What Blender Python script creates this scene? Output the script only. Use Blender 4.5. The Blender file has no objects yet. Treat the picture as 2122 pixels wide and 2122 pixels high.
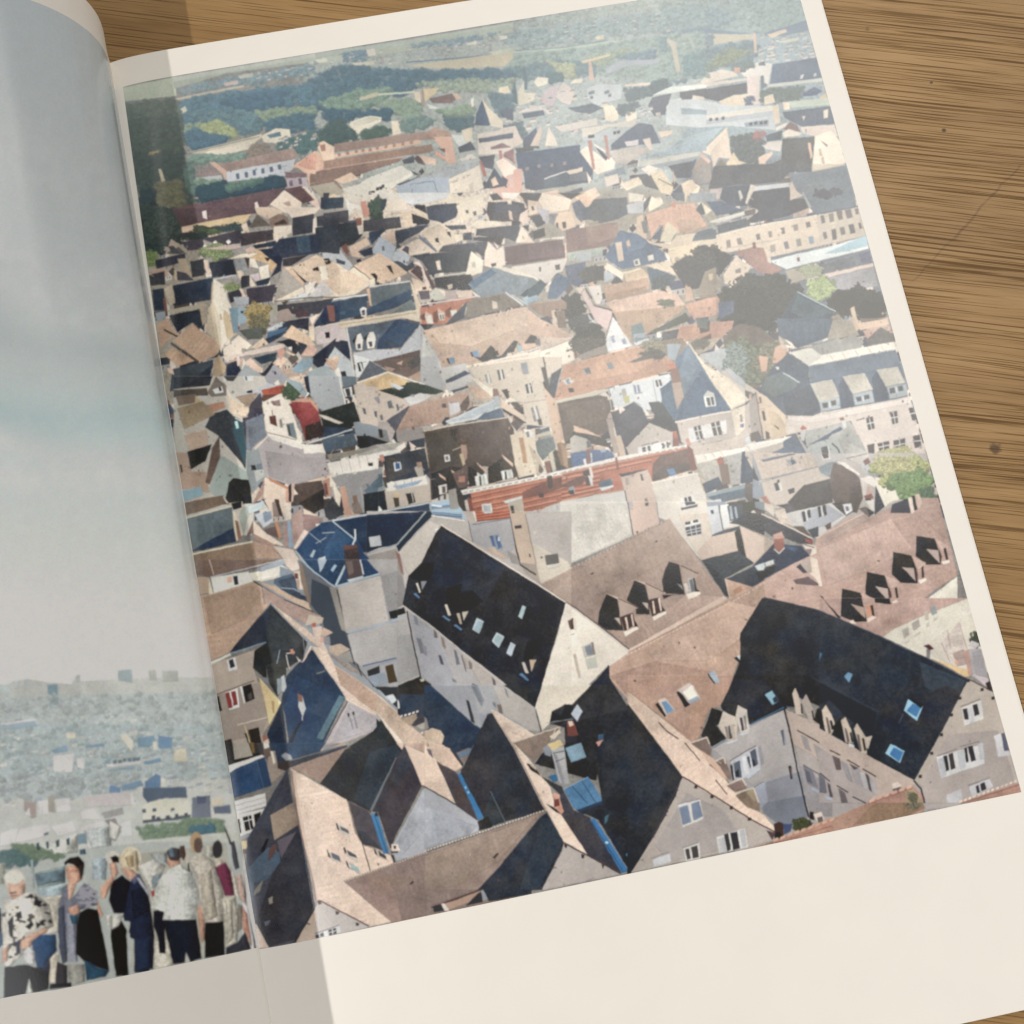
import bpy, math, random
import numpy as np
from mathutils import Matrix, Vector

random.seed(7)
rng = np.random.default_rng(11)
MM = 0.001
scene = bpy.context.scene
COL = scene.collection

# ------------------------------------------------------------------ camera
# Pose recovered from the straight edges of the printed picture; world X runs across the
# right page, Y up the page, Z up, the spine near X = 0, the table top at Z = 0.
CAM = np.array([0.0852573, 0.0503205, 0.2623258])
ROT = np.array([[0.98151528, 0.19063032, -0.01696603],
                [-0.19061467, 0.96578223, -0.17587133],
                [-0.01714092, 0.17585437, 0.98426695]])
FOC, CEN = 2000.0, 1061.0            # in pixels of the 2122 px photograph
cam_data = bpy.data.cameras.new('camera')
cam_data.sensor_width = 36.0
cam_data.lens = 36.0 * FOC / 2122.0
cam_data.clip_start = 0.01
cam_data.clip_end = 50.0
cam = bpy.data.objects.new('camera', cam_data)
COL.objects.link(cam)
m = Matrix([list(ROT[i]) + [CAM[i]] for i in range(3)] + [[0, 0, 0, 1]])
cam.matrix_world = m
scene.camera = cam

# ------------------------------------------------------------------ light
world = bpy.data.worlds.new('World')
scene.world = world
world.use_nodes = True
bg = world.node_tree.nodes['Background']
bg.inputs['Color'].default_value = (1.0, 0.97, 0.93, 1)
bg.inputs['Strength'].default_value = 0.26


def lamp(name, kind, loc, target, power, color, **kw):
    d = bpy.data.lights.new(name, kind)
    d.energy = power
    d.color = color
    for k, v in kw.items():
        setattr(d, k, v)
    o = bpy.data.objects.new(name, d)
    COL.objects.link(o)
    o.location = loc
    o.rotation_euler = (Vector(target) - Vector(loc)).to_track_quat('-Z', 'Y').to_euler()
    return o


KEY_DIR = np.array([-0.42, -0.26, 1.0])
KEY_DIR /= np.linalg.norm(KEY_DIR)
KEY_POS = np.array([0.02, 0.11, 0.012]) + KEY_DIR * 1.7
lamp('key_lamp', 'POINT', KEY_POS, (0.1, 0.1, 0), 46.0, (1.0, 0.96, 0.89), shadow_soft_size=0.003)
GL = np.array([0.3234, 0.3567, 0.8765])
GL_POS = np.array([0.160, 0.152, 0.007]) + GL * 1.7
lamp('ceiling_lamp', 'AREA', GL_POS, (0.16, 0.152, 0.007), 13.0, (1.0, 0.96, 0.90), shape='DISK', size=1.1)
lamp('left_fill_light', 'AREA', (-1.55, -0.75, 1.45), (0.05, 0.1, 0), 13.0, (0.95, 0.97, 1.0), shape='SQUARE', size=1.3)  # soft fill added at the left in place of ambient, no actual window
scene.view_settings.view_transform = 'Standard'
scene.view_settings.look = 'None'
scene.view_settings.exposure = 0.0
scene.view_settings.gamma = 1.0


# ------------------------------------------------------------------ helpers
def link(name, mesh, mat, parent=None):
    o = bpy.data.objects.new(name, mesh)
    COL.objects.link(o)
    if mat:
        mesh.materials.append(mat)
    if parent:
        o.parent = parent
    return o


def project(P):
    d = (P - CAM) @ ROT
    return CEN + FOC * d[..., 0] / -d[..., 2], CEN - FOC * d[..., 1] / -d[..., 2]


def grid_mesh(name, P, uv=None, smooth=True):
    n, k = P.shape[:2]
    verts = P.reshape(-1, 3)
    idx = np.arange(n * k).reshape(n, k)
    f = np.stack([idx[:-1, :-1], idx[1:, :-1], idx[1:, 1:], idx[:-1, 1:]], -1).reshape(-1, 4)
    me = bpy.data.meshes.new(name)
    me.from_pydata(verts.tolist(), [], f.tolist())
    if uv is not None:
        lay = me.uv_layers.new(name='UVMap')
        lv = np.empty(len(me.loops), dtype=np.int32)
        me.loops.foreach_get('vertex_index', lv)
        lay.data.foreach_set('uv', uv.reshape(-1, 2)[lv].astype(np.float32).ravel())
    if smooth:
        me.polygons.foreach_set('use_smooth', [True] * len(me.polygons))
    me.update()
    return me


def sheet_mesh(name, P, thick):
    """a leaf of paper: grid P (n,k,3) with its underside thick below it along the normal"""
    du = np.gradient(P, axis=0)
    dv = np.gradient(P, axis=1)
    nr = np.cross(du, dv)
    nr /= np.linalg.norm(nr, axis=-1, keepdims=True)
    if nr[..., 2].mean() < 0:
        nr = -nr
    n, k = P.shape[:2]
    th = thick if np.isscalar(thick) else thick[..., None]
    Q = P - nr * th
    verts = np.concatenate([P.reshape(-1, 3), Q.reshape(-1, 3)])
    a = np.arange(n * k).reshape(n, k)
    b = a + n * k
    top = np.stack([a[:-1, :-1], a[1:, :-1], a[1:, 1:], a[:-1, 1:]], -1).reshape(-1, 4)
    bot = np.stack([b[:-1, :-1], b[:-1, 1:], b[1:, 1:], b[1:, :-1]], -1).reshape(-1, 4)
    fs = [top, bot]
    for e0, e1 in ((a[0], b[0]), (a[-1][::-1], b[-1][::-1]), (a[::-1, 0], b[::-1, 0]), (a[:, -1], b[:, -1])):
        fs.append(np.stack([e0[:-1], e0[1:], e1[1:], e1[:-1]], -1))
    me = bpy.data.meshes.new(name)
    me.from_pydata(verts.tolist(), [], np.concatenate(fs).tolist())
    sm = [True] * (len(top) + len(bot)) + [False] * (len(me.polygons) - len(top) - len(bot))
    me.polygons.foreach_set('use_smooth', sm)
    me.update()
    me.set_sharp_from_angle(angle=math.radians(50))
    return me, nr


def box_mesh(name, x0, x1, y0, y1, z0, z1):
    v = [(x, y, z) for z in (z0, z1) for y in (y0, y1) for x in (x0, x1)]
    f = [(0, 2, 3, 1), (4, 5, 7, 6), (0, 1, 5, 4), (1, 3, 7, 5), (3, 2, 6, 7), (2, 0, 4, 6)]
    me = bpy.data.meshes.new(name)
    me.from_pydata(v, [], f)
    me.update()
    return me


class NT:
    """small node-tree writer"""
    def __init__(self, name):
        self.mat = bpy.data.materials.new(name)
        self.mat.use_nodes = True
        self.t = self.mat.node_tree
        self.b = self.t.nodes['Principled BSDF']

    def n(self, typ, **kw):
        o = self.t.nodes.new(typ)
        for k, v in kw.items():
            setattr(o, k, v)
        return o

    def l(self, a, b):
        self.t.links.new(a, b)

    def math(self, op, a, b=None, c=None, clamp=False):
        o = self.n('ShaderNodeMath', operation=op, use_clamp=clamp)
        for i, v in enumerate((a, b, c)):
            if v is None:
                continue
            if isinstance(v, (int, float)):
                o.inputs[i].default_value = v
            else:
                self.l(v, o.inputs[i])
        return o.outputs[0]

    def noise(self, vec, scale, detail=3.0, rough=0.5, dist=0.0):
        o = self.n('ShaderNodeTexNoise')
        self.l(vec, o.inputs['Vector'])
        o.inputs['Scale'].default_value = scale
        o.inputs['Detail'].default_value = detail
        o.inputs['Roughness'].default_value = rough
        o.inputs['Distortion'].default_value = dist
        return o.outputs['Fac']

    def ramp(self, fac, stops):
        o = self.n('ShaderNodeValToRGB')
        e = o.color_ramp.elements
        while len(e) > 1:
            e.remove(e[-1])
        e[0].position, e[0].color = stops[0][0], tuple(stops[0][1]) + (1,)
        for p, c in stops[1:]:
            k = e.new(p)
            k.color = tuple(c) + (1,)
        self.l(fac, o.inputs['Fac'])
        return o.outputs['Color']

    def mix(self, fac, a, b, mode='MIX'):
        o = self.n('ShaderNodeMix', data_type='RGBA', blend_type=mode)
        for s, v in ((o.inputs[0], fac), (o.inputs[6], a), (o.inputs[7], b)):
            if isinstance(v, (int, float)):
                s.default_value = v
            elif isinstance(v, tuple):
                s.default_value = v + (1,)
            else:
                self.l(v, s)
        return o.outputs[2]

    def bump(self, h, strength, dist):
        o = self.n('ShaderNodeBump')
        o.inputs['Strength'].default_value = strength
        o.inputs['Distance'].default_value = dist
        self.l(h, o.inputs['Height'])
        self.l(o.outputs[0], self.b.inputs['Normal'])

    def coord(self):
        return self.n('ShaderNodeTexCoord').outputs['Object']

    def mapping(self, vec, rz=0.0, scale=(1, 1, 1)):
        r = self.n('ShaderNodeMapping')
        r.inputs['Rotation'].default_value = (0, 0, rz)
        self.l(vec, r.inputs['Vector'])
        s = self.n('ShaderNodeVectorMath', operation='MULTIPLY')
        self.l(r.outputs[0], s.inputs[0])
        s.inputs[1].default_value = scale
        return s.outputs[0]


# ------------------------------------------------------------------ materials
def wood_material():
    t = NT('oak_veneer')
    co = t.coord()
    rot = math.radians(18.0)
    # slow wander of the grain
    w = t.n('ShaderNodeTexNoise')
    t.l(t.mapping(co, rot, (2.2, 9.0, 1)), w.inputs['Vector'])
    w.inputs['Scale'].default_value = 1.0
    w.inputs['Detail'].default_value = 2.0
    sub = t.n('ShaderNodeVectorMath', operation='SUBTRACT')
    t.l(w.outputs['Color'], sub.inputs[0])
    sub.inputs[1].default_value = (0.5, 0.5, 0.5)
    sc = t.n('ShaderNodeVectorMath', operation='SCALE')
    t.l(sub.outputs[0], sc.inputs[0])
    sc.inputs['Scale'].default_value = 0.022
    add = t.n('ShaderNodeVectorMath', operation='ADD')
    t.l(co, add.inputs[0])
    t.l(sc.outputs[0], add.inputs[1])
    wc = add.outputs[0]
    base_n = t.noise(t.mapping(wc, rot, (7, 120, 1)), 1.0, 5.0, 0.6)
    base = t.ramp(base_n, [(0.25, (0.275, 0.163, 0.066)), (0.45, (0.335, 0.203, 0.085)), (0.58, (0.375, 0.232, 0.100)), (0.8, (0.43, 0.275, 0.125))])
    blotch = t.noise(co, 16.0, 4.0, 0.55)
    base = t.mix(0.7, base, t.ramp(blotch, [(0.3, (0.76, 0.73, 0.68)), (0.7, (1.10, 1.10, 1.08))]), 'MULTIPLY')
    fib = t.noise(t.mapping(wc, rot, (70, 1900, 1)), 1.0, 4.0, 0.65)
    base = t.mix(0.5, base, t.ramp(fib, [(0.3, (0.76, 0.72, 0.66)), (0.7, (1.16, 1.15, 1.13))]), 'MULTIPLY')
    # dark open pores: long thin dashes, thick and thin together
    dens = t.noise(t.mapping(wc, rot, (5, 55, 1)), 1.0, 2.0, 0.5)
    p1 = t.noise(t.mapping(wc, rot, (13, 1050, 1)), 1.0, 3.0, 0.6)
    m1 = t.math('MULTIPLY', t.math('SUBTRACT', p1, t.math('MULTIPLY_ADD', dens, -0.26, 0.70)), 17.0, clamp=True)
    p2 = t.noise(t.mapping(wc, rot, (22, 2100, 3)), 1.0, 2.0, 0.55)
    m2 = t.math('MULTIPLY', t.math('SUBTRACT', p2, t.math('MULTIPLY_ADD', dens, -0.22, 0.675)), 15.0, clamp=True)
    p3 = t.noise(t.mapping(wc, rot, (8, 420, 5)), 1.0, 2.0, 0.5)
    m3 = t.math('MULTIPLY', t.math('SUBTRACT', p3, 0.56), 5.0, clamp=True)
    pore = t.math('MAXIMUM', m1, t.math('MULTIPLY', m2, 0.8))
    base = t.mix(t.math('MULTIPLY', m3, 0.22), base, (0.14, 0.070, 0.020))
    colr = t.mix(t.math('MULTIPLY', pore, 0.82), base, (0.095, 0.046, 0.012))
    # a scratch and a few ink-like spots
    sep = t.n('ShaderNodeSeparateXYZ')
    t.l(co, sep.inputs[0])
    X, Y = sep.outputs[0], sep.outputs[1]
    for (ax, ay), (bx, by), wd, op in MARK_LINES:
        dx, dy = bx - ax, by - ay
        L = math.hypot(dx, dy)
        u = t.math('ADD', t.math('MULTIPLY', X, dx / L), t.math('MULTIPLY_ADD', Y, dy / L, -(ax * dx + ay * dy) / L))
        v = t.math('ADD', t.math('MULTIPLY', X, -dy / L), t.math('MULTIPLY_ADD', Y, dx / L, (ax * dy - ay * dx) / L))
        wob = t.math('MULTIPLY', t.math('SUBTRACT', t.noise(co, 90.0, 2.0), 0.5), 0.004)
        inv = t.math('SUBTRACT', 1.0, t.math('DIVIDE', t.math('ABSOLUTE', t.math('ADD', v, wob)), wd), clamp=True)
        mid = t.math('SUBTRACT', 1.0, t.math('ABSOLUTE', t.math('MULTIPLY_ADD', u, 2.0 / L, -1.0)), clamp=True)
        mask = t.math('MULTIPLY', inv, t.math('MULTIPLY', mid, 4.0, clamp=True))
        mask = t.math('MULTIPLY', mask, t.math('MULTIPLY', t.noise(co, 160.0, 2.0), op * 1.1))
        colr = t.mix(mask, colr, (0.07, 0.033, 0.012))
    for sx, sy, r, op in MARK_SPOTS:
        vx = t.math('SUBTRACT', X, sx)
        vy = t.math('SUBTRACT', Y, sy)
        rr = t.math('SQRT', t.math('ADD', t.math('MULTIPLY', vx, vx), t.math('MULTIPLY', vy, vy)))
        rr = t.math('ADD', rr, t.math('MULTIPLY', t.math('SUBTRACT', t.noise(co, 700.0, 2.0), 0.5), r * 1.1))
        mask = t.math('MULTIPLY', t.math('MULTIPLY', t.math('SUBTRACT', r, rr), 2.2 / r, clamp=True), op)
        colr = t.mix(mask, colr, (0.045, 0.024, 0.012))
    t.l(colr, t.b.inputs['Base Color'])
    rg = t.math('MULTIPLY_ADD', pore, 0.25, 0.46)
    t.l(rg, t.b.inputs['Roughness'])
    t.b.inputs['Specular IOR Level'].default_value = 0.35
    t.bump(t.math('ADD', t.math('MULTIPLY', pore, -1.0), t.math('MULTIPLY', fib, 0.35)), 0.55, 0.00018)
    return t.mat


PAPER = (0.865, 0.828, 0.77)


def paper_material():
    t = NT('coated_paper')
    co = t.coord()
    n = t.noise(co, 900.0, 3.0, 0.6)
    mott = t.noise(co, 60.0, 3.0, 0.5)
    c = t.mix(0.5, PAPER, t.ramp(mott, [(0.3, (0.965, 0.965, 0.965)), (0.7, (1.02, 1.02, 1.02))]), 'MULTIPLY')
    t.l(c, t.b.inputs['Base Color'])
    t.b.inputs['Roughness'].default_value = 0.46
    t.b.inputs['Specular IOR Level'].default_value = 0.42
    t.bump(n, 0.10, 0.00006)
    return t.mat


def page_edge_material():
    t = NT('paper_edge')
    co = t.coord()
    n = t.noise(t.mapping(co, 0, (40, 40, 6000)), 1.0, 2.0)
    t.l(t.ramp(n, [(0.3, (0.70, 0.64, 0.56)), (0.7, (0.86, 0.81, 0.74))]), t.b.inputs['Base Color'])
    t.b.inputs['Roughness'].default_value = 0.7
    return t.mat


def print_material(name, img, veil):
    t = NT(name)
    tex = t.n('ShaderNodeTexImage')
    tex.image = img
    tex.interpolation = 'Cubic'
    tex.extension = 'EXTEND'
    uv = t.n('ShaderNodeUVMap')
    uv.uv_map = 'UVMap'
    t.l(uv.outputs[0], tex.inputs['Vector'])
    co = t.coord()
    t.l(tex.outputs['Color'], t.b.inputs['Base Color'])
    t.b.inputs['Roughness'].default_value = 0.20
    t.b.inputs['Specular IOR Level'].default_value = veil
    fine = t.noise(co, 1700.0, 1.0, 0.5)
    t.bump(fine, 0.13, 0.00006)
    return t.mat


def plain_material(name, col, rough):
    t = NT(name)
    co = t.coord()
    n = t.noise(co, 40.0, 4.0)
    c = t.mix(1.0, col, t.ramp(n, [(0.3, (0.9, 0.9, 0.9)), (0.7, (1.05, 1.05, 1.05))]), 'MULTIPLY')
    t.l(c, t.b.inputs['Base Color'])
    t.b.inputs['Roughness'].default_value = rough
    return t.mat


def on_table(px, py):
    d = ROT @ np.array([(px - CEN) / FOC, -(py - CEN) / FOC, -1.0])
    l = -CAM[2] / d[2]
    P = CAM + l * d
    return float(P[0]), float(P[1])


MARK_LINES = [(on_table(2122, 330), on_table(1968, 505), 0.00055, 0.75),
              (on_table(2000, 470), on_table(1880, 590), 0.0005, 0.5)]
MARK_SPOTS = [on_table(1956, 270) + (0.0008, 0.9), on_table(1930, 171) + (0.0006, 0.8),
              on_table(2062, 930) + (0.0019, 0.75), on_table(1797, 60) + (0.0008, 0.35)]

# ------------------------------------------------------------------ table
table = link('table', box_mesh('table', -0.75, 0.85, -0.7, 0.9, -0.03, 0.0), wood_material())
table['kind'] = 'structure'
table['label'] = 'brown oak veneer table top with dark open grain'


# ------------------------------------------------------------------ book geometry
YT, YB = 0.2484, -0.0497             # top and bottom edge of the pages
PW, PH = 0.203, 0.2395               # right edge and height of the printed picture
XR = 0.2088                          # right edge of the top leaf


def gutter_x(Y):
    return 0.0075 * (1.0 - Y / 0.2476)


def page_plane(X):
    return 0.0125 - 0.0065 * (X / 0.2)


def right_surface(X, Y):
    e = np.maximum(X - gutter_x(Y), 0.0)
    return page_plane(X) - 0.0019 * np.exp(-e / 0.0065)


LEAF_TOP = np.array([(0, -2.2), (1, 2), (2.2, 6), (4.0, 12), (4.8, 17), (4.6, 21.5), (3.7, 25.5), (1.4, 31), (-2.8, 37),
                     (-10, 44), (-22, 52), (-40, 58), (-65, 60), (-95, 55), (-130, 42), (-165, 22), (-196, 2)], float)
LEAF_BOT = np.array([(0, -2.4), (-.8, -2.0), (-2, -1.9), (-4, -1.9), (-7, -2), (-11, -2), (-15, -2), (-20, -2), (-26, -2),
                     (-33, -2), (-42, -2), (-55, -2), (-75, -2.3), (-102, -3), (-137, -4.5), (-172, -7), (-203, -9.5)], float)


def catmull(P, n):
    P = np.vstack([2 * P[0] - P[1], P, 2 * P[-1] - P[-2]])
    seg = len(P) - 3
    u = np.linspace(0, seg, n)
    i = np.minimum(u.astype(int), seg - 1)
    f = (u - i)[:, None]
    a, b, c, d = P[i], P[i + 1], P[i + 2], P[i + 3]
    return 0.5 * (2 * b + (c - a) * f + (2 * a - 5 * b + 4 * c - d) * f ** 2 + (3 * b - a - 3 * c + d) * f ** 3)


NU, NV = 321, 121
CT, CB = catmull(LEAF_TOP, NU) * MM, catmull(LEAF_BOT, NU) * MM


def leaf_points(iu, Y):
    """point of the left leaf: iu in 0..NU-1 along the profile, Y along the spine"""
    w = np.clip((Y + 0.02) / 0.2676, 0, 1.03) ** 1.3
    k = np.clip(iu, 0, NU - 1.001)
    j = k.astype(int)
    f = k - j
    ct = CT[j] * (1 - f)[..., None] + CT[j + 1] * f[..., None]
    cb = CB[j] * (1 - f)[..., None] + CB[j + 1] * f[..., None]
    q = cb * (1 - w)[..., None] + ct * w[..., None]
    return np.stack([q[..., 0] + gutter_x(Y), Y, q[..., 1] + 0.0125], -1)


LEFT_LIFT = 1.56
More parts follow.
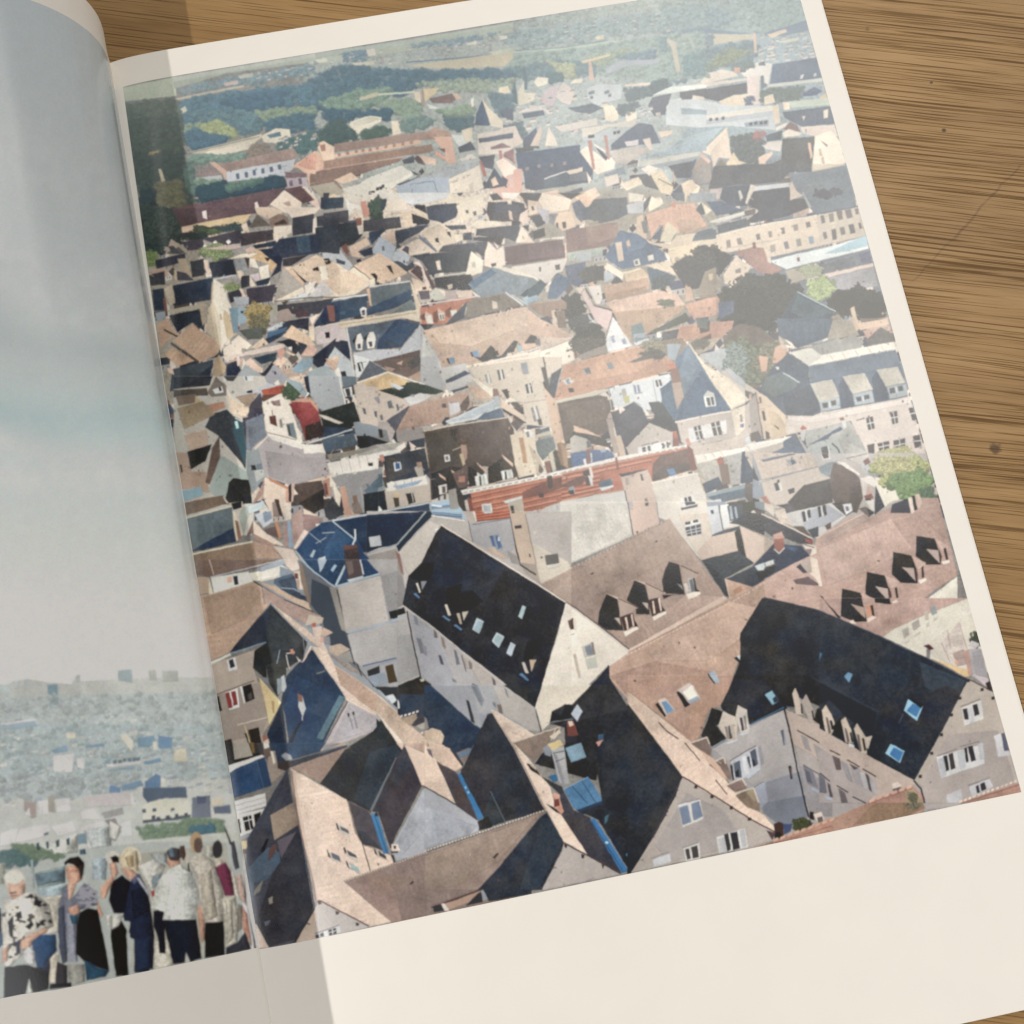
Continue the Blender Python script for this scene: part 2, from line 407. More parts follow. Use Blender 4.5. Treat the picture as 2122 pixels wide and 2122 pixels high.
# traced shapes of the printed pictures: '@x y size' sets the photo window, then one shape per line
TRACE_TOWN = '''
@1380 0 424
B 90a4ac -52,-88 308,-88 405,300 450,483 -52,483
F 94a8a8 160 8.5 -25,0 150,-20 322,-40 332,75 150,80 0,90
F 7c98a4 120 8.5 0,25 125,20 175,45 75,75 0,80
F 88a0a0 60 6.5 175,0 320,-15 332,55 225,70
P b4bcb4 0,8 100,-10 318,-50 318,-60 0,-10
P 5f7f95 18,78 80,65 200,80 200,88 100,105 62,105 25,85
P c4bca4 25,82 100,80 208,82 208,92 62,112 30,115
F 6a8494 50 6.5 62,88 110,82 112,105 68,108
F 5c7a8a 130 7.5 32,120 125,105 215,95 220,130 175,165 125,160 45,195 0,200 0,130
F 7c8c6c 60 6.0 120,130 155,110 208,120 160,145 75,175
F 56707e 40 6.5 35,140 75,120 75,155 38,160
H 60 6.5 212,90 350,75 355,140 255,155 212,140
P 607890 232,78 332,48 335,72 275,85 235,85
P dcc4a8 238,82 282,70 286,75 250,90
P c8c8b4 265,100 305,90 315,95 282,102
P d0b4a0 205,80 211,78 215,125 209,125
P ccc0a8 15,90 24,100 31,170 26,170
R 3c5878 252,152 355,136 368,185 245,200
P d8d8d8 318,178 326,175 322,186 316,186
P b0c4c4 349,175 355,172 355,180 349,182
P c8ccc4 240,200 368,185 370,192 240,208
P dcd8d0 175,170 215,148 250,150 242,198 225,208 220,180 185,182
P 4a5c70 218,150 232,145 235,155 220,155
P 4c6474 222,180 230,178 232,195 240,200 225,212
F 546f70 60 6.5 160,150 208,145 205,155 175,170 160,165
P e0d4c4 82,195 100,172 135,165 165,172 170,180 88,198
P c89484 160,160 175,160 175,172 162,172
L d4dce4 1.5 0,218 190,188
P d8ccc0 0,212 75,198 190,185 192,190 0,220
R 303850 32,220 192,195 195,218 125,240 90,232 85,220 62,220 60,235 35,238
P dcccc4 191,182 220,175 222,248 198,248 192,215
P d8ccb8 62,220 82,218 92,235 65,236
P e0d0b8 125,240 160,225 198,222 185,250 140,252
F 40587a 20 6.0 185,230 208,225 208,245 188,248
F 48605f 80 7.0 225,212 325,200 322,235 255,240 220,240
R 33507a 322,220 350,205 370,215 355,225 325,228
P dccab4 232,230 252,222 258,242 232,248
P c8b494 362,232 378,220 382,240 365,242
P b8c4b4 290,240 385,232 388,248 295,255
P c8d0d4 0,238 40,230 100,240 150,250 258,250 258,308 155,298 75,302 0,295
P 88a0a8 32,252 90,258 90,272 35,270
P e0dcd0 60,278 250,250 258,255 255,262 62,288
P b4bcc4 62,288 250,262 252,272 65,298
Q 44485c 62,290 80,288 105,282 120,281 135,279 225,290 238,288
P 8898a8 185,290 240,282 242,298 188,300
Q 33384c 200,292 212,291 225,290 235,289
P dccab0 252,252 265,245 270,290 258,295
P ecd9c0 275,242 292,242 292,258 278,260
R 3c5068 275,265 388,250 398,292 322,300 280,278
P e0d4c4 371,262 382,258 382,278 372,280
P d8ccb4 322,275 329,274 325,285
R 6c4c4c 278,305 292,288 310,295 318,312 295,310
P d8c8bc 318,300 398,295 405,322 355,322 322,315
P 8a8c94 328,305 332,304 332,314 329,315
P e0d8cc 258,302 288,288 282,300 260,310
P e0d4c4 275,315 290,305 320,315 318,320 280,325
R 3a4f60 235,320 275,308 272,330 238,335
P d4ccc4 230,338 275,332 270,358 232,352
R 404648 275,328 352,322 342,402 270,405
P ecdfcc 352,322 390,308 410,332 425,385 345,405
R 7c6c84 362,330 382,342 380,348
P c0a898 360,352 365,350 370,368 364,369
P c0a898 366,372 372,370 375,388 369,389
P dcb8a4 335,338 341,338 346,370 341,375
F 46585c 110 7.5 150,325 200,312 230,332 225,385 180,382 155,358
F 9a6468 20 6.0 205,312 240,308 230,325 208,328
P e0c4b0 218,372 250,358 252,365 220,398
R 424a4e 112,400 218,390 220,398 275,375 270,405 225,425 175,435 100,448
R 8fa4b0 0,368 32,328 50,305 140,298 125,315 85,358
R a4b8c0 30,328 135,300 110,328 82,355
P e8d8c4 85,358 144,300 145,312 105,368
P dccab8 105,360 145,310 155,375 125,372 112,398
P c8c4b8 0,370 82,358 78,368 0,380
P d8b8ac 80,360 105,380 100,390 80,370
P a08c80 62,400 82,370 105,390 108,425 68,430
R 3c4a5c 0,385 72,372 58,420 25,420
P d8c8a8 140,390 160,360 172,380 190,385 150,395
P 6f6a58 115,400 130,375 150,395
P ecdcc0 38,435 55,425 80,440 75,458 50,462
R 8c8c8c 80,440 100,435 102,450
@1040 0 424
B a4b0b0 -28,58 350,-42 510,-68 510,483 -28,483
B b4beb4 -28,58 350,-42 510,-68 510,15 225,40 100,58 -28,75
L 9cae9c 1.25 0,70 175,38 350,10 483,-8
F 8ca4a8 130 7.0 0,75 125,60 250,42 483,10 483,65 325,78 175,100 50,115 0,105
H 40 5.5 50,70 425,20 400,75 175,90 38,108
P d8d0b4 218,88 240,82 242,92 225,95
P b8ccb8 0,125 50,122 175,108 288,95 295,100 175,115 75,125 0,132
L 6f8890 1.25 32,120 150,112 250,95
L 8ca0a0 1.25 0,130 100,120
F 8ca4a0 200 8.0 0,135 175,112 375,82 483,70 483,180 375,200 225,180 125,185 0,190
F 5f8290 80 7.5 0,162 125,140 225,140 225,180 100,185 0,185
F a8b090 50 7.0 130,150 170,145 175,180 150,185 100,140
F 98a890 40 6.5 200,135 300,110 325,118 225,155
F 64849a 40 7.5 270,130 362,118 360,135 300,145
P a8b0bc 245,165 275,145 375,140 370,150 300,155 250,175
P c4bca8 385,90 410,100 422,170 412,170 400,112
F 6a8c98 40 6.0 372,88 385,88 388,118 375,120
F 5f8690 60 7.0 425,130 483,115 483,175 430,180
P dcc8a4 186,145 255,128 258,131 215,144 192,150
P d0b09c 204,145 211,145 218,190 206,190
P 3c6070 25,162 31,185 38,248 25,240 20,190
P 46687a 51,152 60,180 60,212 54,212 50,175
F 3f6a78 40 6.5 105,175 140,170 145,190 110,195
P ece4d0 75,195 85,182 110,185 108,198 85,205
P ecdfc8 160,198 170,188 190,185 188,195
P d8ccc4 125,225 145,195 162,208 172,225 160,248 140,242
P c8b8bc 92,232 110,208 135,200 125,238 120,252 98,248
P dcd4c0 38,218 52,192 52,220 80,220 75,240 40,250
P c4ccd0 200,212 225,200 282,200 282,232 220,252 202,232
Q 5f6c80 208,220 215,218 245,218 250,216 255,225 212,230
P e4d4c4 290,200 350,195 350,202 292,205
F 446470 90 7.0 288,208 350,205 355,195 385,185 395,208 350,225 300,240
F 385a66 40 7.0 350,195 390,185 390,212 358,218
P dce4dc 368,218 398,205 483,200 483,208 358,225
R 3f4a62 355,230 400,220 385,270 360,275 345,250
R 33384e 420,218 483,208 483,230 450,225 448,235 425,235
P c8d0d4 388,252 400,235 483,240 483,300 425,298 390,275
P 8ca0ac 422,255 483,260 483,270 425,270
P dcd8d0 0,210 18,215 15,225 0,230
H 90 8.5 0,238 175,212 275,225 350,250 388,275 325,295 150,320 0,312
R 42546c 48,268 98,260 102,272 52,280
P d8d0cc 42,262 80,250 110,260 112,272 98,260 48,265
R 42586c 155,255 215,245 240,255 210,268 175,265
P ece0c8 240,252 260,248 275,265 275,282 260,288 245,285
P e8dcc8 290,270 318,260 318,280 295,288
F 4a6470 40 6.5 270,250 325,240 312,262 280,275
F 506c7c 50 7.0 0,295 45,288 65,325 15,330
P d8c8bc 0,302 32,298 50,338 25,350 0,338
R 384a6a 50,330 82,300 88,350 50,350
P d8c4b4 68,345 92,295 95,312 88,345
P e4d8c8 102,345 110,300 125,325 132,345
P d4ccc4 125,300 225,280 225,295 140,312
P cfc8bc 188,305 320,282 308,300 250,300 190,330
P b0b8bc 190,325 292,298 290,322 250,332 192,332
Q 2c3340 208,322 215,321 266,314 275,312
R 3c5470 292,312 322,290 355,295 375,338 325,342 258,355 258,342
P d4ccd0 290,335 322,330 322,342 295,346
P dccabc 332,330 350,325 355,355 348,355
P e4ccb4 368,312 405,308 398,318 375,325
R 9cb0bc 345,368 415,342 483,320 483,355 325,375
P c4c4bc 322,382 470,358 465,368 325,395
P 8c98a0 325,395 465,370 450,380 328,405
R b8b0a8 255,358 325,345 350,355 290,390 270,385
R 24466a 32,362 185,342 185,358 215,402 215,425 150,390 140,410 50,405 38,400
R 1f3c5c 50,400 150,385 215,410 210,430 75,450 55,445
R 34424c 32,350 75,345 75,355 35,362
P f0e0d0 184,358 200,345 240,375 258,372 268,382 265,398 225,412 218,405
P 303850 215,338 250,372 245,380 230,362
P e8dcd4 215,338 242,355 245,362 218,345
P b07468 202,332 211,330 220,400 214,400
P b07c70 240,320 248,319 255,375 250,378
Q 8c7c74 60,398 88,392 118,390 148,385
P d8c8b4 150,405 190,395 190,405 160,412
R 2f4c60 98,425 150,405 160,425 155,440 100,445
L d8d8d4 1.25 100,422 150,405
R 525a68 160,415 200,405 210,425 160,430
P e8d8c4 200,405 212,425 205,435
P d8a898 0,370 5,370 35,398 48,400 48,448 35,465 0,475
P f0e0d4 0,370 35,398 8,420 0,410
R 2f3854 0,415 15,425 10,440 0,438
P b88078 22,358 28,355 32,388 28,388
R 6c545c 0,338 22,355 28,385 5,370
R 46505c 138,458 190,442 192,450 155,465
P e4cdb8 172,465 220,442 232,462 195,480
P d8b8a4 85,458 130,448 140,462 100,460
R 7c8894 240,412 288,392 292,410 250,420
P d8ccc0 240,420 272,410 278,432 248,440
R ecdcc4 278,435 322,418 332,435 295,450
R 4a5058 318,412 355,410 370,450 338,440
P e0d8cc 328,400 348,390 370,398 348,415
R d8c8ac 350,410 375,400 405,440 400,462 375,455
L 6f6460 1.25 368,422 405,440
P c8a898 402,398 410,422 408,438
R 3a4c60 398,460 422,435 432,465 415,475
P d8c4ac 422,435 450,425 462,442 435,465
@640 40 424
B a8b0ac -28,82 175,60 510,8 510,483 -28,483
P b4bcb0 0,80 175,58 483,8 483,20 225,60 0,95
P b0b8a8 0,95 100,82 250,55 325,38 475,12 483,30 300,65 0,112
F 6a8ca4 50 6.0 80,78 140,70 140,95 82,100
F 7c98ac 50 5.5 240,58 375,40 450,30 375,58 250,68
P dcd8c8 0,100 40,92 45,100 0,108
P dcd4c8 135,72 155,70 158,85 140,88
H 50 5.0 45,85 225,70 425,50 475,50 375,88 225,105 50,105
P e4dcc8 370,58 395,52 395,60 375,62
P e8dccc 450,40 468,38 468,45 452,48
L 5f7c90 1.75 230,102 375,90 450,82
P c8bca0 235,110 375,92 483,75 483,92 462,112 325,118 250,112
P c0c4ac 425,78 483,68 483,78 435,85
P d8d0b8 98,105 155,100 155,108 105,110
P c89ca0 168,100 175,92 180,100
F 3c6a84 260 11.0 0,140 62,110 150,112 250,118 325,118 450,118 483,115 483,145 325,155 250,155 225,180 125,185 0,225
F 7c9a8c 90 11.0 25,195 75,180 120,165 195,160 175,195 125,212 38,220
F 88a090 120 9.0 155,195 225,185 262,195 262,225 250,255 215,225 175,212
F 2f5f7a 70 10.0 25,205 125,215 195,210 190,235 140,228 50,245
F 98a898 80 7.5 250,150 350,140 483,140 483,170 325,170 275,160
L d4dcc8 2 120,190 162,178 250,172
P d0c8a8 120,185 160,172 165,175 160,182 125,192
P ecdcc0 448,162 470,158 475,172 452,185
P e4d0b8 248,172 262,170 265,198 252,192
P dcc8a0 270,165 308,162 300,175 275,195
R 7c5c5c 285,188 338,175 350,185 338,198 292,198
P d8b8a0 338,175 350,175 360,188 348,190
P b09080 265,162 270,162 275,208 270,208
P dce0dc 278,200 312,212 285,212
F 3a6474 70 10.0 320,220 380,215 385,248 350,265 322,245
F 849c88 50 9.0 300,215 350,208 390,200 390,225 325,225
R 24486e 410,188 428,248 425,252 392,250 395,225
P e8dcc4 408,186 425,210 458,242 458,258 430,252
P ece8d8 382,190 389,186 390,205 385,208
F 4c7080 60 9.0 425,175 483,175 483,225 445,225
R 46546c 450,215 483,210 483,240 455,230
P ece4d0 95,248 105,240 145,228 172,232 170,242 125,265 108,278
P d8d4c0 98,245 145,230 172,235 120,250
P dcd0bc 48,250 72,242 72,258 52,268
P e8e0d0 0,258 22,250 22,262 0,265
F 3a5a5c 100 10.0 22,270 75,230 105,270 110,285 60,295 25,290
F 45645c 60 9.0 125,265 160,250 195,260 175,278 130,285
P ecdfc8 195,242 218,238 218,270 198,275
F 6f8c8c 60 8.5 215,240 275,225 300,240 250,265 220,265
R a08478 60,295 275,265 335,272 300,282 225,290 60,315
R b09080 275,270 295,255 332,265 335,278 295,285
P e0bca4 60,320 262,285 265,295 60,328
Q a88478 72,320 92,316 112,312 128,310 145,308 162,304 182,300 202,298 222,294 242,291
R 9c7c6c 35,335 75,328 290,295 295,310 285,315 225,322 35,355
R 8c7064 0,375 5,365 35,355 225,325 215,335 115,368 0,388
L c8a898 1 32,355 225,325
P e4b8a0 295,278 335,278 345,340 325,338 322,312 302,292
R e0a48c 300,310 322,325 325,335 298,320
R 7a4848 305,305 322,305 322,315
P dcb09c 322,280 338,278 348,338 328,342
P ecd0b8 18,295 35,288 60,302 60,330 35,335
P a87868 26,298 38,295 40,310 30,312
R e4bca4 0,325 20,310 35,332 35,355 0,365
P d8d0c8 355,332 385,318 398,328 362,335
P d4d8d4 335,272 360,275 375,258 390,290 365,305 350,295
P dcd0b8 360,262 385,255 385,285 372,292
R 304460 352,302 382,288 395,308 355,315
P d8ccc0 398,270 483,258 483,318 400,320
R 3c4c68 400,282 483,268 483,280 402,292
R 7c5c60 430,302 458,292 478,302 430,308
P b0706c 448,310 455,310 458,332 450,332
R 8c6064 460,315 483,305 483,332 468,328
R 8a7066 2,390 60,375 80,400 50,412 15,410
P e8ccb4 60,380 100,362 118,378 80,388
P b0a898 5,395 58,385 80,405 75,415 30,420
P e0dcd0 78,400 125,388 150,370 190,380 208,360 248,358 245,370 210,390 185,410 130,425 108,425
P dcdad0 140,375 220,345 240,362 195,385 118,390
Q 44444c 145,410 152,408 162,400 170,398 175,394
R 5c4a50 248,328 260,320 275,345 258,340
P e4c4b0 258,320 300,330 300,345 275,340
R 4a5060 220,332 248,322 250,338 225,342
R 44485c 238,355 265,368 250,368
R a4aab0 268,378 322,348 402,335 405,342 335,375
P aab6c4 205,395 265,375 330,375 332,410 282,430 240,440 218,425
L 7c8898 1 238,390 295,382 300,400 305,410
L 7c8898 1 245,400 240,425
P e9ddcc 330,378 402,345 412,398 400,405 335,412
P c4b8a8 338,382 350,378 352,382 340,388
P c4b8a8 362,372 368,370 369,375 364,378
P c4b8a8 372,368 380,365 381,369 374,372
P d0c4b4 378,390 388,385 390,405 380,408
R 5a6270 205,390 258,372 262,372 215,392
P a85c54 402,335 410,332 420,370 412,372
R 303c58 412,400 438,350 465,390 468,398
R 3c4258 400,325 440,320 435,355 415,350
P f0dccc 440,338 460,328 483,350 483,365 462,372
P d8b4a8 470,370 483,365 483,400 472,395
P dcc4ac 430,380 440,372 448,390 435,395
P e8dcc8 302,430 335,412 370,422 410,412 412,440 350,483 350,440
P d8b4a4 430,400 462,395 478,415 458,430
R 303850 28,420 82,422 82,445 28,448
P e0cdb0 45,418 60,412 70,422 50,425
R 4c3c44 0,412 15,430 0,430
P e4ccc0 0,405 20,425 28,450 0,432
P e0dcd4 85,422 108,435 125,422 140,435 135,458 110,445 95,465
P c08c80 122,438 132,435 145,462 132,468
R 30404c 140,435 185,422 182,440 175,455 150,440
F 3c5048 40 9.0 140,435 160,430 170,470 148,472
@230 80 424
P a4ac98* 20,118 150,90 155,135 25,150
P b4bcac 145,95 483,38 483,55 275,82 150,118
P c8ccc0 145,92 483,35 483,44 148,102
F 7c9cac 70 7.5 155,118 250,95 350,82 483,55 483,82 350,105 225,118 160,135
P ccc4b0 150,142 312,110 315,115 160,145
P c8c8bc 300,88 335,82 335,92 305,95
P d4c0bc 265,105 300,98 300,108 270,112
H 22 5.5 325,82 483,60 483,85 350,105
F 4c7c96 200 11.5 160,150 225,130 350,118 483,100 483,155 400,160 325,175 225,185 165,200
F 3a6c8c 60 11.5 250,150 325,125 425,120 400,155 312,165
F 8ca48c 120 10.0 162,210 225,190 325,175 425,160 483,160 483,180 375,195 300,225 175,250
F 5c8494 80 10.5 170,175 250,165 350,175 355,215 312,225 295,220
F a4b080 90 9.5 210,212 250,190 290,215 295,232 250,235 225,240
F 44708c 90 10.5 175,225 205,208 225,225 280,232 250,252 185,258
F 3f6c84 60 10.5 350,200 415,180 483,175 483,215 375,218
P e4e0cc 160,170 175,160 180,170 165,180
P d8ccb4 175,270 325,235 355,225 358,232 338,248 260,270 210,272
P e8dfcc 212,270 335,242 330,260 265,275
L 7c8c90 1.25 175,272 350,232
P e8e0cc 355,230 390,212 422,215 425,235 400,248 360,245
R 5c8094 368,228 400,220 402,230 375,235
F 7c9c94 60 8.5 182,278 260,272 325,270 300,288 225,290 185,300
F 8c8078 50 7.5 322,270 335,250 370,250 382,270 330,280
F 4c7478 80 8.5 390,245 483,215 483,260 440,270 395,270
H 16 6.5 390,240 483,215 483,235 400,265
F 4c5a50* 120 10.0 25,155 155,140 160,170 165,215 38,210
F 3c4c44* 160 11.5 32,190 162,180 172,250 175,270 45,265
F 8c7c5c* 40 10.0 95,270 120,265 115,290 85,295
F 324440* 160 11.5 45,270 175,270 195,370 200,390 150,400 65,370 52,315
F 5c5c44* 90 11.0 100,335 165,335 170,385 155,425 105,400
F 203a44* 90 12.5 70,355 102,355 105,425 82,483 75,425
F 2a3c38* 120 11.5 75,410 160,400 170,445 155,483 82,483
P a8a088* 112,308 118,308 128,335 120,338
F 48605c* 40 9.0 172,300 190,290 200,370 180,355
R a08c8c 202,322 230,300 260,320 208,328
R a48c84 235,292 270,295 430,258 440,272 430,285 270,315
P dcb8a4 232,292 245,292 272,312 270,340 265,322
P d0d4dc 272,315 435,285 430,308 410,325 272,338
Q 5c6c84 299,322 319,319 338,314 358,310 378,306 398,301
Q 5c6c84 300,328 320,324 339,319 359,315 379,311 399,306
P c4c8cc 200,330 260,322 265,340 205,342
F 7c9888 50 8.5 198,332 265,335 262,350 208,355
F 244c60 120 11.0 205,350 270,335 278,360 275,375 208,385
F 204860 120 11.0 278,355 400,322 410,335 405,352 285,370
F 5c8078 40 8.5 270,345 350,330 362,332 275,360
P ecc4ac 425,305 483,265 483,320 468,318 470,358 462,320 440,305
R e0a894 440,298 475,270 483,270 483,310 462,308
R 8c7078 410,315 462,318 460,328 415,328
P c4b4bc 412,330 460,328 468,355 418,352
P 6a6478 420,335 428,334 430,348 422,349
P 6a6478 442,331 450,330 452,344 445,345
R 6c5058 200,392 410,352 378,392 345,412 250,430 202,440
R 5a3c40* 145,402 200,390 202,440 165,445
R 6c4c50 410,355 452,348 480,382 450,390 412,360
P f2e2d0 375,392 410,358 450,388 448,410 410,412
P c0a090 405,388 422,384 425,395 415,395
P ecdccc 450,350 460,350 483,375 483,382
P f4e8e0 215,410 222,408 228,425 218,425
P f4e8e0 339,388 345,385 349,400 340,400
P dcc49c 205,442 325,415 315,435 250,450 208,458
Q 6a5c54 246,435 270,428 295,422
F 5c6c4c 40 8.5 205,450 275,435 270,450 212,465
@1420 340 424
B 6a7480 -28,-28 380,-28 510,425 -28,475
R 3a4450 68,5 175,0 295,0 298,18 245,20 225,42 155,48 58,50
R 8a8480 15,15 40,0 62,0 58,45 28,48
P c8bca8 300,0 375,0 378,2 300,18
R 667480 245,22 298,19 380,5 405,100 310,118 295,105 280,65 250,58
P b8aca8 60,60 88,58 82,82 55,90
R 2c4258 88,55 150,48 155,65 145,98 110,100 82,82
P d8cfc0 155,48 172,54 160,65 145,95 142,92
P c8ccd0 172,52 245,45 245,54 162,64
R 303c4c 162,65 245,55 250,82 280,82 295,102 235,125 155,140 150,130 175,110 155,100 148,95
P c8b8a8 246,50 252,42 262,65 278,75 248,86
P 9aa0a4 278,65 298,102 292,105 275,68
P c8c8c0 125,65 130,62 136,80 130,88
R 3c5470 50,88 85,88 120,102 140,110 75,122 60,105
P d8ccb8 28,92 38,90 62,110 45,122
R 2c3a44 30,100 38,92 45,118 35,110
R c09484 0,95 22,100 50,148 0,165
R 4a5a6c 10,185 30,160 68,150 75,165 148,140 150,145 310,118 410,98 410,102 150,150 75,170
P c8d0d0 58,136 135,115 142,120 78,140
P dcd8cc 58,135 140,112 138,120 65,139
R 42525e 75,145 145,128 148,142 78,165
P 9aa8ac 60,140 75,150 75,162 65,152
P dcccb8 8,188 150,150 310,122 410,102 425,170 190,222 160,198 95,210 75,200 30,190
L b8a898 1 95,200 220,178
L e8dccc 1.5 8,186 150,149 310,121
P c8bcac 310,122 410,102 425,170 320,192
P 867c78 96,181 106,179 108,196 98,198
P 867c78 121,176 131,174 136,189 125,191
P 766c68 166,166 175,164 178,178 169,179
P 8e8478 195,160 204,158 206,172 198,174
P 766c68 225,151 234,149 236,164 228,165
P 8e8478 255,145 265,142 267,156 258,158
P 6a6468 284,138 294,135 296,149 286,151
P 9c9488 200,192 212,189 214,206 202,209
P 767480 232,185 242,182 246,199 236,201
P 868880 261,178 272,175 275,192 264,196
P 8098ac 290,172 301,170 305,186 295,189
P 6a6468 319,122 328,121 330,138 322,140
P 7a746c 338,118 349,115 351,135 341,138
P 66605c 356,112 370,110 372,130 362,132
P 6a6468 376,109 390,106 395,125 382,129
P 6a6468 400,105 408,104 410,118 402,119
P 6e6668 324,161 332,160 335,175 328,178
P 5c5858 344,155 355,152 358,178 348,180
P 6a6c68 364,150 375,148 378,165 368,168
P 565658 385,144 396,141 402,162 390,165
P 565258 408,139 414,138 418,152 411,154
T 33384c 325 70 22 12 40
T 404858 355 65 15 10 30
P dce4e4 198,230 240,218 330,198 420,172 432,200 238,248
P a4c4d0 328,212 410,175 428,170 432,195 390,205
P e8ecec 390,204 432,194 432,200 395,210
P 7a4a44 262,222 269,220 271,229 265,231
R 626872 322,238 435,205 440,232 322,258
R 565c78 410,212 435,205 441,232 415,232
P d8c4b8 322,262 442,235 445,241 338,268
R 9a9aa0 338,269 445,242 455,288 358,304
P a8a090 235,252 315,238 322,262 250,282
T 8c9478 295 252 28 15 50
R 9a7468 118,208 160,195 185,198 195,232 230,248 200,265 170,255 155,240
P 7a4c44 158,185 165,184 168,198 160,200
P d4c4b0 90,262 120,218 155,242 140,270 120,290 92,282
P 7a7474 118,250 130,245 132,255 120,258
P 6a5c50 118,272 130,268 132,275 122,278
R 303638 15,220 30,192 70,210 115,215 85,260 60,245 45,260 15,300 0,288 0,230
T 262e30 50 225 48 32 110
T 2a3030 15 255 25 35 70
R 8c8474 32,295 58,245 75,270 85,282 65,310 45,312
P b09c84 55,262 65,260 65,272 58,275
T 2c3432 180 295 62 42 200
T 262c2a 162 345 75 50 220
T 2c322e 230 312 40 40 100
T 303430 105 315 32 25 70
T 849468 320 295 35 28 110
T 2a2c28 400 330 65 35 180
T 242622 440 355 38 25 90
T 2a2c2a 370 322 30 20 60
R 2c4458 262,302 350,345 338,405 265,435 218,390 240,335
R 3c5866 265,310 345,350 295,370 250,350
L b8d0d8 1 265,302 355,348
P c8b49c 390,342 398,335 412,390 400,385
R 8c8678 345,360 360,355 410,405 335,412
P c8b09c 410,370 480,362 482,385 418,392
R 3c3c3c 422,418 458,385 482,395 475,418 430,430
P b09084 420,395 450,390 425,410
R c09884 5,330 75,310 82,320 75,355 20,368
R b88c78 0,380 115,370 110,388 65,428 32,410 0,420
R 4a5c78 78,328 115,322 115,350 80,368
R 4a3c34 30,372 58,368 58,395 35,400
P c8a890 0,282 15,290 20,322 0,325
R 4a4238 100,400 120,380 148,380 215,420 218,430 175,455 100,480 90,462
T 38403a 150 432 52 45 130
T 3c4440 130 400 30 20 50
P 9a9888 220,400 250,430 220,425
R 989488 32,448 112,435 100,475 62,475
L c8c0b4 1 150,385 215,425
@1060 400 424
B 9a9488 -28,-28 510,-28 510,475 -28,475
P c8b4a0 0,0 175,0 175,75 100,75
R 22283a 0,18 30,25 38,45 15,82 0,80
R 2a3244 15,0 72,0 62,20 30,15
P e4d4c0 72,0 142,15 135,40 82,48 65,22
P d8c4b0 30,30 60,28 60,48 42,55
P 2c2c34 31,38 38,35 41,46 35,48
P 2c2c34 46,32 51,31 54,41 49,42
P b4b4bc 58,32 90,42 85,75 68,52
R 2c3448 45,58 65,50 80,72 60,82
P e0c0ac 20,58 30,50 45,60 38,72 20,68
R 2c2e3a 25,78 42,75 40,92
R 2a2c34 50,90 78,82 80,102 52,110
P f0d8c4 12,118 22,82 54,118
P b09c8c 22,100 30,98 30,108 25,110
P d8c0a8 108,48 140,42 152,80 120,90 100,70
P 2c2c34 105,70 110,70 111,82 106,82
P 2c2c34 119,69 128,68 129,82 122,84
R 7a7c88 88,50 108,48 100,75 90,70
R 242834 108,0 165,0 140,15
R e0c0a4 150,10 180,0 198,12 192,30 170,35
R 4a5a70 142,25 160,15 180,40 165,70 152,55
R 42505a 195,15 272,10 278,48 250,62 210,72 180,62 175,45
R 36485c 165,38 190,30 185,62 168,65
P b4b8bc 272,28 312,20 310,48 275,48
P d8d0c0 275,0 312,5 308,20 278,22
P e8dcc4 330,8 360,25 325,45 322,30
R 3a4450 312,22 330,5 322,32 312,45
R 55606c 375,0 415,0 410,20 390,15
P d8c8b0 408,0 415,0 412,22 409,22
R 8a949c 420,0 483,0 483,20 422,20
R d0a690 318,52 390,28 430,25 460,78 375,100 350,75 330,108
P c07c6c 375,28 385,18 388,35
P e4d8c0 445,20 472,42 458,52
R 3c4c54 435,40 448,22 458,50 448,52
R b89884 390,65 430,58 450,82 398,95
P d8ccb0 350,115 368,68 392,88 375,115
R 42586a 330,108 358,75 350,110
P d4bca4 295,58 310,50 320,115 355,128 310,105 295,95
P 6a6c6c 306,68 318,62 322,95 312,95
R 54646e 422,115 438,98 483,85 483,108
P d4c4ac 322,118 375,120 390,102 435,95 425,115 483,110 483,120 370,132
P dccaac 370,132 440,118 425,160 385,152 390,190 370,140
P 8a8478 406,145 412,144 414,150 408,151
R 7a5f5c 128,88 225,72 250,70 252,108 225,125 132,145
R 8c7268 175,80 252,72 252,102 180,125
P e0d4c8 65,110 125,102 125,108 80,110 68,116
P e8d4c0 165,75 172,72 172,82 165,82
P 8a8470 180,72 205,65 205,72 185,76
R 624a4a 0,125 120,110 128,152 0,170
R 6c5458 25,125 120,115 125,148 30,160
P e4c8b4 125,118 129,118 131,158 128,158
P d8d0c8 0,175 128,155 130,162 120,185 105,190 88,212 68,205 0,185
P 4a4a48 102,170 114,168 115,180 105,182
P 4a4440 64,175 69,174 70,185 66,186
P e8dcc4 0,175 5,175 60,202 65,208 0,192
R 6c7e84 0,192 50,200 62,208 32,242 0,238
R 2c4c5c 25,240 68,205 85,215 60,245 32,250
R 44607c 90,218 110,188 130,200 140,215 105,250 85,250
R 4a5a74 125,172 175,162 172,200 160,222 135,215
T 44483e 195 192 28 20 60
R 3c4448 175,175 220,175 220,205 180,210
P b0b8c0 218,185 242,190 240,202 218,212
P f0e4d0 218,178 225,165 265,190 262,205 242,192
R a0aca4 130,142 215,128 215,148 135,162
P a8b0b4 148,142 188,140 188,160 160,162
R 4a6480 220,150 240,120 255,88 300,98 325,118 360,140 368,158 262,180 235,165
R 5a7490 258,92 298,98 320,118 310,130 275,140
P d0bca8 245,118 260,115 265,160 252,162
P d0b49c 271,115 278,110 281,125 274,128
P dcd8cc 288,160 300,155 304,170 291,172
P 5a5c60 291,160 298,159 299,168 292,169
P dcd8cc 321,148 334,145 336,158 324,160
P e0d0b8 315,172 375,160 388,195 320,172
R d0b89c 265,190 305,175 328,200 270,210
P e4d4bc 260,188 302,178 308,180 268,192
R 4a6070 320,175 358,185 388,198 382,212 335,230 325,202
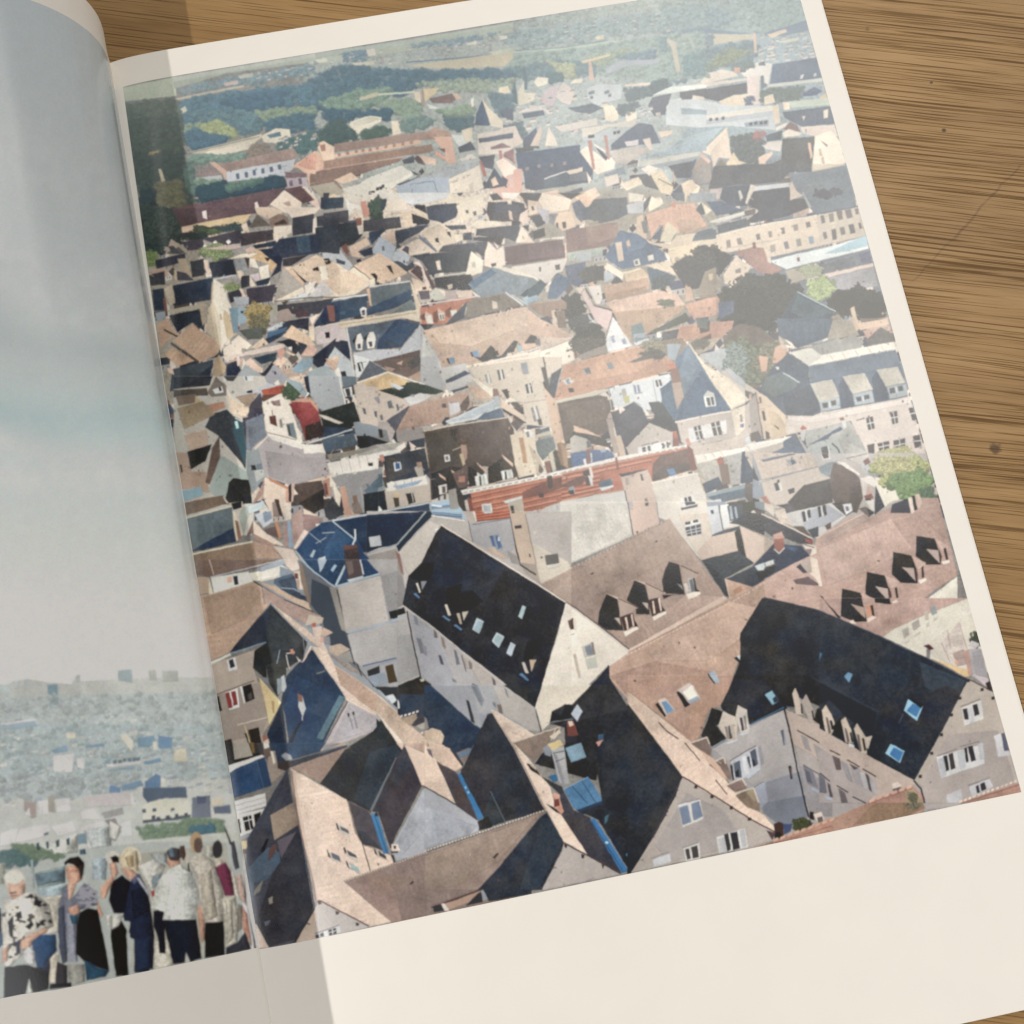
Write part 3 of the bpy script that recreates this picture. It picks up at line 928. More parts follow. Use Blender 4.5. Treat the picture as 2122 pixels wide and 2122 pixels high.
T 3c4c50 350 212 22 15 50
T 34383a 435 180 50 35 130
R 3c4042 390,160 425,158 475,150 475,225 425,225 390,190
T 3a3e3e 450 155 32 22 80
R 908474 442,225 458,185 483,175 483,245 445,250
P c8b894 465,192 475,190 475,205 468,208
R b89880 215,220 325,200 325,225 320,232 225,258
R a88870 220,240 315,220 322,232 225,255
P d8d0c8 180,222 210,218 215,248 210,262 200,262
P d0aa90 182,212 192,210 195,220 185,221
P d8c8b8 150,225 172,222 162,238
L 4a3c3c 1.5 174,225 190,250
R d8b8a4 220,260 350,230 390,240 410,265 245,285
R b0947c 240,282 410,265 400,282 328,328 282,358 270,350
T 586050 365 260 22 10 40
R 4a5648 328,328 412,282 422,300 385,315 335,332
P d8c0bc 165,238 172,228 192,265 235,278 238,288 225,322 200,305
L 4a4046 1.75 194,265 238,278
P c4c8c8 160,235 180,285 208,320 185,300
P dce0e0 220,350 239,292 285,362 228,375
L 7a6a60 1.25 238,290 221,348
P 8c90a0 232,340 242,336 246,352 236,355
P 8c90a0 259,344 268,340 272,358 262,359
R 6a8084 282,315 308,305 315,332 285,340
P 9aa8b0 288,335 315,330 315,345 290,348
R d0a48c 410,265 483,245 483,288 435,298 420,285
R c0947c 398,315 440,312 440,348 390,345
R 54605c 435,295 465,292 462,322 440,318
R 5c4c40 425,355 470,332 475,365 435,375
T 2f332e 145 275 28 35 100
T 2c302c 182 342 40 32 120
T 3c4448 160 305 25 15 50
R 8c7464 40,265 120,252 130,260 130,275 100,275 98,295 68,288
R 7c6a5c 105,278 125,278 130,318 110,318
P d4c0a8 94,278 100,278 108,315 100,318
R 3c4454 58,308 70,295 85,290 98,310
P 8aa8b8 22,252 60,240 65,252 35,262
L c8d0d4 1.25 0,240 35,262
R cdb09c 0,275 32,270 68,298 100,312 145,338 0,380
R 6a4840 0,250 22,270 0,272
R 33342f 30,355 45,335 58,338 68,355
R 33342f 0,352 8,348 12,362 0,378
P 8fb4b8 12,362 22,358 25,372 15,374
P 6a6c70 55,348 68,342 70,358 58,360
L d8ccc0 2 0,385 145,340
P e8dccc 0,390 140,348 148,395 125,405 75,425 50,430 0,440
P 7c4438 148,370 160,385 150,392
T 8c8474 190 380 35 12 40
@670 400 424
B 8a8684 -28,-28 510,-28 510,483 -28,483
B dccfc0 -28,-28 510,-28 510,105 -28,105
R 2c4258 0,12 48,10 48,32 0,40
R 3a3f4c 0,0 15,0 12,15 0,15
P d8d0c4 50,0 108,12 95,30 62,22
P d8dadc 180,0 298,0 292,12 240,25 208,28 182,18
P d8d4cc 108,0 180,0 185,18 150,15
T 3c5048 125 32 20 22 60
R 30404c 140,15 152,12 140,45 135,38
P e4d8c8 150,12 195,18 200,40 140,45 152,30
P c89080 88,20 100,18 110,50 95,60
R 484854 0,48 60,40 60,70 0,72
R 2f3640 0,75 78,69 92,100 72,120 0,140
R 34404a 0,82 80,72 90,100 0,130
R 44454f 94,65 180,56 185,82 95,92
P 8a5c50 76,60 90,58 92,75 80,78
P d0c8bc 80,78 92,75 95,95 85,98
R e4cfb8 180,45 208,42 215,78 192,82 185,58
R 2c2c3c 212,28 240,28 245,50 225,48
P e0d0b8 208,40 222,38 252,55 252,65 232,58
R 2c2c38 208,48 252,65 245,75 212,72
R 2c3f58 242,32 260,28 315,24 320,38 312,58 282,72 248,62
P e8dcc8 315,30 355,15 375,32 380,48 345,60 325,72 318,50
P 5a5460 335,41 342,40 344,48 338,49
P 6a6468 352,45 361,42 362,52 355,54
R 2a2f3c 388,22 435,20 442,60 395,70 385,45
R 34405a 405,25 462,28 470,45 405,48
R 3a3a48 398,48 462,42 462,65 400,70
P e4d0c0 465,50 483,38 483,75 462,65
P d8c0b0 438,42 445,45 448,65 440,62
R 2c2c3c 392,5 410,0 425,15 400,18
P f0e0d4 420,0 465,0 450,15 425,12
R 34323c 465,0 483,0 483,38
P e4d8c4 348,78 365,65 420,68 422,78 368,85
R 3a4454 285,78 335,75 338,85 290,88
R 3c4454 165,90 225,78 250,75 225,95 175,120
R 263a50 170,95 200,88 202,105 185,118 175,120
R 2a3f56 108,92 150,85 135,100 115,122 108,110
P aeb8c4 112,140 135,102 172,128 160,160 140,150
R d8c0b0 136,101 168,88 172,125
P 6a6c78 138,126 144,125 145,136 139,138
R d4bca8 60,128 102,105 110,122 85,135 98,155 68,150
R 2a3648 82,138 115,128 118,145 95,150
P 7a5048 42,128 55,120 62,145 58,150
P 2a2a34 78,158 88,155 90,162 80,165
P c0c4c8 0,142 40,135 70,172 60,185 25,160 0,160
R 3c4a60 30,155 52,162 50,170 32,165
P e8d8c4 230,92 275,70 308,92 315,118 282,125 270,138
R d8c8b4 232,92 272,72 300,90 282,110 250,110
R 6a7488 225,98 270,138 265,140 225,105
P 2c2c30 262,108 271,105 274,118 266,116
P 2c2c30 291,92 300,91 302,106 295,100
R d4c4b4 172,135 225,108 265,140 240,142 205,148
P b4bcc4 162,158 175,132 205,150 198,172
R 4a4c5c 185,135 195,125 202,128 202,145
P 2c2c34 188,160 192,158 194,165 189,166
R 424652 272,140 282,125 388,114 380,150 345,138
P e8dcc4 310,98 325,98 328,110 315,118 310,110
R 343a4a 330,95 350,92 352,110 330,112
R 383c4a 362,85 462,75 465,82 455,115 435,108 360,100
R 2c2c38 355,105 425,102 420,125 390,115 355,112
P f0e0cc 455,115 468,80 483,98 483,115
P c8b4a4 468,102 472,100 475,108 470,110
P f0e0d0 380,150 389,114 410,135 425,125 430,170 410,180 380,172
P e8d0c4 402,115 415,128 410,132
P e8d8c8 420,122 428,105 428,120
P 4a3c3c 395,168 408,165 408,172 398,175
R 624a4a 428,128 483,120 483,162 432,170
R 303844 208,148 265,142 348,136 338,185 265,190 260,200 232,162
R 343f4a 265,145 345,138 335,182 275,188 265,162
P e4d8c8 265,162 275,160 278,182 270,182
P f2ead8 336,194 349,138 378,160 375,188 350,195
P c8c0b0 350,165 358,162 360,175 352,176
P d8ccbc 358,140 370,145 380,172 375,160
L d8d0c4 1.25 265,198 338,188
R 252c36 262,200 348,192 358,218 345,230 295,228 265,222
P c8bca8 292,218 305,215 305,225 296,228
R dcc2aa 72,172 132,142 200,185 198,190 140,215 125,208 108,200
R 34282c 72,172 108,200 102,202 70,175
P 2a2628 112,191 122,190 128,198 125,210 135,215 128,220 120,200
P 2a2628 149,172 160,171 166,192 158,185
P ece2cc 108,205 122,202 122,222 110,222
R 303c50 165,162 175,160 198,172 212,160 215,175 200,188
P d8b8a4 200,185 218,175 230,208
R 4a343c 205,185 228,165 235,210
P e8d4c8 212,165 225,162 240,180 252,220 242,228 232,175
R e4cdb8 208,200 235,210 258,230 220,238
R 5a4040 235,172 250,195 265,222 258,228 240,190
P 4a3c3c 232,222 242,221 244,228 235,229
R e8d8c4 0,160 25,162 60,185 72,175 108,202 108,220 75,240 0,252
R e4cfb8 0,195 62,185 105,205 92,225 25,238
P f0e8d8 0,185 15,185 18,208 0,200
L 6a5850 1 5,205 18,210
P 4a4440 2,160 20,162 20,172 5,170
P d8c8b4 20,162 28,160 32,180 25,180
R 7c8c98 342,215 398,175 455,195 483,200 483,240 465,242 428,235 370,245
R 50708c 345,212 395,178 410,188 355,225
P dfd8c8 400,175 430,175 483,190 483,198 450,192
R 1f3850 465,242 483,225 483,245
R 5c6a72 110,226 205,208 210,230 205,248 112,265
R 2a4866 108,270 150,252 205,228 210,250 175,270 102,290
R 6a7878 160,285 208,252 218,268 220,278 175,285
P d8c8b0 205,208 212,218 230,265 225,305 218,265
R 2c4862 15,258 62,250 102,242 105,280 75,292 28,302
L e8ecec 1.5 15,252 105,240
L d8d8d8 1.5 108,222 205,208
P d8b8a0 102,228 109,225 114,265 110,265
P b08878 8,268 25,265 30,300 15,305
R 3c4454 0,252 25,248 10,270 0,280
R 1d3a58 0,282 12,295 15,308 0,312
P dcdcdc 86,275 94,269 102,272 100,291 90,292
P 3a3c48 90,278 98,275 99,288 92,289
R 40617c 28,282 55,280 52,288 38,285
P d8ccb8 0,312 225,275 230,305 185,295 55,318 0,328
L b8a890 1.5 0,318 220,282
R b87860 228,272 358,245 342,260 330,262 315,290 285,310 232,310
R 7a4c40 260,282 275,275 270,308 260,305
R 7a4c40 288,278 302,268 300,295 290,292
R 7a4c40 230,288 248,280 240,302 232,298
P e0dcd0 240,292 255,288 260,308 245,309
P e0dcd0 271,285 285,282 286,300 275,301
P e0dcd0 300,278 315,275 315,288 304,291
P 4a4444 275,288 278,287 280,299 277,299
P 4a4444 281,286 283,286 285,298 282,298
P d4b4a4 242,278 255,288 240,291
P d4b4a4 270,272 285,282 271,284
P c8c0b8 222,232 250,230 260,248 250,258 228,260
R 5c5460 225,232 250,230 252,250 230,252
P c8c8bc 250,238 265,225 288,235 290,250 262,255
P e8dcc8 265,225 290,232 288,245 275,232
P b8a8a4 288,232 312,230 315,250 292,255
P d8c4b4 315,232 350,230 352,245 318,248
P ece0dc 348,230 372,246 360,245
L e8d0c4 1.25 225,265 360,245
R 7c7468 342,255 425,238 470,265 445,270 348,295 332,298
R 444c58 288,310 340,255 332,295 295,312
R 6a6c70 338,295 372,285 390,282 345,300
P d4c8b4 398,255 410,258 412,272 400,275
L d8dce0 1.75 430,235 472,265
P a0b8c4 470,250 483,242 483,268
R 5a6878 58,318 170,300 130,358 112,368 70,375 62,345
R 1f3f60 170,300 182,298 228,310 182,365 125,370 130,348
R 24486a 140,338 185,308 218,315 180,360
P c0c4ca 182,370 230,312 230,370 185,390 125,398 72,388 72,378 122,370
L d8d8d8 1.75 55,318 75,445
R 262c34 68,350 82,330 92,345 75,360
R 262c34 95,342 112,328 122,345 102,355
P e8e4dc 80,335 88,332 94,348 92,370 78,370 75,355
P e8e4dc 108,330 118,328 124,345 120,365 105,368 102,350
P 4a5058 80,358 88,355 89,366 82,368
P 4a5058 106,352 115,350 116,362 110,364
P ccc2c0 0,330 52,319 58,350 30,345 0,375
P 22222a 4,329 12,328 15,340 6,341
R 22304a 28,348 58,350 65,390 45,390 25,360
P c4ccd0 0,410 25,362 65,398 75,445 45,450 30,415
R 182844 0,385 30,340 22,360 5,398
R d8b8a8 2,400 15,390 32,415 30,422
P ece8e0 30,415 38,412 48,483 40,483
P b0bcc0 0,410 30,422 40,483 0,483
P 2c303c 40,422 52,420 56,438 45,440
P 2c303c 50,460 62,458 65,478 54,480
P dce0e0 72,382 125,398 110,405 88,435 78,435
P 3a3c44 81,402 92,400 95,415 84,420
R 525a64 85,440 110,398 150,420
R 5c4a46 120,398 230,370 228,420 175,425 150,415
P d0a898 145,410 160,408 170,418 150,422
P 9a8878 172,402 185,398 185,420 175,420
R 2c2a2c 210,390 225,385 228,410 212,410
P b89c88 155,422 228,422 230,440 195,440
R cbb29e 238,325 370,292 483,270 483,345 422,382 342,410 280,415 250,360
R d4bca8 250,325 370,295 483,272 483,312 350,362 275,355
P b0b4b8 232,330 240,335 278,400 288,470 230,445 228,400
R c0c0bc 235,335 272,395 282,465 250,448 232,412
P 7e98b4 292,390 310,388 315,402 300,405
P 2c2c2c 291,390 295,390 301,406 298,406
P 7e98b4 348,375 365,372 370,385 355,390
P 2c2c2c 346,376 350,376 358,390 352,390
R 3a3a34 365,395 395,360 405,368 410,390 375,398
R 3a3a34 422,382 450,348 460,350 450,375
P 9ab8bc 458,360 468,358 470,372 460,375
P 2c2c2c 400,375 412,372 415,382 402,385
P 8c7868 460,352 468,358 460,360
P c4c4c0 278,415 332,402 355,440 290,455
R 3a4a68 290,442 342,422 348,428 292,450
L ece4d8 2 338,410 483,378
P d4c8b8 342,415 483,382 483,483 390,483 358,435
R d4b88c 72,450 155,425 180,435 155,450 135,462
R 2c3a34 132,465 175,450 218,445 285,470 225,470 175,483
P cfc2b6 70,450 135,468 160,483 78,483
@280 430 424
B 8a8478* -28,-28 175,-28 190,325 180,483 -28,483
B a09c98 145,-28 510,-28 510,483 200,483
T 223430* 38 25 40 32 130
T 1f302f* 42 70 42 40 130
T 2a3a34* 62 45 38 30 80
T 5a6a40* 35 120 20 18 40
R 4a343a* 88,5 145,0 148,35 108,45
R 6a5058 142,0 285,0 282,10 148,35
P f0e4e0 158,10 168,8 170,28 160,25
P c8a890* 110,48 150,38 150,55 112,62
P dcc49c 148,38 215,25 275,15 260,35 215,48 190,45 150,52
T 3c4c38 155 52 25 10 40
T 34484c 225 48 35 10 50
T 2a3a38 138 68 35 12 50
R 6c6258 270,48 288,15 320,42
P e4d0bc 250,45 262,35 270,58 258,58
P d8c4b0 282,0 325,0 350,12 318,28 288,15
R 8a7468 315,28 338,15 360,22 362,40 322,48
R 4a3c3c 328,38 352,28 360,38 330,42
P ecdccc 350,0 438,0 425,15 370,25
P e8dccc 328,45 370,42 370,60 338,75 325,75
R 3f4450 372,25 422,15 422,58 372,68
P e8dcd0 420,28 428,22 430,62 420,60
R 404450 428,22 483,10 483,40 430,45
R 303a48 425,48 483,40 483,110 430,105
R 4c4450 108,82 160,75 165,98 125,102
R 4a444e 160,75 250,52 248,85 200,88
P f0ece4 160,92 165,85 170,95 162,102
P f0ece4 184,82 190,78 196,85 190,92
P f0ece4 215,80 221,76 226,82 220,88
R 463e46 248,62 325,52 332,75 250,92
P ecdccc 325,60 338,68 340,85 328,80
R 26364c 278,90 332,78 335,90 285,98
R 303c52 340,75 430,62 435,108 335,122 320,100
R 42586c 380,72 410,65 415,105 385,108
T 7a8a64 190 105 35 20 70
P ccb8b0 160,98 245,85 248,95 225,100
R 28324a 290,100 335,95 348,120 345,150 320,165 335,138
P d8b8b0 260,100 275,92 280,102 265,108
R d8b890 272,118 292,100 335,135 322,155 312,132 285,125
P f0e4d0 218,122 250,110 290,108 272,118 258,118
P f4ecdc 270,120 282,122 292,145 272,140
P f4ecdc 292,142 315,135 318,168 298,172
R 9aa0a4 232,122 258,120 265,150 240,148
R 4a3c3c 258,118 270,120 268,145
P 2a303c 305,118 320,120 312,128
R 2c3040* 48,125 118,108 120,128 50,145
R 55504c* 75,110 82,88 105,95 120,108 80,110
P 96887c* 72,108 85,75 108,90 100,95
R 3c3c42* 78,92 90,90 108,110 88,110
P 9a8c78* 100,122 120,120 132,160 112,155
R 30343c* 130,128 162,120 165,160 135,165
R 2f384c 175,130 232,122 240,158 182,165
P e0ccbc 162,125 172,125 178,160 170,160
P a08474* 35,150 70,145 82,160 50,170
R 3a3a44* 98,150 120,155 140,172 100,172
R 33343a* 32,160 70,150 72,182 38,185
P a8977e* 92,148 98,148 100,172 95,172
R 1f2f44* 85,185 185,165 180,218 90,232
R 1f2d40* 40,195 68,190 72,242 45,245
P a89c88* 68,192 88,180 95,225 82,232
P 9a9484* 80,242 152,228 175,230 150,240 82,252
R 1a2a3c* 80,255 152,240 165,292 135,272 100,295
P 6a4438* 66,215 72,212 78,255 72,258
P 7c868e* 48,250 70,245 72,262 52,270
P e9e2d2 185,168 208,182 218,218 225,230 242,295 208,325 205,342 195,325 180,225
P d8cdb8 185,170 180,220 195,322 205,345 200,262 185,220
P d4c0a0 210,240 232,262 240,298 218,312 208,262
L a89880 1.25 182,175 180,225 200,335
P b8a890 199,252 204,251 206,265 201,266
P a89c88* 172,240 182,225 195,320 168,292
P 9a8c78* 150,225 162,228 165,272 160,280
T 7a8a60 228 188 18 12 30
R 3c3c48 218,202 250,192 252,215 225,225
R 46404e 262,192 332,182 325,220 268,230
R 3a3a48 250,162 270,160 270,185 250,192
P eee0cc 270,160 285,185 272,188
P d8ccd0 270,160 292,155 295,172 285,175
R 2f4050 285,175 320,165 315,180 288,185
P e8d8c4 240,150 250,148 252,162 248,172
L d0d8e0 1.25 185,170 238,160
P b0b4bc 232,212 268,212 268,228 238,232
P e8d0bc 245,192 252,192 260,210 255,212
R b4aca4 328,220 350,142 398,185 385,198 355,215
R e0c4ac 352,142 368,140 400,178 395,185
R dcc6b0 370,142 428,112 483,140 483,208 455,185 398,172
R 3a343a 372,145 405,175 400,178
R 3c343c 348,122 410,112 370,138 350,138
P f0e4d0 328,222 395,188 400,200 350,222
R cfcccc 410,210 442,172 470,205 425,212
P dde6e8 355,220 400,202 410,210 375,220
P 2a2628 418,145 430,140 435,150 422,150
P 2a2628 445,122 458,120 462,132 450,135
P f4ecdc 435,140 450,138 458,170 440,172
P ece4d8 400,185 430,172 420,190 405,210
L 6a5c54 1.25 328,222 410,212 483,212
R 42424c 335,230 458,218 435,252 375,252 335,245
P a89890 338,245 362,240 375,260 335,270
R 54404a 378,245 410,242 412,258 380,260
R 2f3448 348,270 410,260 410,292 375,280
P c4ccd4 312,288 348,270 348,280 315,292
P 4a6c8c 312,295 360,282 345,302 312,308
R 1f3658 420,282 450,232 483,220 483,270 425,282
P 8a5c54 452,232 470,232 472,268 460,270
P f0dccc 412,262 435,250 418,280
P ecdcc4 410,285 422,278 425,315 410,312
P ccc0c0 422,285 483,272 483,315 455,320 430,325
P 22222a 448,295 458,294 460,308 451,309
P 9ab0c0 242,235 270,235 270,272 245,275
P a8a898 312,232 332,230 332,250 318,260
P 7c98a8 222,238 242,235 245,295 232,298
P 33384a 248,245 258,244 259,250 250,251
T 8a7c54 290 250 28 25 90
T 6a6650 295 272 22 20 50
T 505048 298 292 15 10 20
R 5a6058 245,290 300,282 300,310 265,312
R a48a74* 52,275 78,260 88,288 105,300 75,315 60,335
R a88e78* 90,315 135,276 165,298 198,322 198,342 185,352 152,365
L 3c3028* 2.25 68,288 100,305
L 4c4038* 3 85,320 150,365
R a88c74* 70,348 88,332 140,362 100,375
R 33404c* 88,382 185,360 175,410 140,420 82,435
R 1c2c40* 125,415 185,368 175,405
P c4a898* 75,378 88,380 92,395 80,390
P 9a8870* 188,360 198,348 215,378 212,390 195,400 182,410 185,375
P 8a7860* 165,440 190,400 220,420 218,445 175,445
P d8d8d0* 180,430 208,420 210,430 185,438
P 22222a* 198,422 205,421 206,430 200,431
R 26324a 215,370 240,362 250,385 230,410 215,400
P f0e4d4 208,335 245,302 275,325 265,335 252,332 252,345 210,350
R e4ccb4 272,332 302,308 315,322 288,332
P e4d4c8 208,352 352,322 355,328 335,338 245,352 212,362
P e8d8d0 239,355 246,352 248,372 242,375
R 2f4456 278,355 335,342 332,360 298,370
R ead0bc 260,368 272,355 302,382 290,390
P a8b0b4 240,405 260,370 300,398 295,405 235,425
P e0e4e4 254,400 275,398 278,408 258,412
P 2c303c 258,400 262,400 264,408 260,409
P 2c303c 270,399 275,398 277,405 272,406
R 202c44 298,395 328,360 330,368 308,398
P a8a8b0 308,400 328,372 360,400 350,420 325,430 305,415
P 33384a 328,388 332,386 334,394 329,395
R ecd0bc 325,368 345,350 360,358 342,380
P d8a898 335,338 348,330 355,342 342,360
R 28303f 332,318 370,308 390,332 380,348 352,322
R e4c8ac 350,305 370,278 415,308 425,328 400,322
R 2c3c58 308,310 360,290 345,305 315,322
P f4ece0 360,332 370,328 370,338
P ead4bc 355,338 380,348 375,350 360,345
R d8b4a4 392,350 410,322 430,335 422,350
R 1f2c44 410,360 475,308 470,332 435,390 430,378
R 8fa8b8 368,385 392,360 420,355 418,375 390,392
R d8bca4 450,358 483,350 475,382
P a4b0b4 402,390 450,372 483,410 483,475 430,475 415,450
L dce0dc 1.75 472,385 483,412
R 1f3048 398,400 410,398 415,440 405,435
P c4c8d0 230,425 298,408 332,422 300,440 240,448
P 2a2c34 264,432 275,430 276,438 265,439
P e8e4dc 328,415 338,408 342,418 332,422
R b0543c 298,432 350,420 352,440 305,450
T 3f5440 370 432 18 20 50
T 7a8a50 430 450 12 15 30
R e8d4bc 218,442 238,452 268,472 270,483 225,483
R b09a88 238,450 288,438 272,465 255,462
R 4a4858 272,475 292,440 300,483 272,483
R 8a3a3c 368,465 412,450 432,478 430,483 372,483
P f0e8dc 302,462 340,442 355,445 370,483 302,483
@1500 660 424
B 7d8a8c -28,-28 390,-28 502,325 -28,325
R 6a5f52 0,45 38,12 82,20 155,82 140,120 95,150 80,165 50,160 0,120
T 55604e 50 105 48 60 90
T 6a6a58 105 95 32 40 40
R 445b70 125,0 258,0 245,45 180,68 128,40
R 9a9284 258,5 300,5 320,40 245,50
P c0a890 300,0 310,0 320,25 312,32
P d8bca4 312,10 322,28 390,15 385,0 360,0 325,12
R 6c6458 320,0 385,0 325,10
R c4a090 328,30 370,20 392,28 340,50
R 5c5a58 335,52 370,20 400,38 400,55 338,65
P d0a890 120,70 135,62 150,75 140,105 115,105
P d0a890 82,88 105,92 100,125 88,125
P c8b4a4 130,42 155,75 135,72
P c0b8ac 0,118 15,130 80,172 75,180 32,160
R 9a9a96 160,78 310,40 330,55 325,68 232,88 208,70
P d8d6cc 155,81 205,70 232,88 225,95 200,112
P f0ece0 225,95 232,86 400,56 405,72 252,102 200,112
L c4beb0 1 250,86 258,99
L c4beb0 1 280,81 288,94
L c4beb0 1 310,75 318,88
L c4beb0 1 340,69 348,81
L c4beb0 1 370,64 378,76
R 50667c 200,114 252,104 405,74 422,120 435,185 360,200 275,215 232,222 205,155
R 5c7084 200,115 405,75 415,110 360,122 280,138 202,150
R 3f5468 115,115 152,82 200,112 200,150 225,195 230,222 210,230 145,228 82,170
R 33485c 140,190 205,155 228,215 205,229 148,225
R 5a6c70 100,140 140,125 180,150 160,170 120,185 90,170
P dcdcd8 122,114 130,114 130,120 125,120
L c8d4d8 1.25 140,129 179,151
R bcb8ac 204,155 255,144 272,185 225,198
P a8b4bc 225,198 272,186 275,212 230,220
P 3a404a 232,200 245,198 246,210 235,212
P 4a4c44 252,195 264,192 265,204 255,206
L e4e8ea 1 249,196 251,210
R c0bcb0 280,138 332,129 352,168 305,178
P a8b4bc 305,179 350,170 355,198 310,205
P 3a404a 312,186 324,184 325,194 314,196
P 3a404a 331,182 342,180 344,189 332,191
L e4e8ea 1 328,184 330,194
R c0bcb0 360,122 410,114 428,152 382,161
P a8b4bc 385,162 428,155 435,182 392,190
P 3a404a 390,165 402,162 405,175 392,178
P 3a404a 410,160 421,158 424,170 412,172
L e4e8ea 1 406,162 409,176
R 2c4460 270,160 282,140 302,178 308,208 278,214
R 2c4460 350,140 362,125 382,162 388,190 358,198 352,168
P d8ccc4 145,229 210,231 232,222 275,215 360,200 435,185 440,188 475,320 410,315 340,322 300,242 150,275
P e4dad2 148,231 210,234 435,189 440,200 210,246 150,240
P 3f3a40 335,235 351,231 356,260 341,264
P 3f3a40 390,221 408,218 412,246 398,250
P 3f3a40 436,212 446,210 454,239 444,241
L e8e6e4 1 338,249 355,245
L e8e6e4 1 391,236 411,232
L e8e6e4 1 438,226 451,223
L e8e6e4 0.75 343,234 349,262
L e8e6e4 0.75 399,220 405,248
L 6a6064 1.25 314,241 332,236
P 463e42 338,299 355,295 355,325 342,328
P 463e42 362,295 390,289 391,312 368,315
P 463e42 400,288 428,282 428,308 402,315
P 463e42 445,278 462,274 466,302 451,306
L e8e6e4 1 364,304 391,299
L e8e6e4 1 401,301 428,295
L e8e6e4 1 446,291 465,288
L e8e6e4 0.75 375,292 378,314
L e8e6e4 0.75 414,285 415,310
T b0ae7c 410 320 50 15 60
T 9aa070 390 335 50 20 60
P d8c4ac 75,170 100,185 145,229 150,275 118,288 95,285
P c8b498 105,215 130,225 145,250 148,275 118,288
P a8a09a 55,200 78,175 92,285 65,280
P 3a3434 89,218 96,220 100,240 94,242
P 4a4038 118,250 130,258 130,264 120,255
P 4a4038 98,265 108,270 108,285 100,285
P 6c5a50 82,185 88,185 90,200 85,200
L 7a6058 1 75,172 92,285
R ece0cc 0,140 25,160 60,192 15,218 0,185
R 2c4868 0,185 18,216 0,220
P cfc4bc 0,225 60,200 65,275 60,295 0,305
P 9aa4ac 0,238 5,240 8,265 0,270
P 7a6c6c 36,228 41,226 44,240 39,242
P 6a70a0 38,245 48,242 49,255 42,258
P 5c5450 60,272 82,265 90,282 65,292
P d0d8dc 40,288 60,280 62,295 45,298
P e8e4dc 0,310 50,298 160,278 140,292 50,316 0,328
L b0a8a0 0.75 20,308 28,318
L b0a8a0 0.75 38,304 45,315
L b0a8a0 0.75 55,300 62,311
R aaa8a4 0,328 48,318 42,390 10,395 0,375
R 3a4e62 48,318 82,385 40,390
R bab0a6 50,316 140,292 172,271 195,315 218,348 88,382
R 50647a 170,272 140,290 140,305 108,320 82,335 115,330 162,315 175,322 195,318
P 7d97a4 146,336 165,330 170,342 155,346
R a8aaa6 190,265 278,248 298,244 338,320 288,328 265,282 195,302
R 3f5872 200,298 242,275 275,255 280,262 250,278 245,285
P b0543c 180,260 185,252 196,258 188,265
P c2c4c4 180,265 192,262 190,288 182,288
P 8a5a48 272,235 282,232 285,240 275,242
P d4d6d4 276,242 288,241 290,258 282,262
P a8aeae 198,302 265,282 288,330 225,345 218,345 198,315
P 3a3c40 229,305 244,301 250,328 234,332
L e8e8e8 1 246,302 252,330
L 33394a 2 255,295 270,308 278,332
R b8b8b2 275,295 300,295 338,318 295,328
P 5c6c7c 288,330 335,322 320,350 295,335
T b0b080 390 325 38 15 50
R 5c4840 0,342 10,350 15,390 0,395
@1120 700 424
B b0a898 -28,-28 510,-28 510,388 -28,388
P f0e8d8 0,32 72,5 80,52 15,75 0,75
R d8c4b4 0,0 72,0 70,5 0,28
L b8aca0 1.75 0,31 72,4
T 4a4a44 112 20 40 22 80
R 8a8078 82,45 155,15 160,35 105,50
P d8dce0 155,0 205,0 215,20 160,34
P 8a94a8 166,2 172,0 178,10 170,12
P 8a94a8 192,5 200,2 205,15 195,15
R 7c8c98 215,0 290,0 285,5 220,15
P d8dce0 220,12 260,0 265,5 225,19
T 7c7a68 265 22 32 18 60
R 8a7a68 290,8 335,0 345,15 325,60 300,55
P 9aa8b4 298,15 332,15 318,55 300,50
R a89c8c 358,10 425,0 405,25 370,40
R a8b0b4 375,42 465,15 440,70 425,82
T 6a7a78 462 55 28 42 90
T 5a5c50 375 15 22 12 40
P c4beb4 425,82 445,72 483,108 483,140
P b4bac0 435,70 475,95 483,105 483,120 445,90
R ba9078 55,65 160,38 225,22 298,45 318,62 300,80 160,118 28,150 50,100
R c29a80 160,38 225,22 295,45 225,82 125,100 65,105
T 4a4c48 265 38 28 11 50
R 55564c 208,58 250,40 292,40 275,45 225,58
P 4f6870 102,74 115,70 120,84 106,88
P 7d8890 155,60 168,58 175,71 162,74
L b0b8bc 0.75 102,75 108,88
P d0d4d4 52,102 70,94 75,108 62,112
P 7d8a98 59,100 68,96 72,108 64,109
P 2c2826 65,120 78,119 79,128 68,129
P c88c70 162,108 170,100 172,112
R 3f4858 26,90 52,65 29,148 25,145 5,112 15,108
P 8a8e84 15,82 25,85 32,115 22,135
P 2c3038 5,72 10,70 15,112 25,140 20,140 5,115
P 3a2c28 6,48 11,48 11,65 8,68
P d8c4a8 2,65 10,65 10,72 4,72
P c9c2b0 28,150 160,120 162,125 100,145 35,158
P d2d8dc 162,120 305,85 308,95 282,160 258,170 175,165
P 4a4644 271,100 284,98 288,112 275,116
L eef0f0 1 278,99 281,115
P 7a84a0 219,114 232,111 236,128 222,130
L eef0f0 1 226,112 229,130
L 6a6a70 1 222,132 240,129
P a8a49a 191,122 200,120 208,150 198,150
P b8b870 198,140 210,136 210,152 200,155
L a0a4a4 1 265,98 275,155
L a8a49c 1.25 160,120 168,170
R 5c5046 40,154 135,135 158,140 165,175 160,220 140,235 82,210 60,255 50,225
R 66584c 45,158 150,142 160,190 100,210 75,208
R 3a3632 60,250 78,220 95,225 105,240 150,235 168,260 120,250
P d8b8a0 78,208 108,218 145,235 125,230 82,222
P b8b4ac 70,238 80,230 110,240 120,260 72,272
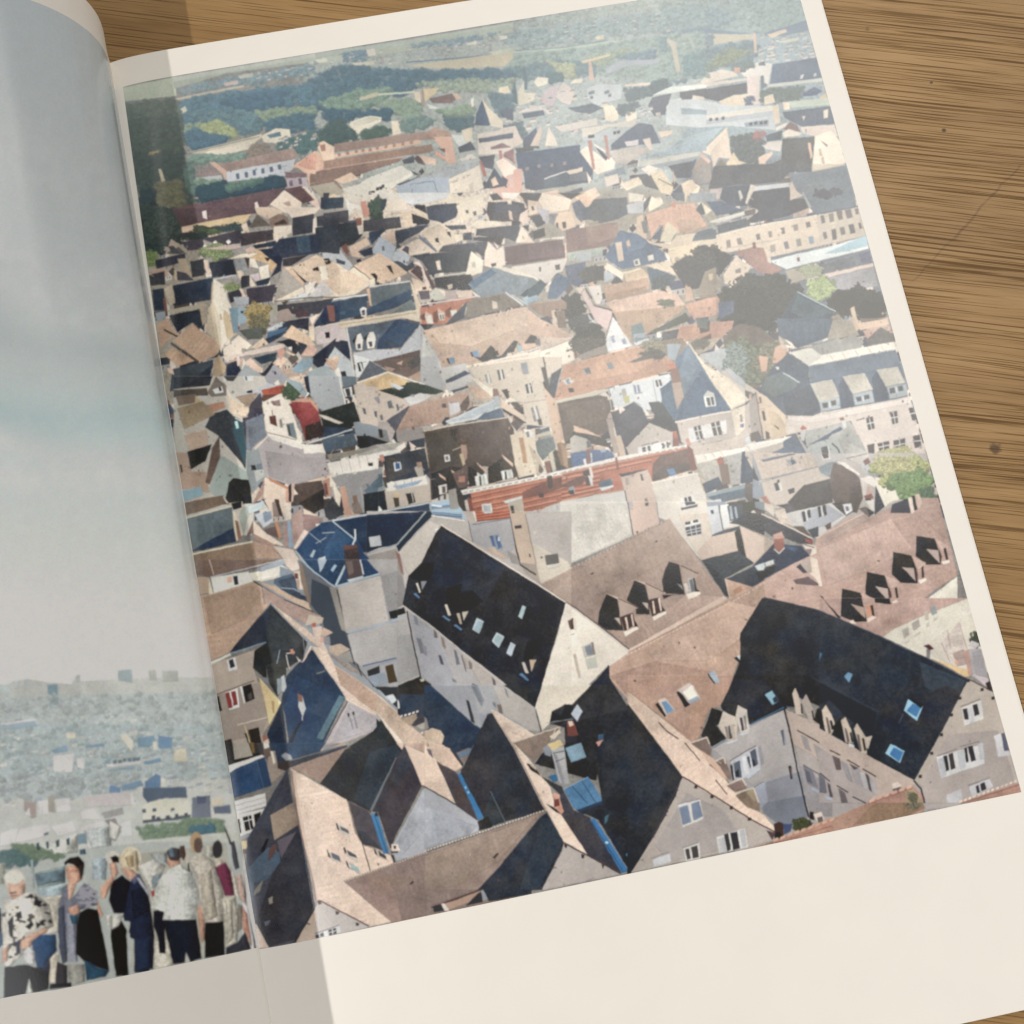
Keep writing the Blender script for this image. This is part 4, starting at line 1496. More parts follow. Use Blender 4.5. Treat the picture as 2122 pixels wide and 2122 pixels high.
P 5c6468 108,245 118,242 120,258 110,260
R 4a6890 70,272 120,265 160,265 175,275 172,288 75,308
P 9ab0c0 140,265 152,262 155,269 144,271
P 8a5a4c 108,265 115,262 118,295 110,298
P e8ded8 101,288 106,285 110,300 105,302
P c8d0d8 118,272 122,272 122,295 119,295
P d8bca8 8,120 28,150 40,158 58,252 32,250 22,195
P c4a48e 28,150 39,155 55,240 48,240
P 8a6c54 38,245 58,250 68,310 48,300
P a88c6c 48,250 62,265 65,308 55,302
R 8e9898 0,218 20,212 32,248 0,265
P c8cccc 0,212 22,205 25,212 0,222
R 6c7478 0,265 35,260 35,275 0,282
P cac2b0 20,272 32,265 38,310 30,312
P 3c3c2c 29,278 38,270 48,308 38,310
P e4e0d8 0,290 15,320 0,330
P 8a5c50 10,295 22,292 25,318 15,318
R 3c4250 168,178 195,165 220,152 240,165 255,198 230,225 200,258 180,232
R 464c5a 215,155 232,160 252,195 212,218 180,200
R 363a44 255,198 280,175 300,160 315,190 335,228 312,220
R 2f3a40 255,152 280,150 312,180 320,198 335,230 285,210 265,175
P e8d8d0 184,165 188,161 200,170 188,180
L 9a96a0 1 218,150 238,160
P b09a94 160,180 165,176 170,190 158,190
P a89a90 155,192 170,192 185,282 175,280
P c4b09c 175,232 189,231 202,280 188,285
P bfb6ae 202,260 258,200 312,222 312,260 210,280
L 333844 1.5 202,258 256,199 310,221
P e8e8e8 230,260 305,242 310,258 232,278
P 3f3c40 240,259 248,257 250,271 242,274
P 5a5854 252,256 259,254 261,268 255,270
P 5a5854 285,249 291,248 294,262 288,265
P 5a5854 296,246 301,245 304,259 299,261
L 5a5658 1 238,255 278,245
P b8664c 312,222 321,220 325,238 315,238
P 8a4c40 312,238 325,235 328,255 315,258
R 5a7490 348,18 355,20 380,62 450,170 318,198 308,160 320,50
R 42607e 380,75 448,168 320,195 338,140
R 6c8498 348,20 375,65 332,150 320,100
R 44647e 282,120 310,100 322,172 315,195 288,155
P 8a6456 305,72 325,68 332,105 312,108
P b09a8c 310,108 332,105 338,140 322,170
P c07a60 300,62 315,58 320,72 302,75
P e0d0bc 348,15 355,18 390,65 450,100 483,135 483,155 450,170 375,55
R efe2cc 358,25 390,68 450,105 483,140 483,150 450,168 400,98
P e8ece8 385,139 410,134 415,160 390,164
P 3a444c 391,142 399,141 402,160 395,161
P 3a444c 401,140 408,139 411,158 405,159
P c8ccc8 385,138 394,125 410,132 410,136
R 4a6478 385,135 394,125 395,122 386,130
P c6bcb4 322,198 450,172 460,235 350,260 332,245
L ece4da 1.75 318,199 450,172
P e4e4e4 348,215 438,195 440,225 352,248
P 4a4848 361,211 378,206 384,238 369,241
P 4a4848 402,201 422,196 429,228 409,232
L e8e8e6 1.25 370,209 376,239
L e8e8e6 1.25 412,199 419,230
L e8e8e6 0.75 362,222 381,218
L e8e8e6 0.75 405,212 426,208
P e8dcc8 450,172 483,160 483,215 462,235
P 8a8484 470,182 475,181 478,198 472,199
P 6a74a8 471,205 480,202 480,212 472,212
P d0c4b8 350,260 483,232 483,258 365,278
P f0ece2 365,278 483,258 483,268 370,298
L b8b0a8 0.75 385,275 392,288
L b8b0a8 0.75 405,271 412,284
L b8b0a8 0.75 425,268 432,280
R b2aea6 370,298 430,285 425,295 430,345 390,340 378,320
R a8a8a4 430,285 480,270 472,345 445,345
R 36485c 382,345 420,328 432,350 390,368
P 7a6458 420,295 442,298 448,342 430,348
P a85c48 415,288 425,280 435,292 422,302
R 2a4460 475,270 483,268 483,342 472,342
P 8fa0a8 390,368 483,345 483,368 425,382 392,382
R 4c6478 395,375 483,355 483,375 420,392
P cfd4d8 390,388 425,380 445,452 430,450 395,405
P 33383c 440,390 483,382 483,445 448,435
P 96a4b0 450,398 455,395 460,428 455,430
P 2a2c34 400,405 409,405 409,416 402,416
P e8eaea 425,395 438,392 445,445 432,448
R b26c54 0,332 22,322 105,302 180,285 350,255 355,308 262,342 198,358 40,385 0,405
R a85a42 0,360 125,330 195,345 40,382 0,400
S c88468 25,328 180,295 1.75
S d09478 28,338 180,305 1.75
S c88468 30,348 140,325 1.75
S d09478 0,365 140,335 1.75
S c88468 0,375 140,346 1.75
S d09478 0,385 140,355 1.75
S c88468 0,395 125,368 1.75
S c88468 182,295 348,260 1.5
S d09478 185,304 262,288 1.5
R 6e5248 265,300 282,278 348,262 355,310 262,338
R 54463e 270,320 295,300 350,295 355,312 265,340
R 6a4840 30,355 105,322 100,345 70,352
P ece8e0 20,320 105,300 180,282 348,252 348,258 182,290 110,306 22,328
Z b8aca4 15.0 5.0 22,325 348,256
P 7a3c30 95,252 355,252
P 7c4a40 345,252 360,265 370,310 355,315
P c89080 342,240 349,236 356,252 348,255
P 4a3c3c 99,315 115,310 122,348 108,348
P d8d8d8 112,325 122,328 125,350 120,350
P e8dcd4 114,305 120,305 125,332 118,328
P 8a4a3c 176,280 180,278 186,310 180,312
P e8dcd0 172,275 180,272 181,282 175,282
P 4c6c80 135,342 165,332 172,346 144,356
P d4d8d8 140,355 172,348 172,352 145,362
P 3f5c70 140,345 162,336 168,345 145,352
P 8d98a0 65,355 78,350 82,368 72,370
P 2c3038 65,362 78,360 80,369 70,370
P 5c84b0 298,311 315,309 321,322 305,325
P d8dcdc 302,328 321,324 321,328 305,332
P 3a3840 185,322 250,310 252,315 192,328
P cdb9ac 190,330 252,312 265,345 280,405 280,440 220,462 200,370
P a09890 200,332 206,330 209,346 202,348
P 5a5452 235,322 240,321 244,336 238,338
P 8a7c78 246,380 252,378 256,394 249,395
P b8b0b0 201,385 218,384 221,402 209,405
L 4c4c58 1.5 199,360 218,465
P d8d2c8 262,345 370,320 390,382 400,440 310,460 280,405
L ece6de 1.5 262,342 370,320
P e4e4e2 330,380 360,372 368,392 332,400
P 3a3438 339,378 355,374 359,392 342,396
L e8e8e8 1 346,375 350,395
P 4a5058 330,401 369,392 369,396 332,406
P c9c8c4 40,388 198,362 215,462 50,483 0,483 0,410
P bcbcbc 0,410 38,400 50,483 0,483
L a8acb4 2 39,395 48,483
@740 740 424
B b8aea2 -28,-28 510,-28 510,375 -28,375
R 6a5a54 35,10 150,0 150,32 118,48 75,32
R a89080 65,22 90,28 82,35 70,32
R 4a4848 118,12 135,0 150,0 148,20 130,28
P c8a898 92,15 108,8 105,18
R 5a626c 0,58 30,8 72,35 0,58
P 2c2c34 0,15 10,12 15,32 5,35
P dcdcdc 5,15 9,14 15,32 11,34
P 8a8480 75,32 118,48 150,58 130,60
P aeb0b2 150,0 185,0 208,78 172,72 150,58
P c4c4c2 190,8 258,15 272,58 218,85 200,50
R 3a4a62 208,55 255,32 268,38 225,58 210,62
R c4a894 195,0 275,0 282,8 200,25
P 7890a8 215,2 230,1 232,15 220,18
P 2c2824 211,4 215,2 220,18 216,16
R 2c3844 278,0 325,0 285,5
P d4c8b8 260,25 425,0 483,0 483,25 438,60 450,108 458,165 400,160 390,108 300,65
L ece0cc 2.25 258,22 418,0
P 8f98a0 386,15 400,12 406,38 392,41
P 5c5c5c 330,31 345,29 349,51 335,54
P e0e0da 336,30 340,29 345,52 340,53
P 8f8f8c 301,41 312,39 318,61 306,62
P e0e0da 306,40 310,39 314,62 311,62
P 3f424a 396,65 410,61 415,84 401,86
P dcdcd8 402,64 406,62 411,85 407,86
P 3c302c 341,78 355,75 360,95 355,100
P 8a8a86 410,120 425,115 435,150 418,152
P e0e0da 416,118 420,116 429,150 424,151
P 4a4a40 425,148 435,145 438,160 430,160
P 9a8470 375,80 382,79 384,82 378,84
L b8aca0 1.25 390,109 448,100
L 4a3c38 1.5 439,0 444,22
P 4a4a48 435,25 445,22 458,95 450,95
R 3a4654 458,40 482,25 465,105 450,90
P cfc2b6 0,65 52,80 108,98 125,115 68,150 85,205 75,200 0,150
P b8b0ac 68,152 90,175 80,202 0,155
R d4b88c 0,60 75,38 120,55 110,70 52,78 25,72
L ece4d8 1.75 0,61 72,36 160,65
R 2c3a34 52,78 142,60 205,80 185,88 155,86 108,98
R 2f4236 125,68 142,60 200,80 175,88
P d4d8dc 78,60 100,68 110,72 100,78 80,68
P d8d8d8 110,98 150,85 175,92 148,108 125,115
P 7c8490 11,122 19,120 22,135 15,136
P 6a7078 71,105 81,102 85,120 75,122
P 6a7078 91,112 96,110 100,125 95,128
P 6a7078 39,132 45,130 49,142 42,144
P 6a7078 54,138 60,135 62,148 56,149
P 8a8c94 41,95 51,92 54,108 45,110
P 8a8c90 0,158 70,172 78,202 15,198 0,182
P 22242a 0,185 25,185 75,202 45,210 0,212
P 2c2830 50,170 60,172 62,190 54,190
R b89c8c 125,115 185,100 262,82 268,120 210,152 92,175
R 5c5c66 70,150 122,115 108,145 90,175
P 9a9492 92,175 155,165 160,198 95,200
R 6a5c50 240,118 262,88 265,110 258,125 242,130
P d0d0d2 215,108 240,105 245,128 220,140
P b8a09c 218,105 235,98 240,105 220,110
P 5c5c60 200,110 210,109 211,119 202,120
R 3a4a64 220,80 260,68 262,72 232,82
R cdb09a 262,70 295,72 318,98 280,98
P e4dccc 265,45 300,65 322,75 320,95 295,75
R 2c3848 200,155 208,142 218,142 218,155 205,162
P cfd4d6 208,152 335,95 338,118 292,145 218,160
R b8c4cc 210,155 315,108 335,100 335,115 275,142
R 50647c 278,152 300,132 340,120 350,142 280,150
P 8a6a5c 320,75 332,75 338,95 322,98
P b0b8bc 320,95 335,92 340,122
P dcc8b4 340,100 395,140 398,155 350,130 340,118
P 3a302c 342,120 400,155 390,155 345,128
R 4a4038 360,108 378,105 390,122 385,130
R 55473f 158,175 240,158 355,142 370,172 372,250 380,282 308,300 310,258 265,258 260,308 210,320 175,338 170,262
R 5c4d44 240,162 352,148 368,225 312,250 260,250 245,210
R 4a433a 162,180 225,170 240,212 240,250 175,270
R 3a3730 218,170 238,168 232,185 240,208 225,190
L d8ccbc 1.25 158,175 240,159 355,143
R 2c2a26 175,275 220,258 258,262 260,312 210,322 178,338
R 24231f 260,262 285,250 282,300 265,308
R 26241f 308,262 348,235 342,290 310,298
P e4ccb8 342,230 368,252 368,260 348,242
P d8b8a8 282,248 305,268 305,272 285,258
R 4a4038 282,252 302,272 295,280 268,258
R 4a4038 345,238 368,260 350,265 338,258
P e8ece8 278,282 305,276 310,300 282,305
P 3c3a38 288,281 292,280 295,302 290,304
P b8c0b8 295,279 300,278 304,300 299,301
P e8ece8 340,270 365,265 369,285 345,291
P 2c2a2c 348,270 352,269 355,288 350,290
P c8ccc8 355,268 362,265 366,285 360,288
P e0e4e4 205,232 218,230 220,245 208,248
P 7a7470 208,235 215,233 217,243 210,244
P b09080 245,208 258,208 260,238 252,250 248,240
P c8b898 242,230 250,228 255,252 250,258
L c8c4bc 0.75 225,220 245,212
P d8b8a4 192,274 208,285 210,292 195,282
P d8b8a4 222,266 242,280 242,288 225,275
R 6a5650 225,275 262,255 260,308 240,310
P b08070 240,282 255,280 255,295 242,295
P d8d4d0 192,305 212,300 212,320 195,325
P 5c5450 200,306 208,305 209,320 202,320
P ded0ba 362,185 390,175 420,170 425,250 425,275 382,285 372,250
P b8906c 382,190 392,190 402,250 392,250
P e4e0d8 392,170 410,172 422,190 405,190
P 7a8088 398,178 405,175 408,188 402,190
P c4b8a4 405,205 430,235 442,270 425,275
P 6a5c58 430,252 440,265 435,275 428,270
R 6a7678 420,198 462,188 470,212 438,245 425,225
P c4bca8 420,185 458,175 460,182 422,192
R 5c6468 420,175 452,165 455,172 422,182
P 3c3c2c 460,225 470,218 483,265 465,265
P cac2b0 452,230 462,222 470,268 462,270
P d4b8a0 440,70 470,105 483,200 470,205 458,162
P 8a5c50 442,248 455,245 458,268 448,270
P e6e6e2 0,235 60,222 105,215 100,225 50,240 50,262 0,268
L b0aca8 0.75 18,235 25,265
L b0aca8 0.75 35,230 42,260
R aaa8a2 0,215 42,208 100,202 105,215 0,234
P 33404e 118,200 160,190 160,212 118,218
P ece4dc 90,215 112,202 115,212 100,225
P e8d4cc 122,200 140,212 128,219
R 353d48 60,235 160,215 170,270 155,282 70,295
R 4a4846 68,240 82,232 130,272 70,292
P d8e4ec 86,250 102,248 105,265 89,269
P 3a5c8c 90,252 100,250 102,262 92,264
P b4aca2 135,262 152,250 160,290 148,292
P a88c7c 140,250 152,248 154,258 142,260
P c08c7c 52,232 62,230 65,245 58,248
P e6e4dc 70,298 162,280 168,302 75,320
L b0aca8 0.75 90,295 94,315
L b0aca8 0.75 110,290 114,310
L b0aca8 0.75 128,286 131,306
P 9ab0c8 88,305 155,290 140,302 95,312
P c0b6aa 65,318 168,300 175,340 72,360
P 33302c 115,322 132,320 138,342 122,348
L d8d8d8 0.75 129,320 132,342
P 4a4238 85,332 98,330 100,352 90,355
P d0b48c 88,322 96,321 98,332 89,332
R 9aa0a4 0,270 55,260 68,315 0,332
R 5a7484 30,280 60,275 60,305 15,325
R 1e2c34 10,325 65,315 72,360 15,370
P 6a7078 0,295 8,300 15,370 0,370
P e8ecec 45,358 52,352 60,362 50,368
R 16385a 0,375 170,342 172,370 95,445 0,462
L c8d4dc 1.5 0,376 170,344
P a6c0d4 172,345 225,335 260,375 258,388 175,372
S 3a78a8 175,355 225,350 1.5
S 3a78a8 180,365 245,372 1.5
P e8f0f4 175,348 200,350 200,354 178,352
P 9a9892 215,315 235,310 240,358 220,358
R 3a3430 232,305 250,320 260,375 240,350
R b26c54 268,320 370,298 483,272 483,342 360,380 280,390
S c88468 270,330 483,282 1.75
S d09478 272,342 390,318 1.75
S c88468 275,355 350,338 1.75
S d09478 278,368 358,350 1.75
S c88468 278,380 358,362 1.75
S d09478 392,330 483,310 1.75
S c88468 392,342 483,322 1.75
S d09478 395,355 470,338 1.75
R 7a4c40 390,320 450,290 483,282 483,310 425,328 392,332
P ece8e0 245,315 370,292 483,271 483,278 375,300 250,325
Z b8aca4 15.5 5.0 250,321 483,274
P 8a4a3c 260,332 270,335 280,388 270,390
P 4c3c3a 448,282 460,280 462,308 452,310
P e8e4de 294,349 316,345 320,368 298,370
P b0b8c0 298,351 314,349 316,365 300,366
P c4b8a8 355,342 390,332 412,483 382,483
P d8dad8 345,340 390,328 390,334 350,346
P 33343a 361,352 369,350 372,368 365,370
P 4a4038 428,322 442,322 440,332 430,332
P bcb9b6 398,375 470,360 483,358 483,483 412,483
@360 780 424
P a8a49c* 0,0 150,0 190,312 185,375 0,375
B a09c9a 100,-28 510,-28 510,338 150,338
R 28323e* 0,0 90,0 85,22 0,30
R 1c2a3c* 32,20 62,0 92,0 82,22
P 6c645c* 80,38 100,0 125,22 125,45 90,48
P d8d8d0* 92,32 115,24 118,38 98,41
P 22222a* 106,26 112,25 114,34 108,35
R 4a4440* 0,32 78,28 82,45 0,50
P d0ccc4 128,0 215,0 220,20 140,48 120,15
P 44444c 118,0 150,0 140,12 125,10
P 2c2c34 175,35 185,32 186,39 176,40
P dce0e0 162,0 188,0 188,10 168,12
P 3c3c44 168,0 172,0 174,9 170,10
R b09a88 145,48 200,38 180,68 160,60
R e8d4bc 125,42 140,55 175,72 180,82 170,95 135,88
R 4a4858 175,95 180,68 205,38 212,88 218,140 180,172 172,170 162,108
R 8890a0 170,105 212,88 218,140 180,175 172,172
R 7c8694 175,108 210,92 218,135 180,172
P 2c4a54* 140,98 162,108 172,172 170,220 150,190 140,130
P 9ab8bc* 144,108 151,106 154,122 148,124
R 33383e* 88,90 125,78 145,98 140,130 170,215 105,140 75,120
R 8a7a62* 8,75 68,58 98,90 25,125
P a09070* 50,42 65,60 50,65
R a07860* 78,68 118,60 122,72 95,85
P 6a5c50* 5,48 52,42 50,62 12,70
P a89484* 25,138 78,125 82,162 38,178
R 20282c* 32,178 90,160 75,200 40,220
P 9a8474* 5,180 32,180 42,225 75,225 85,275 20,265 10,200
P 2c2a30* 14,208 19,208 22,225 18,228
R 5c4c44* 75,250 90,170 108,140 110,190 85,255
P 8c9894* 110,190 120,188 172,225 180,270 140,250 125,298 82,270
R 1f2426* 130,250 140,240 180,245 185,300 120,302
P 7a98a4* 20,270 65,260 70,280 25,295
R 6a5a4c* 25,298 118,280 122,302 30,328
P b8b09c* 115,280 125,300 162,295 162,315 140,312
R 56646a* 30,335 138,308 142,360 82,392 48,410 38,375
R 1d3450* 42,412 88,385 142,358 148,390 70,410
P c8b8a0* 139,318 145,320 162,375 148,390
P 7c5c4c* 145,338 152,342 160,382 152,385
L c8bea8* 1.25 30,335 140,306
P 20242c* 135,300 160,295 160,310 142,315
P 909890* 162,308 212,295 175,330 165,375 155,330
R b0543c 208,32 260,20 262,40 215,50
R 6a4438 208,45 248,42 250,58 212,62
P f0e8dc 210,62 250,42 265,42 305,155 298,160 222,140
P 6a3c34 225,95 240,92 245,118 228,112
L 6a6460 1 232,82 235,100
P 7a8890 265,112 282,110 292,148 272,140
P 4a5454 268,115 272,114 278,140 272,139
R 8a7470 230,60 250,55 252,70 235,68
P 8a8888 250,102 255,100 258,120 252,122
L a8a49c 1.5 220,132 290,150
T 3f5440 278 35 20 20 60
T 7a8a50 338 50 12 15 30
R 8a3a3c 272,65 320,52 342,82 348,110 310,150 300,112
R 9c4444 278,65 322,60 340,85 305,118
R 3a2626 310,118 345,105 360,140 312,152
P d0a08c 272,60 320,49 340,65 342,85 322,60
R 22302c 345,82 425,60 440,105 410,130 355,140 350,105
P d8d0c4 342,90 355,92 400,110 390,112 355,100
P 8f9aa4 425,110 445,105 483,120 483,140 430,140
R 22242a 432,152 450,140 483,150 475,165 438,170
P 9fb0b8 270,5 300,15 315,40 310,50 265,8
P aeb4b8 318,0 392,0 405,65 350,82 325,50
L dce0e0 1.75 390,0 405,65
P 6a7a84 395,0 430,0 432,18 402,28
P e4e4e2 400,30 420,25 422,45 405,48
P 3a4048 405,30 415,28 418,45 409,48
P d0c4b8 425,22 483,2 483,118 442,110
R d4b890 445,15 483,2 483,25 455,22
P 9a96a0 472,50 483,48 483,65
P 6a6870 445,75 452,75 455,90 448,88
P 6a6870 472,82 480,82 481,98 475,95
R 4a5c6c 350,150 425,135 435,162 358,180
R 2c3e54 355,120 410,122 425,132 350,150
L c8d0d4 1.5 312,160 422,125
P b4aeb0 200,170 222,140 298,160 310,182 355,182 368,232 280,258 215,238
P aaa4a6 215,175 300,190 358,190 365,230 282,255 225,235
P e8e4dc 222,139 240,142 305,160 310,160 310,170 300,172 232,150
L e8e4dc 1.5 192,172 222,141
P ece8e0 305,162 350,160 358,180 308,182
P 9aa4a8 172,178 200,172 215,238 185,278 172,225
P 33343c 182,210 192,209 195,220 185,221
P 7a8a98 195,208 208,205 210,220 198,220
P c8ccc8 190,222 212,220 215,235 195,250
R 8c8880 362,185 445,172 475,162 483,168 370,202
P e8e4dc 362,205 483,180 483,218 372,235
L b8aca4 0.75 392,200 400,228
L b8aca4 0.75 412,195 420,222
L b8aca4 0.75 435,190 442,218
L b8aca4 0.75 455,185 462,212
P 3c3c40 458,205 470,204 470,212 460,212
P 9a9a9c 372,238 483,222 483,322 425,322 390,265
R 5a7080 448,270 483,238 483,272 458,278
R 1e2c34 448,278 483,272 483,318 450,322
R 5a4a44 285,255 348,245 355,282 350,312 332,325 305,308
R 34302e 295,300 355,265 355,310 332,322
P b8907c 352,245 368,240 372,282 358,282
P 7a4a44 355,252 362,252 365,280 358,280
P e4dccc 372,242 382,260 395,280 392,308 382,295
P c8a08c 392,262 405,260 420,325 410,328 400,310
R 3c4048 355,312 375,282 390,312 405,325 370,340 358,332
P 8c6c58 422,282 432,280 435,300 425,300
R 8a7c74 420,300 435,295 448,322 425,325
L b0b4b8 1 442,262 450,322
P e9d6c4 215,238 270,265 262,295 255,330 235,335 215,295 210,270
P c8906c 225,238 272,262 270,268 225,245
R b09488 185,300 215,245 212,275 190,300
P 4a3c3c 238,290 248,290 258,332 240,325
P 9a8880 232,298 240,295 250,332 235,332
P d8a894 265,270 272,265 275,300 265,298
P 3a3238 271,258 278,252 280,298 272,295
P d4b8a8 278,252 285,255 282,295 278,298
P cfdce0 175,308 212,295 218,310 178,325
P d0d8e0 192,328 225,315 235,342 212,358
P 90a0b4 210,322 230,318 232,335 215,345
P ead8c8 185,338 215,368 255,395 260,400 235,395 190,372
R 8a7468 170,380 188,340 188,370
R a88c80 190,372 235,395 260,425 225,405 190,385
P 6a5a58 215,360 242,355 250,382 220,372
R 9c8480 258,345 270,342 280,405 260,400
P 8fa4b8 268,342 275,340 285,402 272,405
R b89c94 278,332 302,310 308,368 282,400
P c8906c 238,345 245,342 255,382 248,382
P ecd9c8 305,312 342,330 322,335 308,325
R a08480 305,325 342,330 350,338 322,362 310,365
P f0e0d4 335,348 348,348 338,358
P e8d8cc 308,362 318,368 288,408 282,405
P d8c8bc 235,400 282,410 295,430 300,450 270,458 258,430
R b89c88 185,388 225,402 255,430 195,430
R 7a6654* 45,422 190,392 195,445 85,472 50,465
L c4bca8* 2 42,420 185,390
R 16385a 375,340 483,322 483,410 450,415 430,390
L c8d4dc 2 375,341 483,321
R 1a4570 290,410 320,368 350,345 375,342 430,382 450,420 483,450 483,472 410,483 350,483
R 2a5680 355,410 385,360 425,385 405,400 400,450 370,483 355,475
L b8ccd8 1.5 375,342 428,385
L d8e0e4 2 428,360 429,385 422,398
R 4a3c3c 400,402 435,400 445,470 412,475
P 6a4a44 400,400 432,398 435,405 402,410
P d0d8dc 342,430 358,425 358,442 348,462
P a8c4dc 372,462 380,445 385,448 378,462
P a8b8c4 322,425 330,410 335,412 328,428
L a8b4bc 0.75 320,370 348,392
L a8b4bc 0.75 335,395 360,380
L a8b4bc 1 350,370 380,368
P a8c4d4 462,380 483,375 483,398 465,400
L b0c8d8 1.5 288,412 315,450 350,478
P aeb8bc 455,422 483,412 483,470
@1560 940 424
P b8b2ae 0,0 410,0 440,125 275,155 150,200 75,150 0,125
P 8f98a4 0,0 155,0 155,45 20,62 0,62
R c2b3a8 0,0 135,0 155,30 20,62
L 8a8684 1 20,68 155,31
P 5c6878 18,15 90,0 100,0 100,2 25,20
P 8d97a2 78,15 98,12 105,22 88,29
P 44505f 89,15 96,14 102,22 92,26
P 2d3848 0,28 15,65 0,65
P cbbfb4 20,68 155,32 155,50 180,60 118,78 88,115 52,122 30,105
P dcd8d2 49,69 66,64 71,88 54,92
P 3a3a44 50,70 59,68 64,86 55,89
P 3a3a44 82,85 98,81 99,92 86,96
P 8a96a4 0,60 20,70 28,105 0,105
P b5b2b2 135,0 210,0 220,10 195,19 165,22 155,32 150,20
P e4e0d8 160,0 180,0 182,12 165,15
P 3a3038 162,0 178,0 179,10 168,12
P c9c4c0 208,0 272,0 275,15 260,30 218,10
L 6a6468 1 220,12 270,0
R 7d8c94 155,32 175,22 200,19 190,60 160,45
R 5c4a44 190,22 225,32 252,58 260,105 245,140 200,130 185,100 182,55
R 3d3a38 82,115 120,75 182,60 188,115 140,128 100,135
R 444040 120,80 175,65 185,105 125,120
P ece6de 198,19 218,22 252,48 252,52 222,35
P ece6de 252,59 280,52 290,65 295,82 270,72
P e9e4d4 288,52 370,100 325,115 310,128 290,75
P 4a3c34 230,92 245,90 255,110 245,140 225,130
P 36302c 185,118 212,112 240,135 220,148 190,135
P 9aa2b0 260,40 295,38 300,58 275,52
P c2c4ca 255,30 270,20 288,32 288,42 265,48
P 7a5450 260,18 272,10 278,22 265,28
P 2e3c5c 290,48 308,38 322,68 312,70
P d8d2c8 302,38 310,40 325,68 320,70
T 8a9060 350 40 65 38 200
T 5f7a50 375 70 52 35 200
T 465f4a 410 100 22 20 90
T a8a878 338 25 50 20 90
P c4aa9e 260,75 275,72 285,100 270,110
P dcd4cc 255,62 270,75 268,100 262,110
R 1d2c44 290,75 311,125 288,145 288,112
P e0dcd4 265,112 285,108 288,135 280,135
P 8a4a40 262,100 280,95 285,105 268,110
P 2b2428 265,105 278,105 280,110 266,111
R 1c2436 265,125 288,140 310,125 272,151
R 6e625c 250,130 265,125 275,150 262,140
P d0cecc 75,142 185,118 220,148 160,195 125,180 118,170 95,172
P aeb2bc 112,140 175,120 215,145 175,170 125,180
P 1f2028 115,138 122,135 126,160 120,161
P 1f2028 128,135 134,132 138,150 131,152
P 1f2028 152,126 159,124 162,148 156,151
P 1f2028 164,122 171,121 175,144 169,148
L eceae8 1 125,135 129,158
L eceae8 1 161,124 165,148
P 33404c 130,180 155,172 155,195 142,198
P 5a4038 170,170 185,162 185,175 175,180
P e4e4e8 212,120 232,118 235,135 220,145
P 6a6c7a 218,125 225,124 228,134 221,136
R 4a4850 55,122 85,118 102,135 75,142
P d8ccc0 28,110 50,125 50,150 22,125
P b07468 20,102 32,100 42,120 28,115
P 1a1a1e 0,105 15,108 20,135 0,132
P 55483c 95,172 120,172 140,198 120,190
P dccabc 50,140 82,152 95,172 65,162
R d8cabc 50,120 75,130 82,155 55,150
L 7a6a60 1 52,132 68,130
R 3a3a42 0,140 18,142 50,155 140,200 140,212 118,215 75,200 45,195 0,160
L e8d8cc 1.5 20,142 140,200
P 6a7280 14,172 28,166 29,170 18,178
P 9a4438 122,200 142,205 140,215 125,208
R b7a898 0,182 50,208 50,215 10,258 0,262
P 5c5048 0,240 8,240 8,244 0,245
R 1d3454 50,212 115,218 136,242 105,255 75,272 50,285 15,300 0,312 0,265
R 33567c 75,215 108,225 98,232 78,222
P c8a090 48,192 68,185 75,198 65,205 50,202
P 9a5a4c 50,202 72,200 75,225 62,232 52,225
L d8d2ca 1.25 50,225 62,236 75,222
P 7f7c80 2,270 48,250 52,262 10,278
P d4dad8 8,268 48,251 49,260 10,275
P 22262c 10,278 52,262 52,278 15,300
L e0e0dc 1 5,278 10,298 18,301
L 3a4048 1 28,260 32,268
R c2a498 0,315 50,285 100,258 140,240 150,200 220,155 262,140 275,152 330,125 375,105 438,105 483,288 425,325 300,430 155,370 22,338 0,405
R bba298 150,208 225,160 262,142 275,155 175,208
R c9aca0 155,225 325,155 375,225 275,275 175,312
L e4cdc0 1 150,200 262,140
L a08478 0.75 382,140 458,202
L a08478 1.25 435,135 448,150
P e6d8cc 115,212 148,218 152,235 145,238 135,242
P 8a7a78 120,225 135,240 140,225
L 2b2428 1 115,212 145,222
P ecdccc 136,245 152,250 164,312 156,314 148,295 130,280
P b8a8a0 108,258 135,250 140,280 125,282
P 3a3a48 102,268 112,260 128,280 120,282
R 6d5a5e 95,298 130,290 155,308 155,312 102,308
P 2b2428 158,335 165,338 210,390 200,385
P 33374a 325,140 328,120 368,105 372,140
P ead8cc 366,105 375,102 382,138 374,142
P 2b2428 375,100 382,100 389,132 381,134
P d0b8aa 382,98 392,95 400,118 390,135
P 4a3630 91,316 96,316 96,321 92,321
P 4a3630 292,252 300,252 298,256
P 9a7a70 45,335 54,334 54,341 46,341
R 1c1e2a 386,194 429,201 440,232 444,262 410,262 384,242
P c4b0a8 410,226 438,229 441,259
P 5a3c38 440,225 446,242 445,258 441,252
R d0b4a8 429,201 462,220 460,228 445,232
P 3a2c2c 450,225 456,222 461,250 456,251
P f4e6da 445,255 465,252 465,258 450,262
R 1c1e2a 331,232 374,241 385,270 389,306 350,305 328,285
P c4b0a8 352,268 380,271 384,301
R d0b4a8 374,241 408,258 400,268 390,275
P 3a2028 398,268 402,265 405,291 400,294
P 5a3c38 385,268 390,285 389,300 385,295
P f4e6da 390,298 410,294 410,300 395,308
R 1a1c26 269,279 311,288 322,320 325,354 288,354 265,330
P c4b0a8 289,314 318,319 322,350
R d0b4a8 311,288 345,302 340,312 328,318
P 5a3c38 322,315 328,335 325,348 321,342
P 33262a 335,318 340,315 344,340 339,341
P f4e6da 326,345 345,341 348,348 330,355
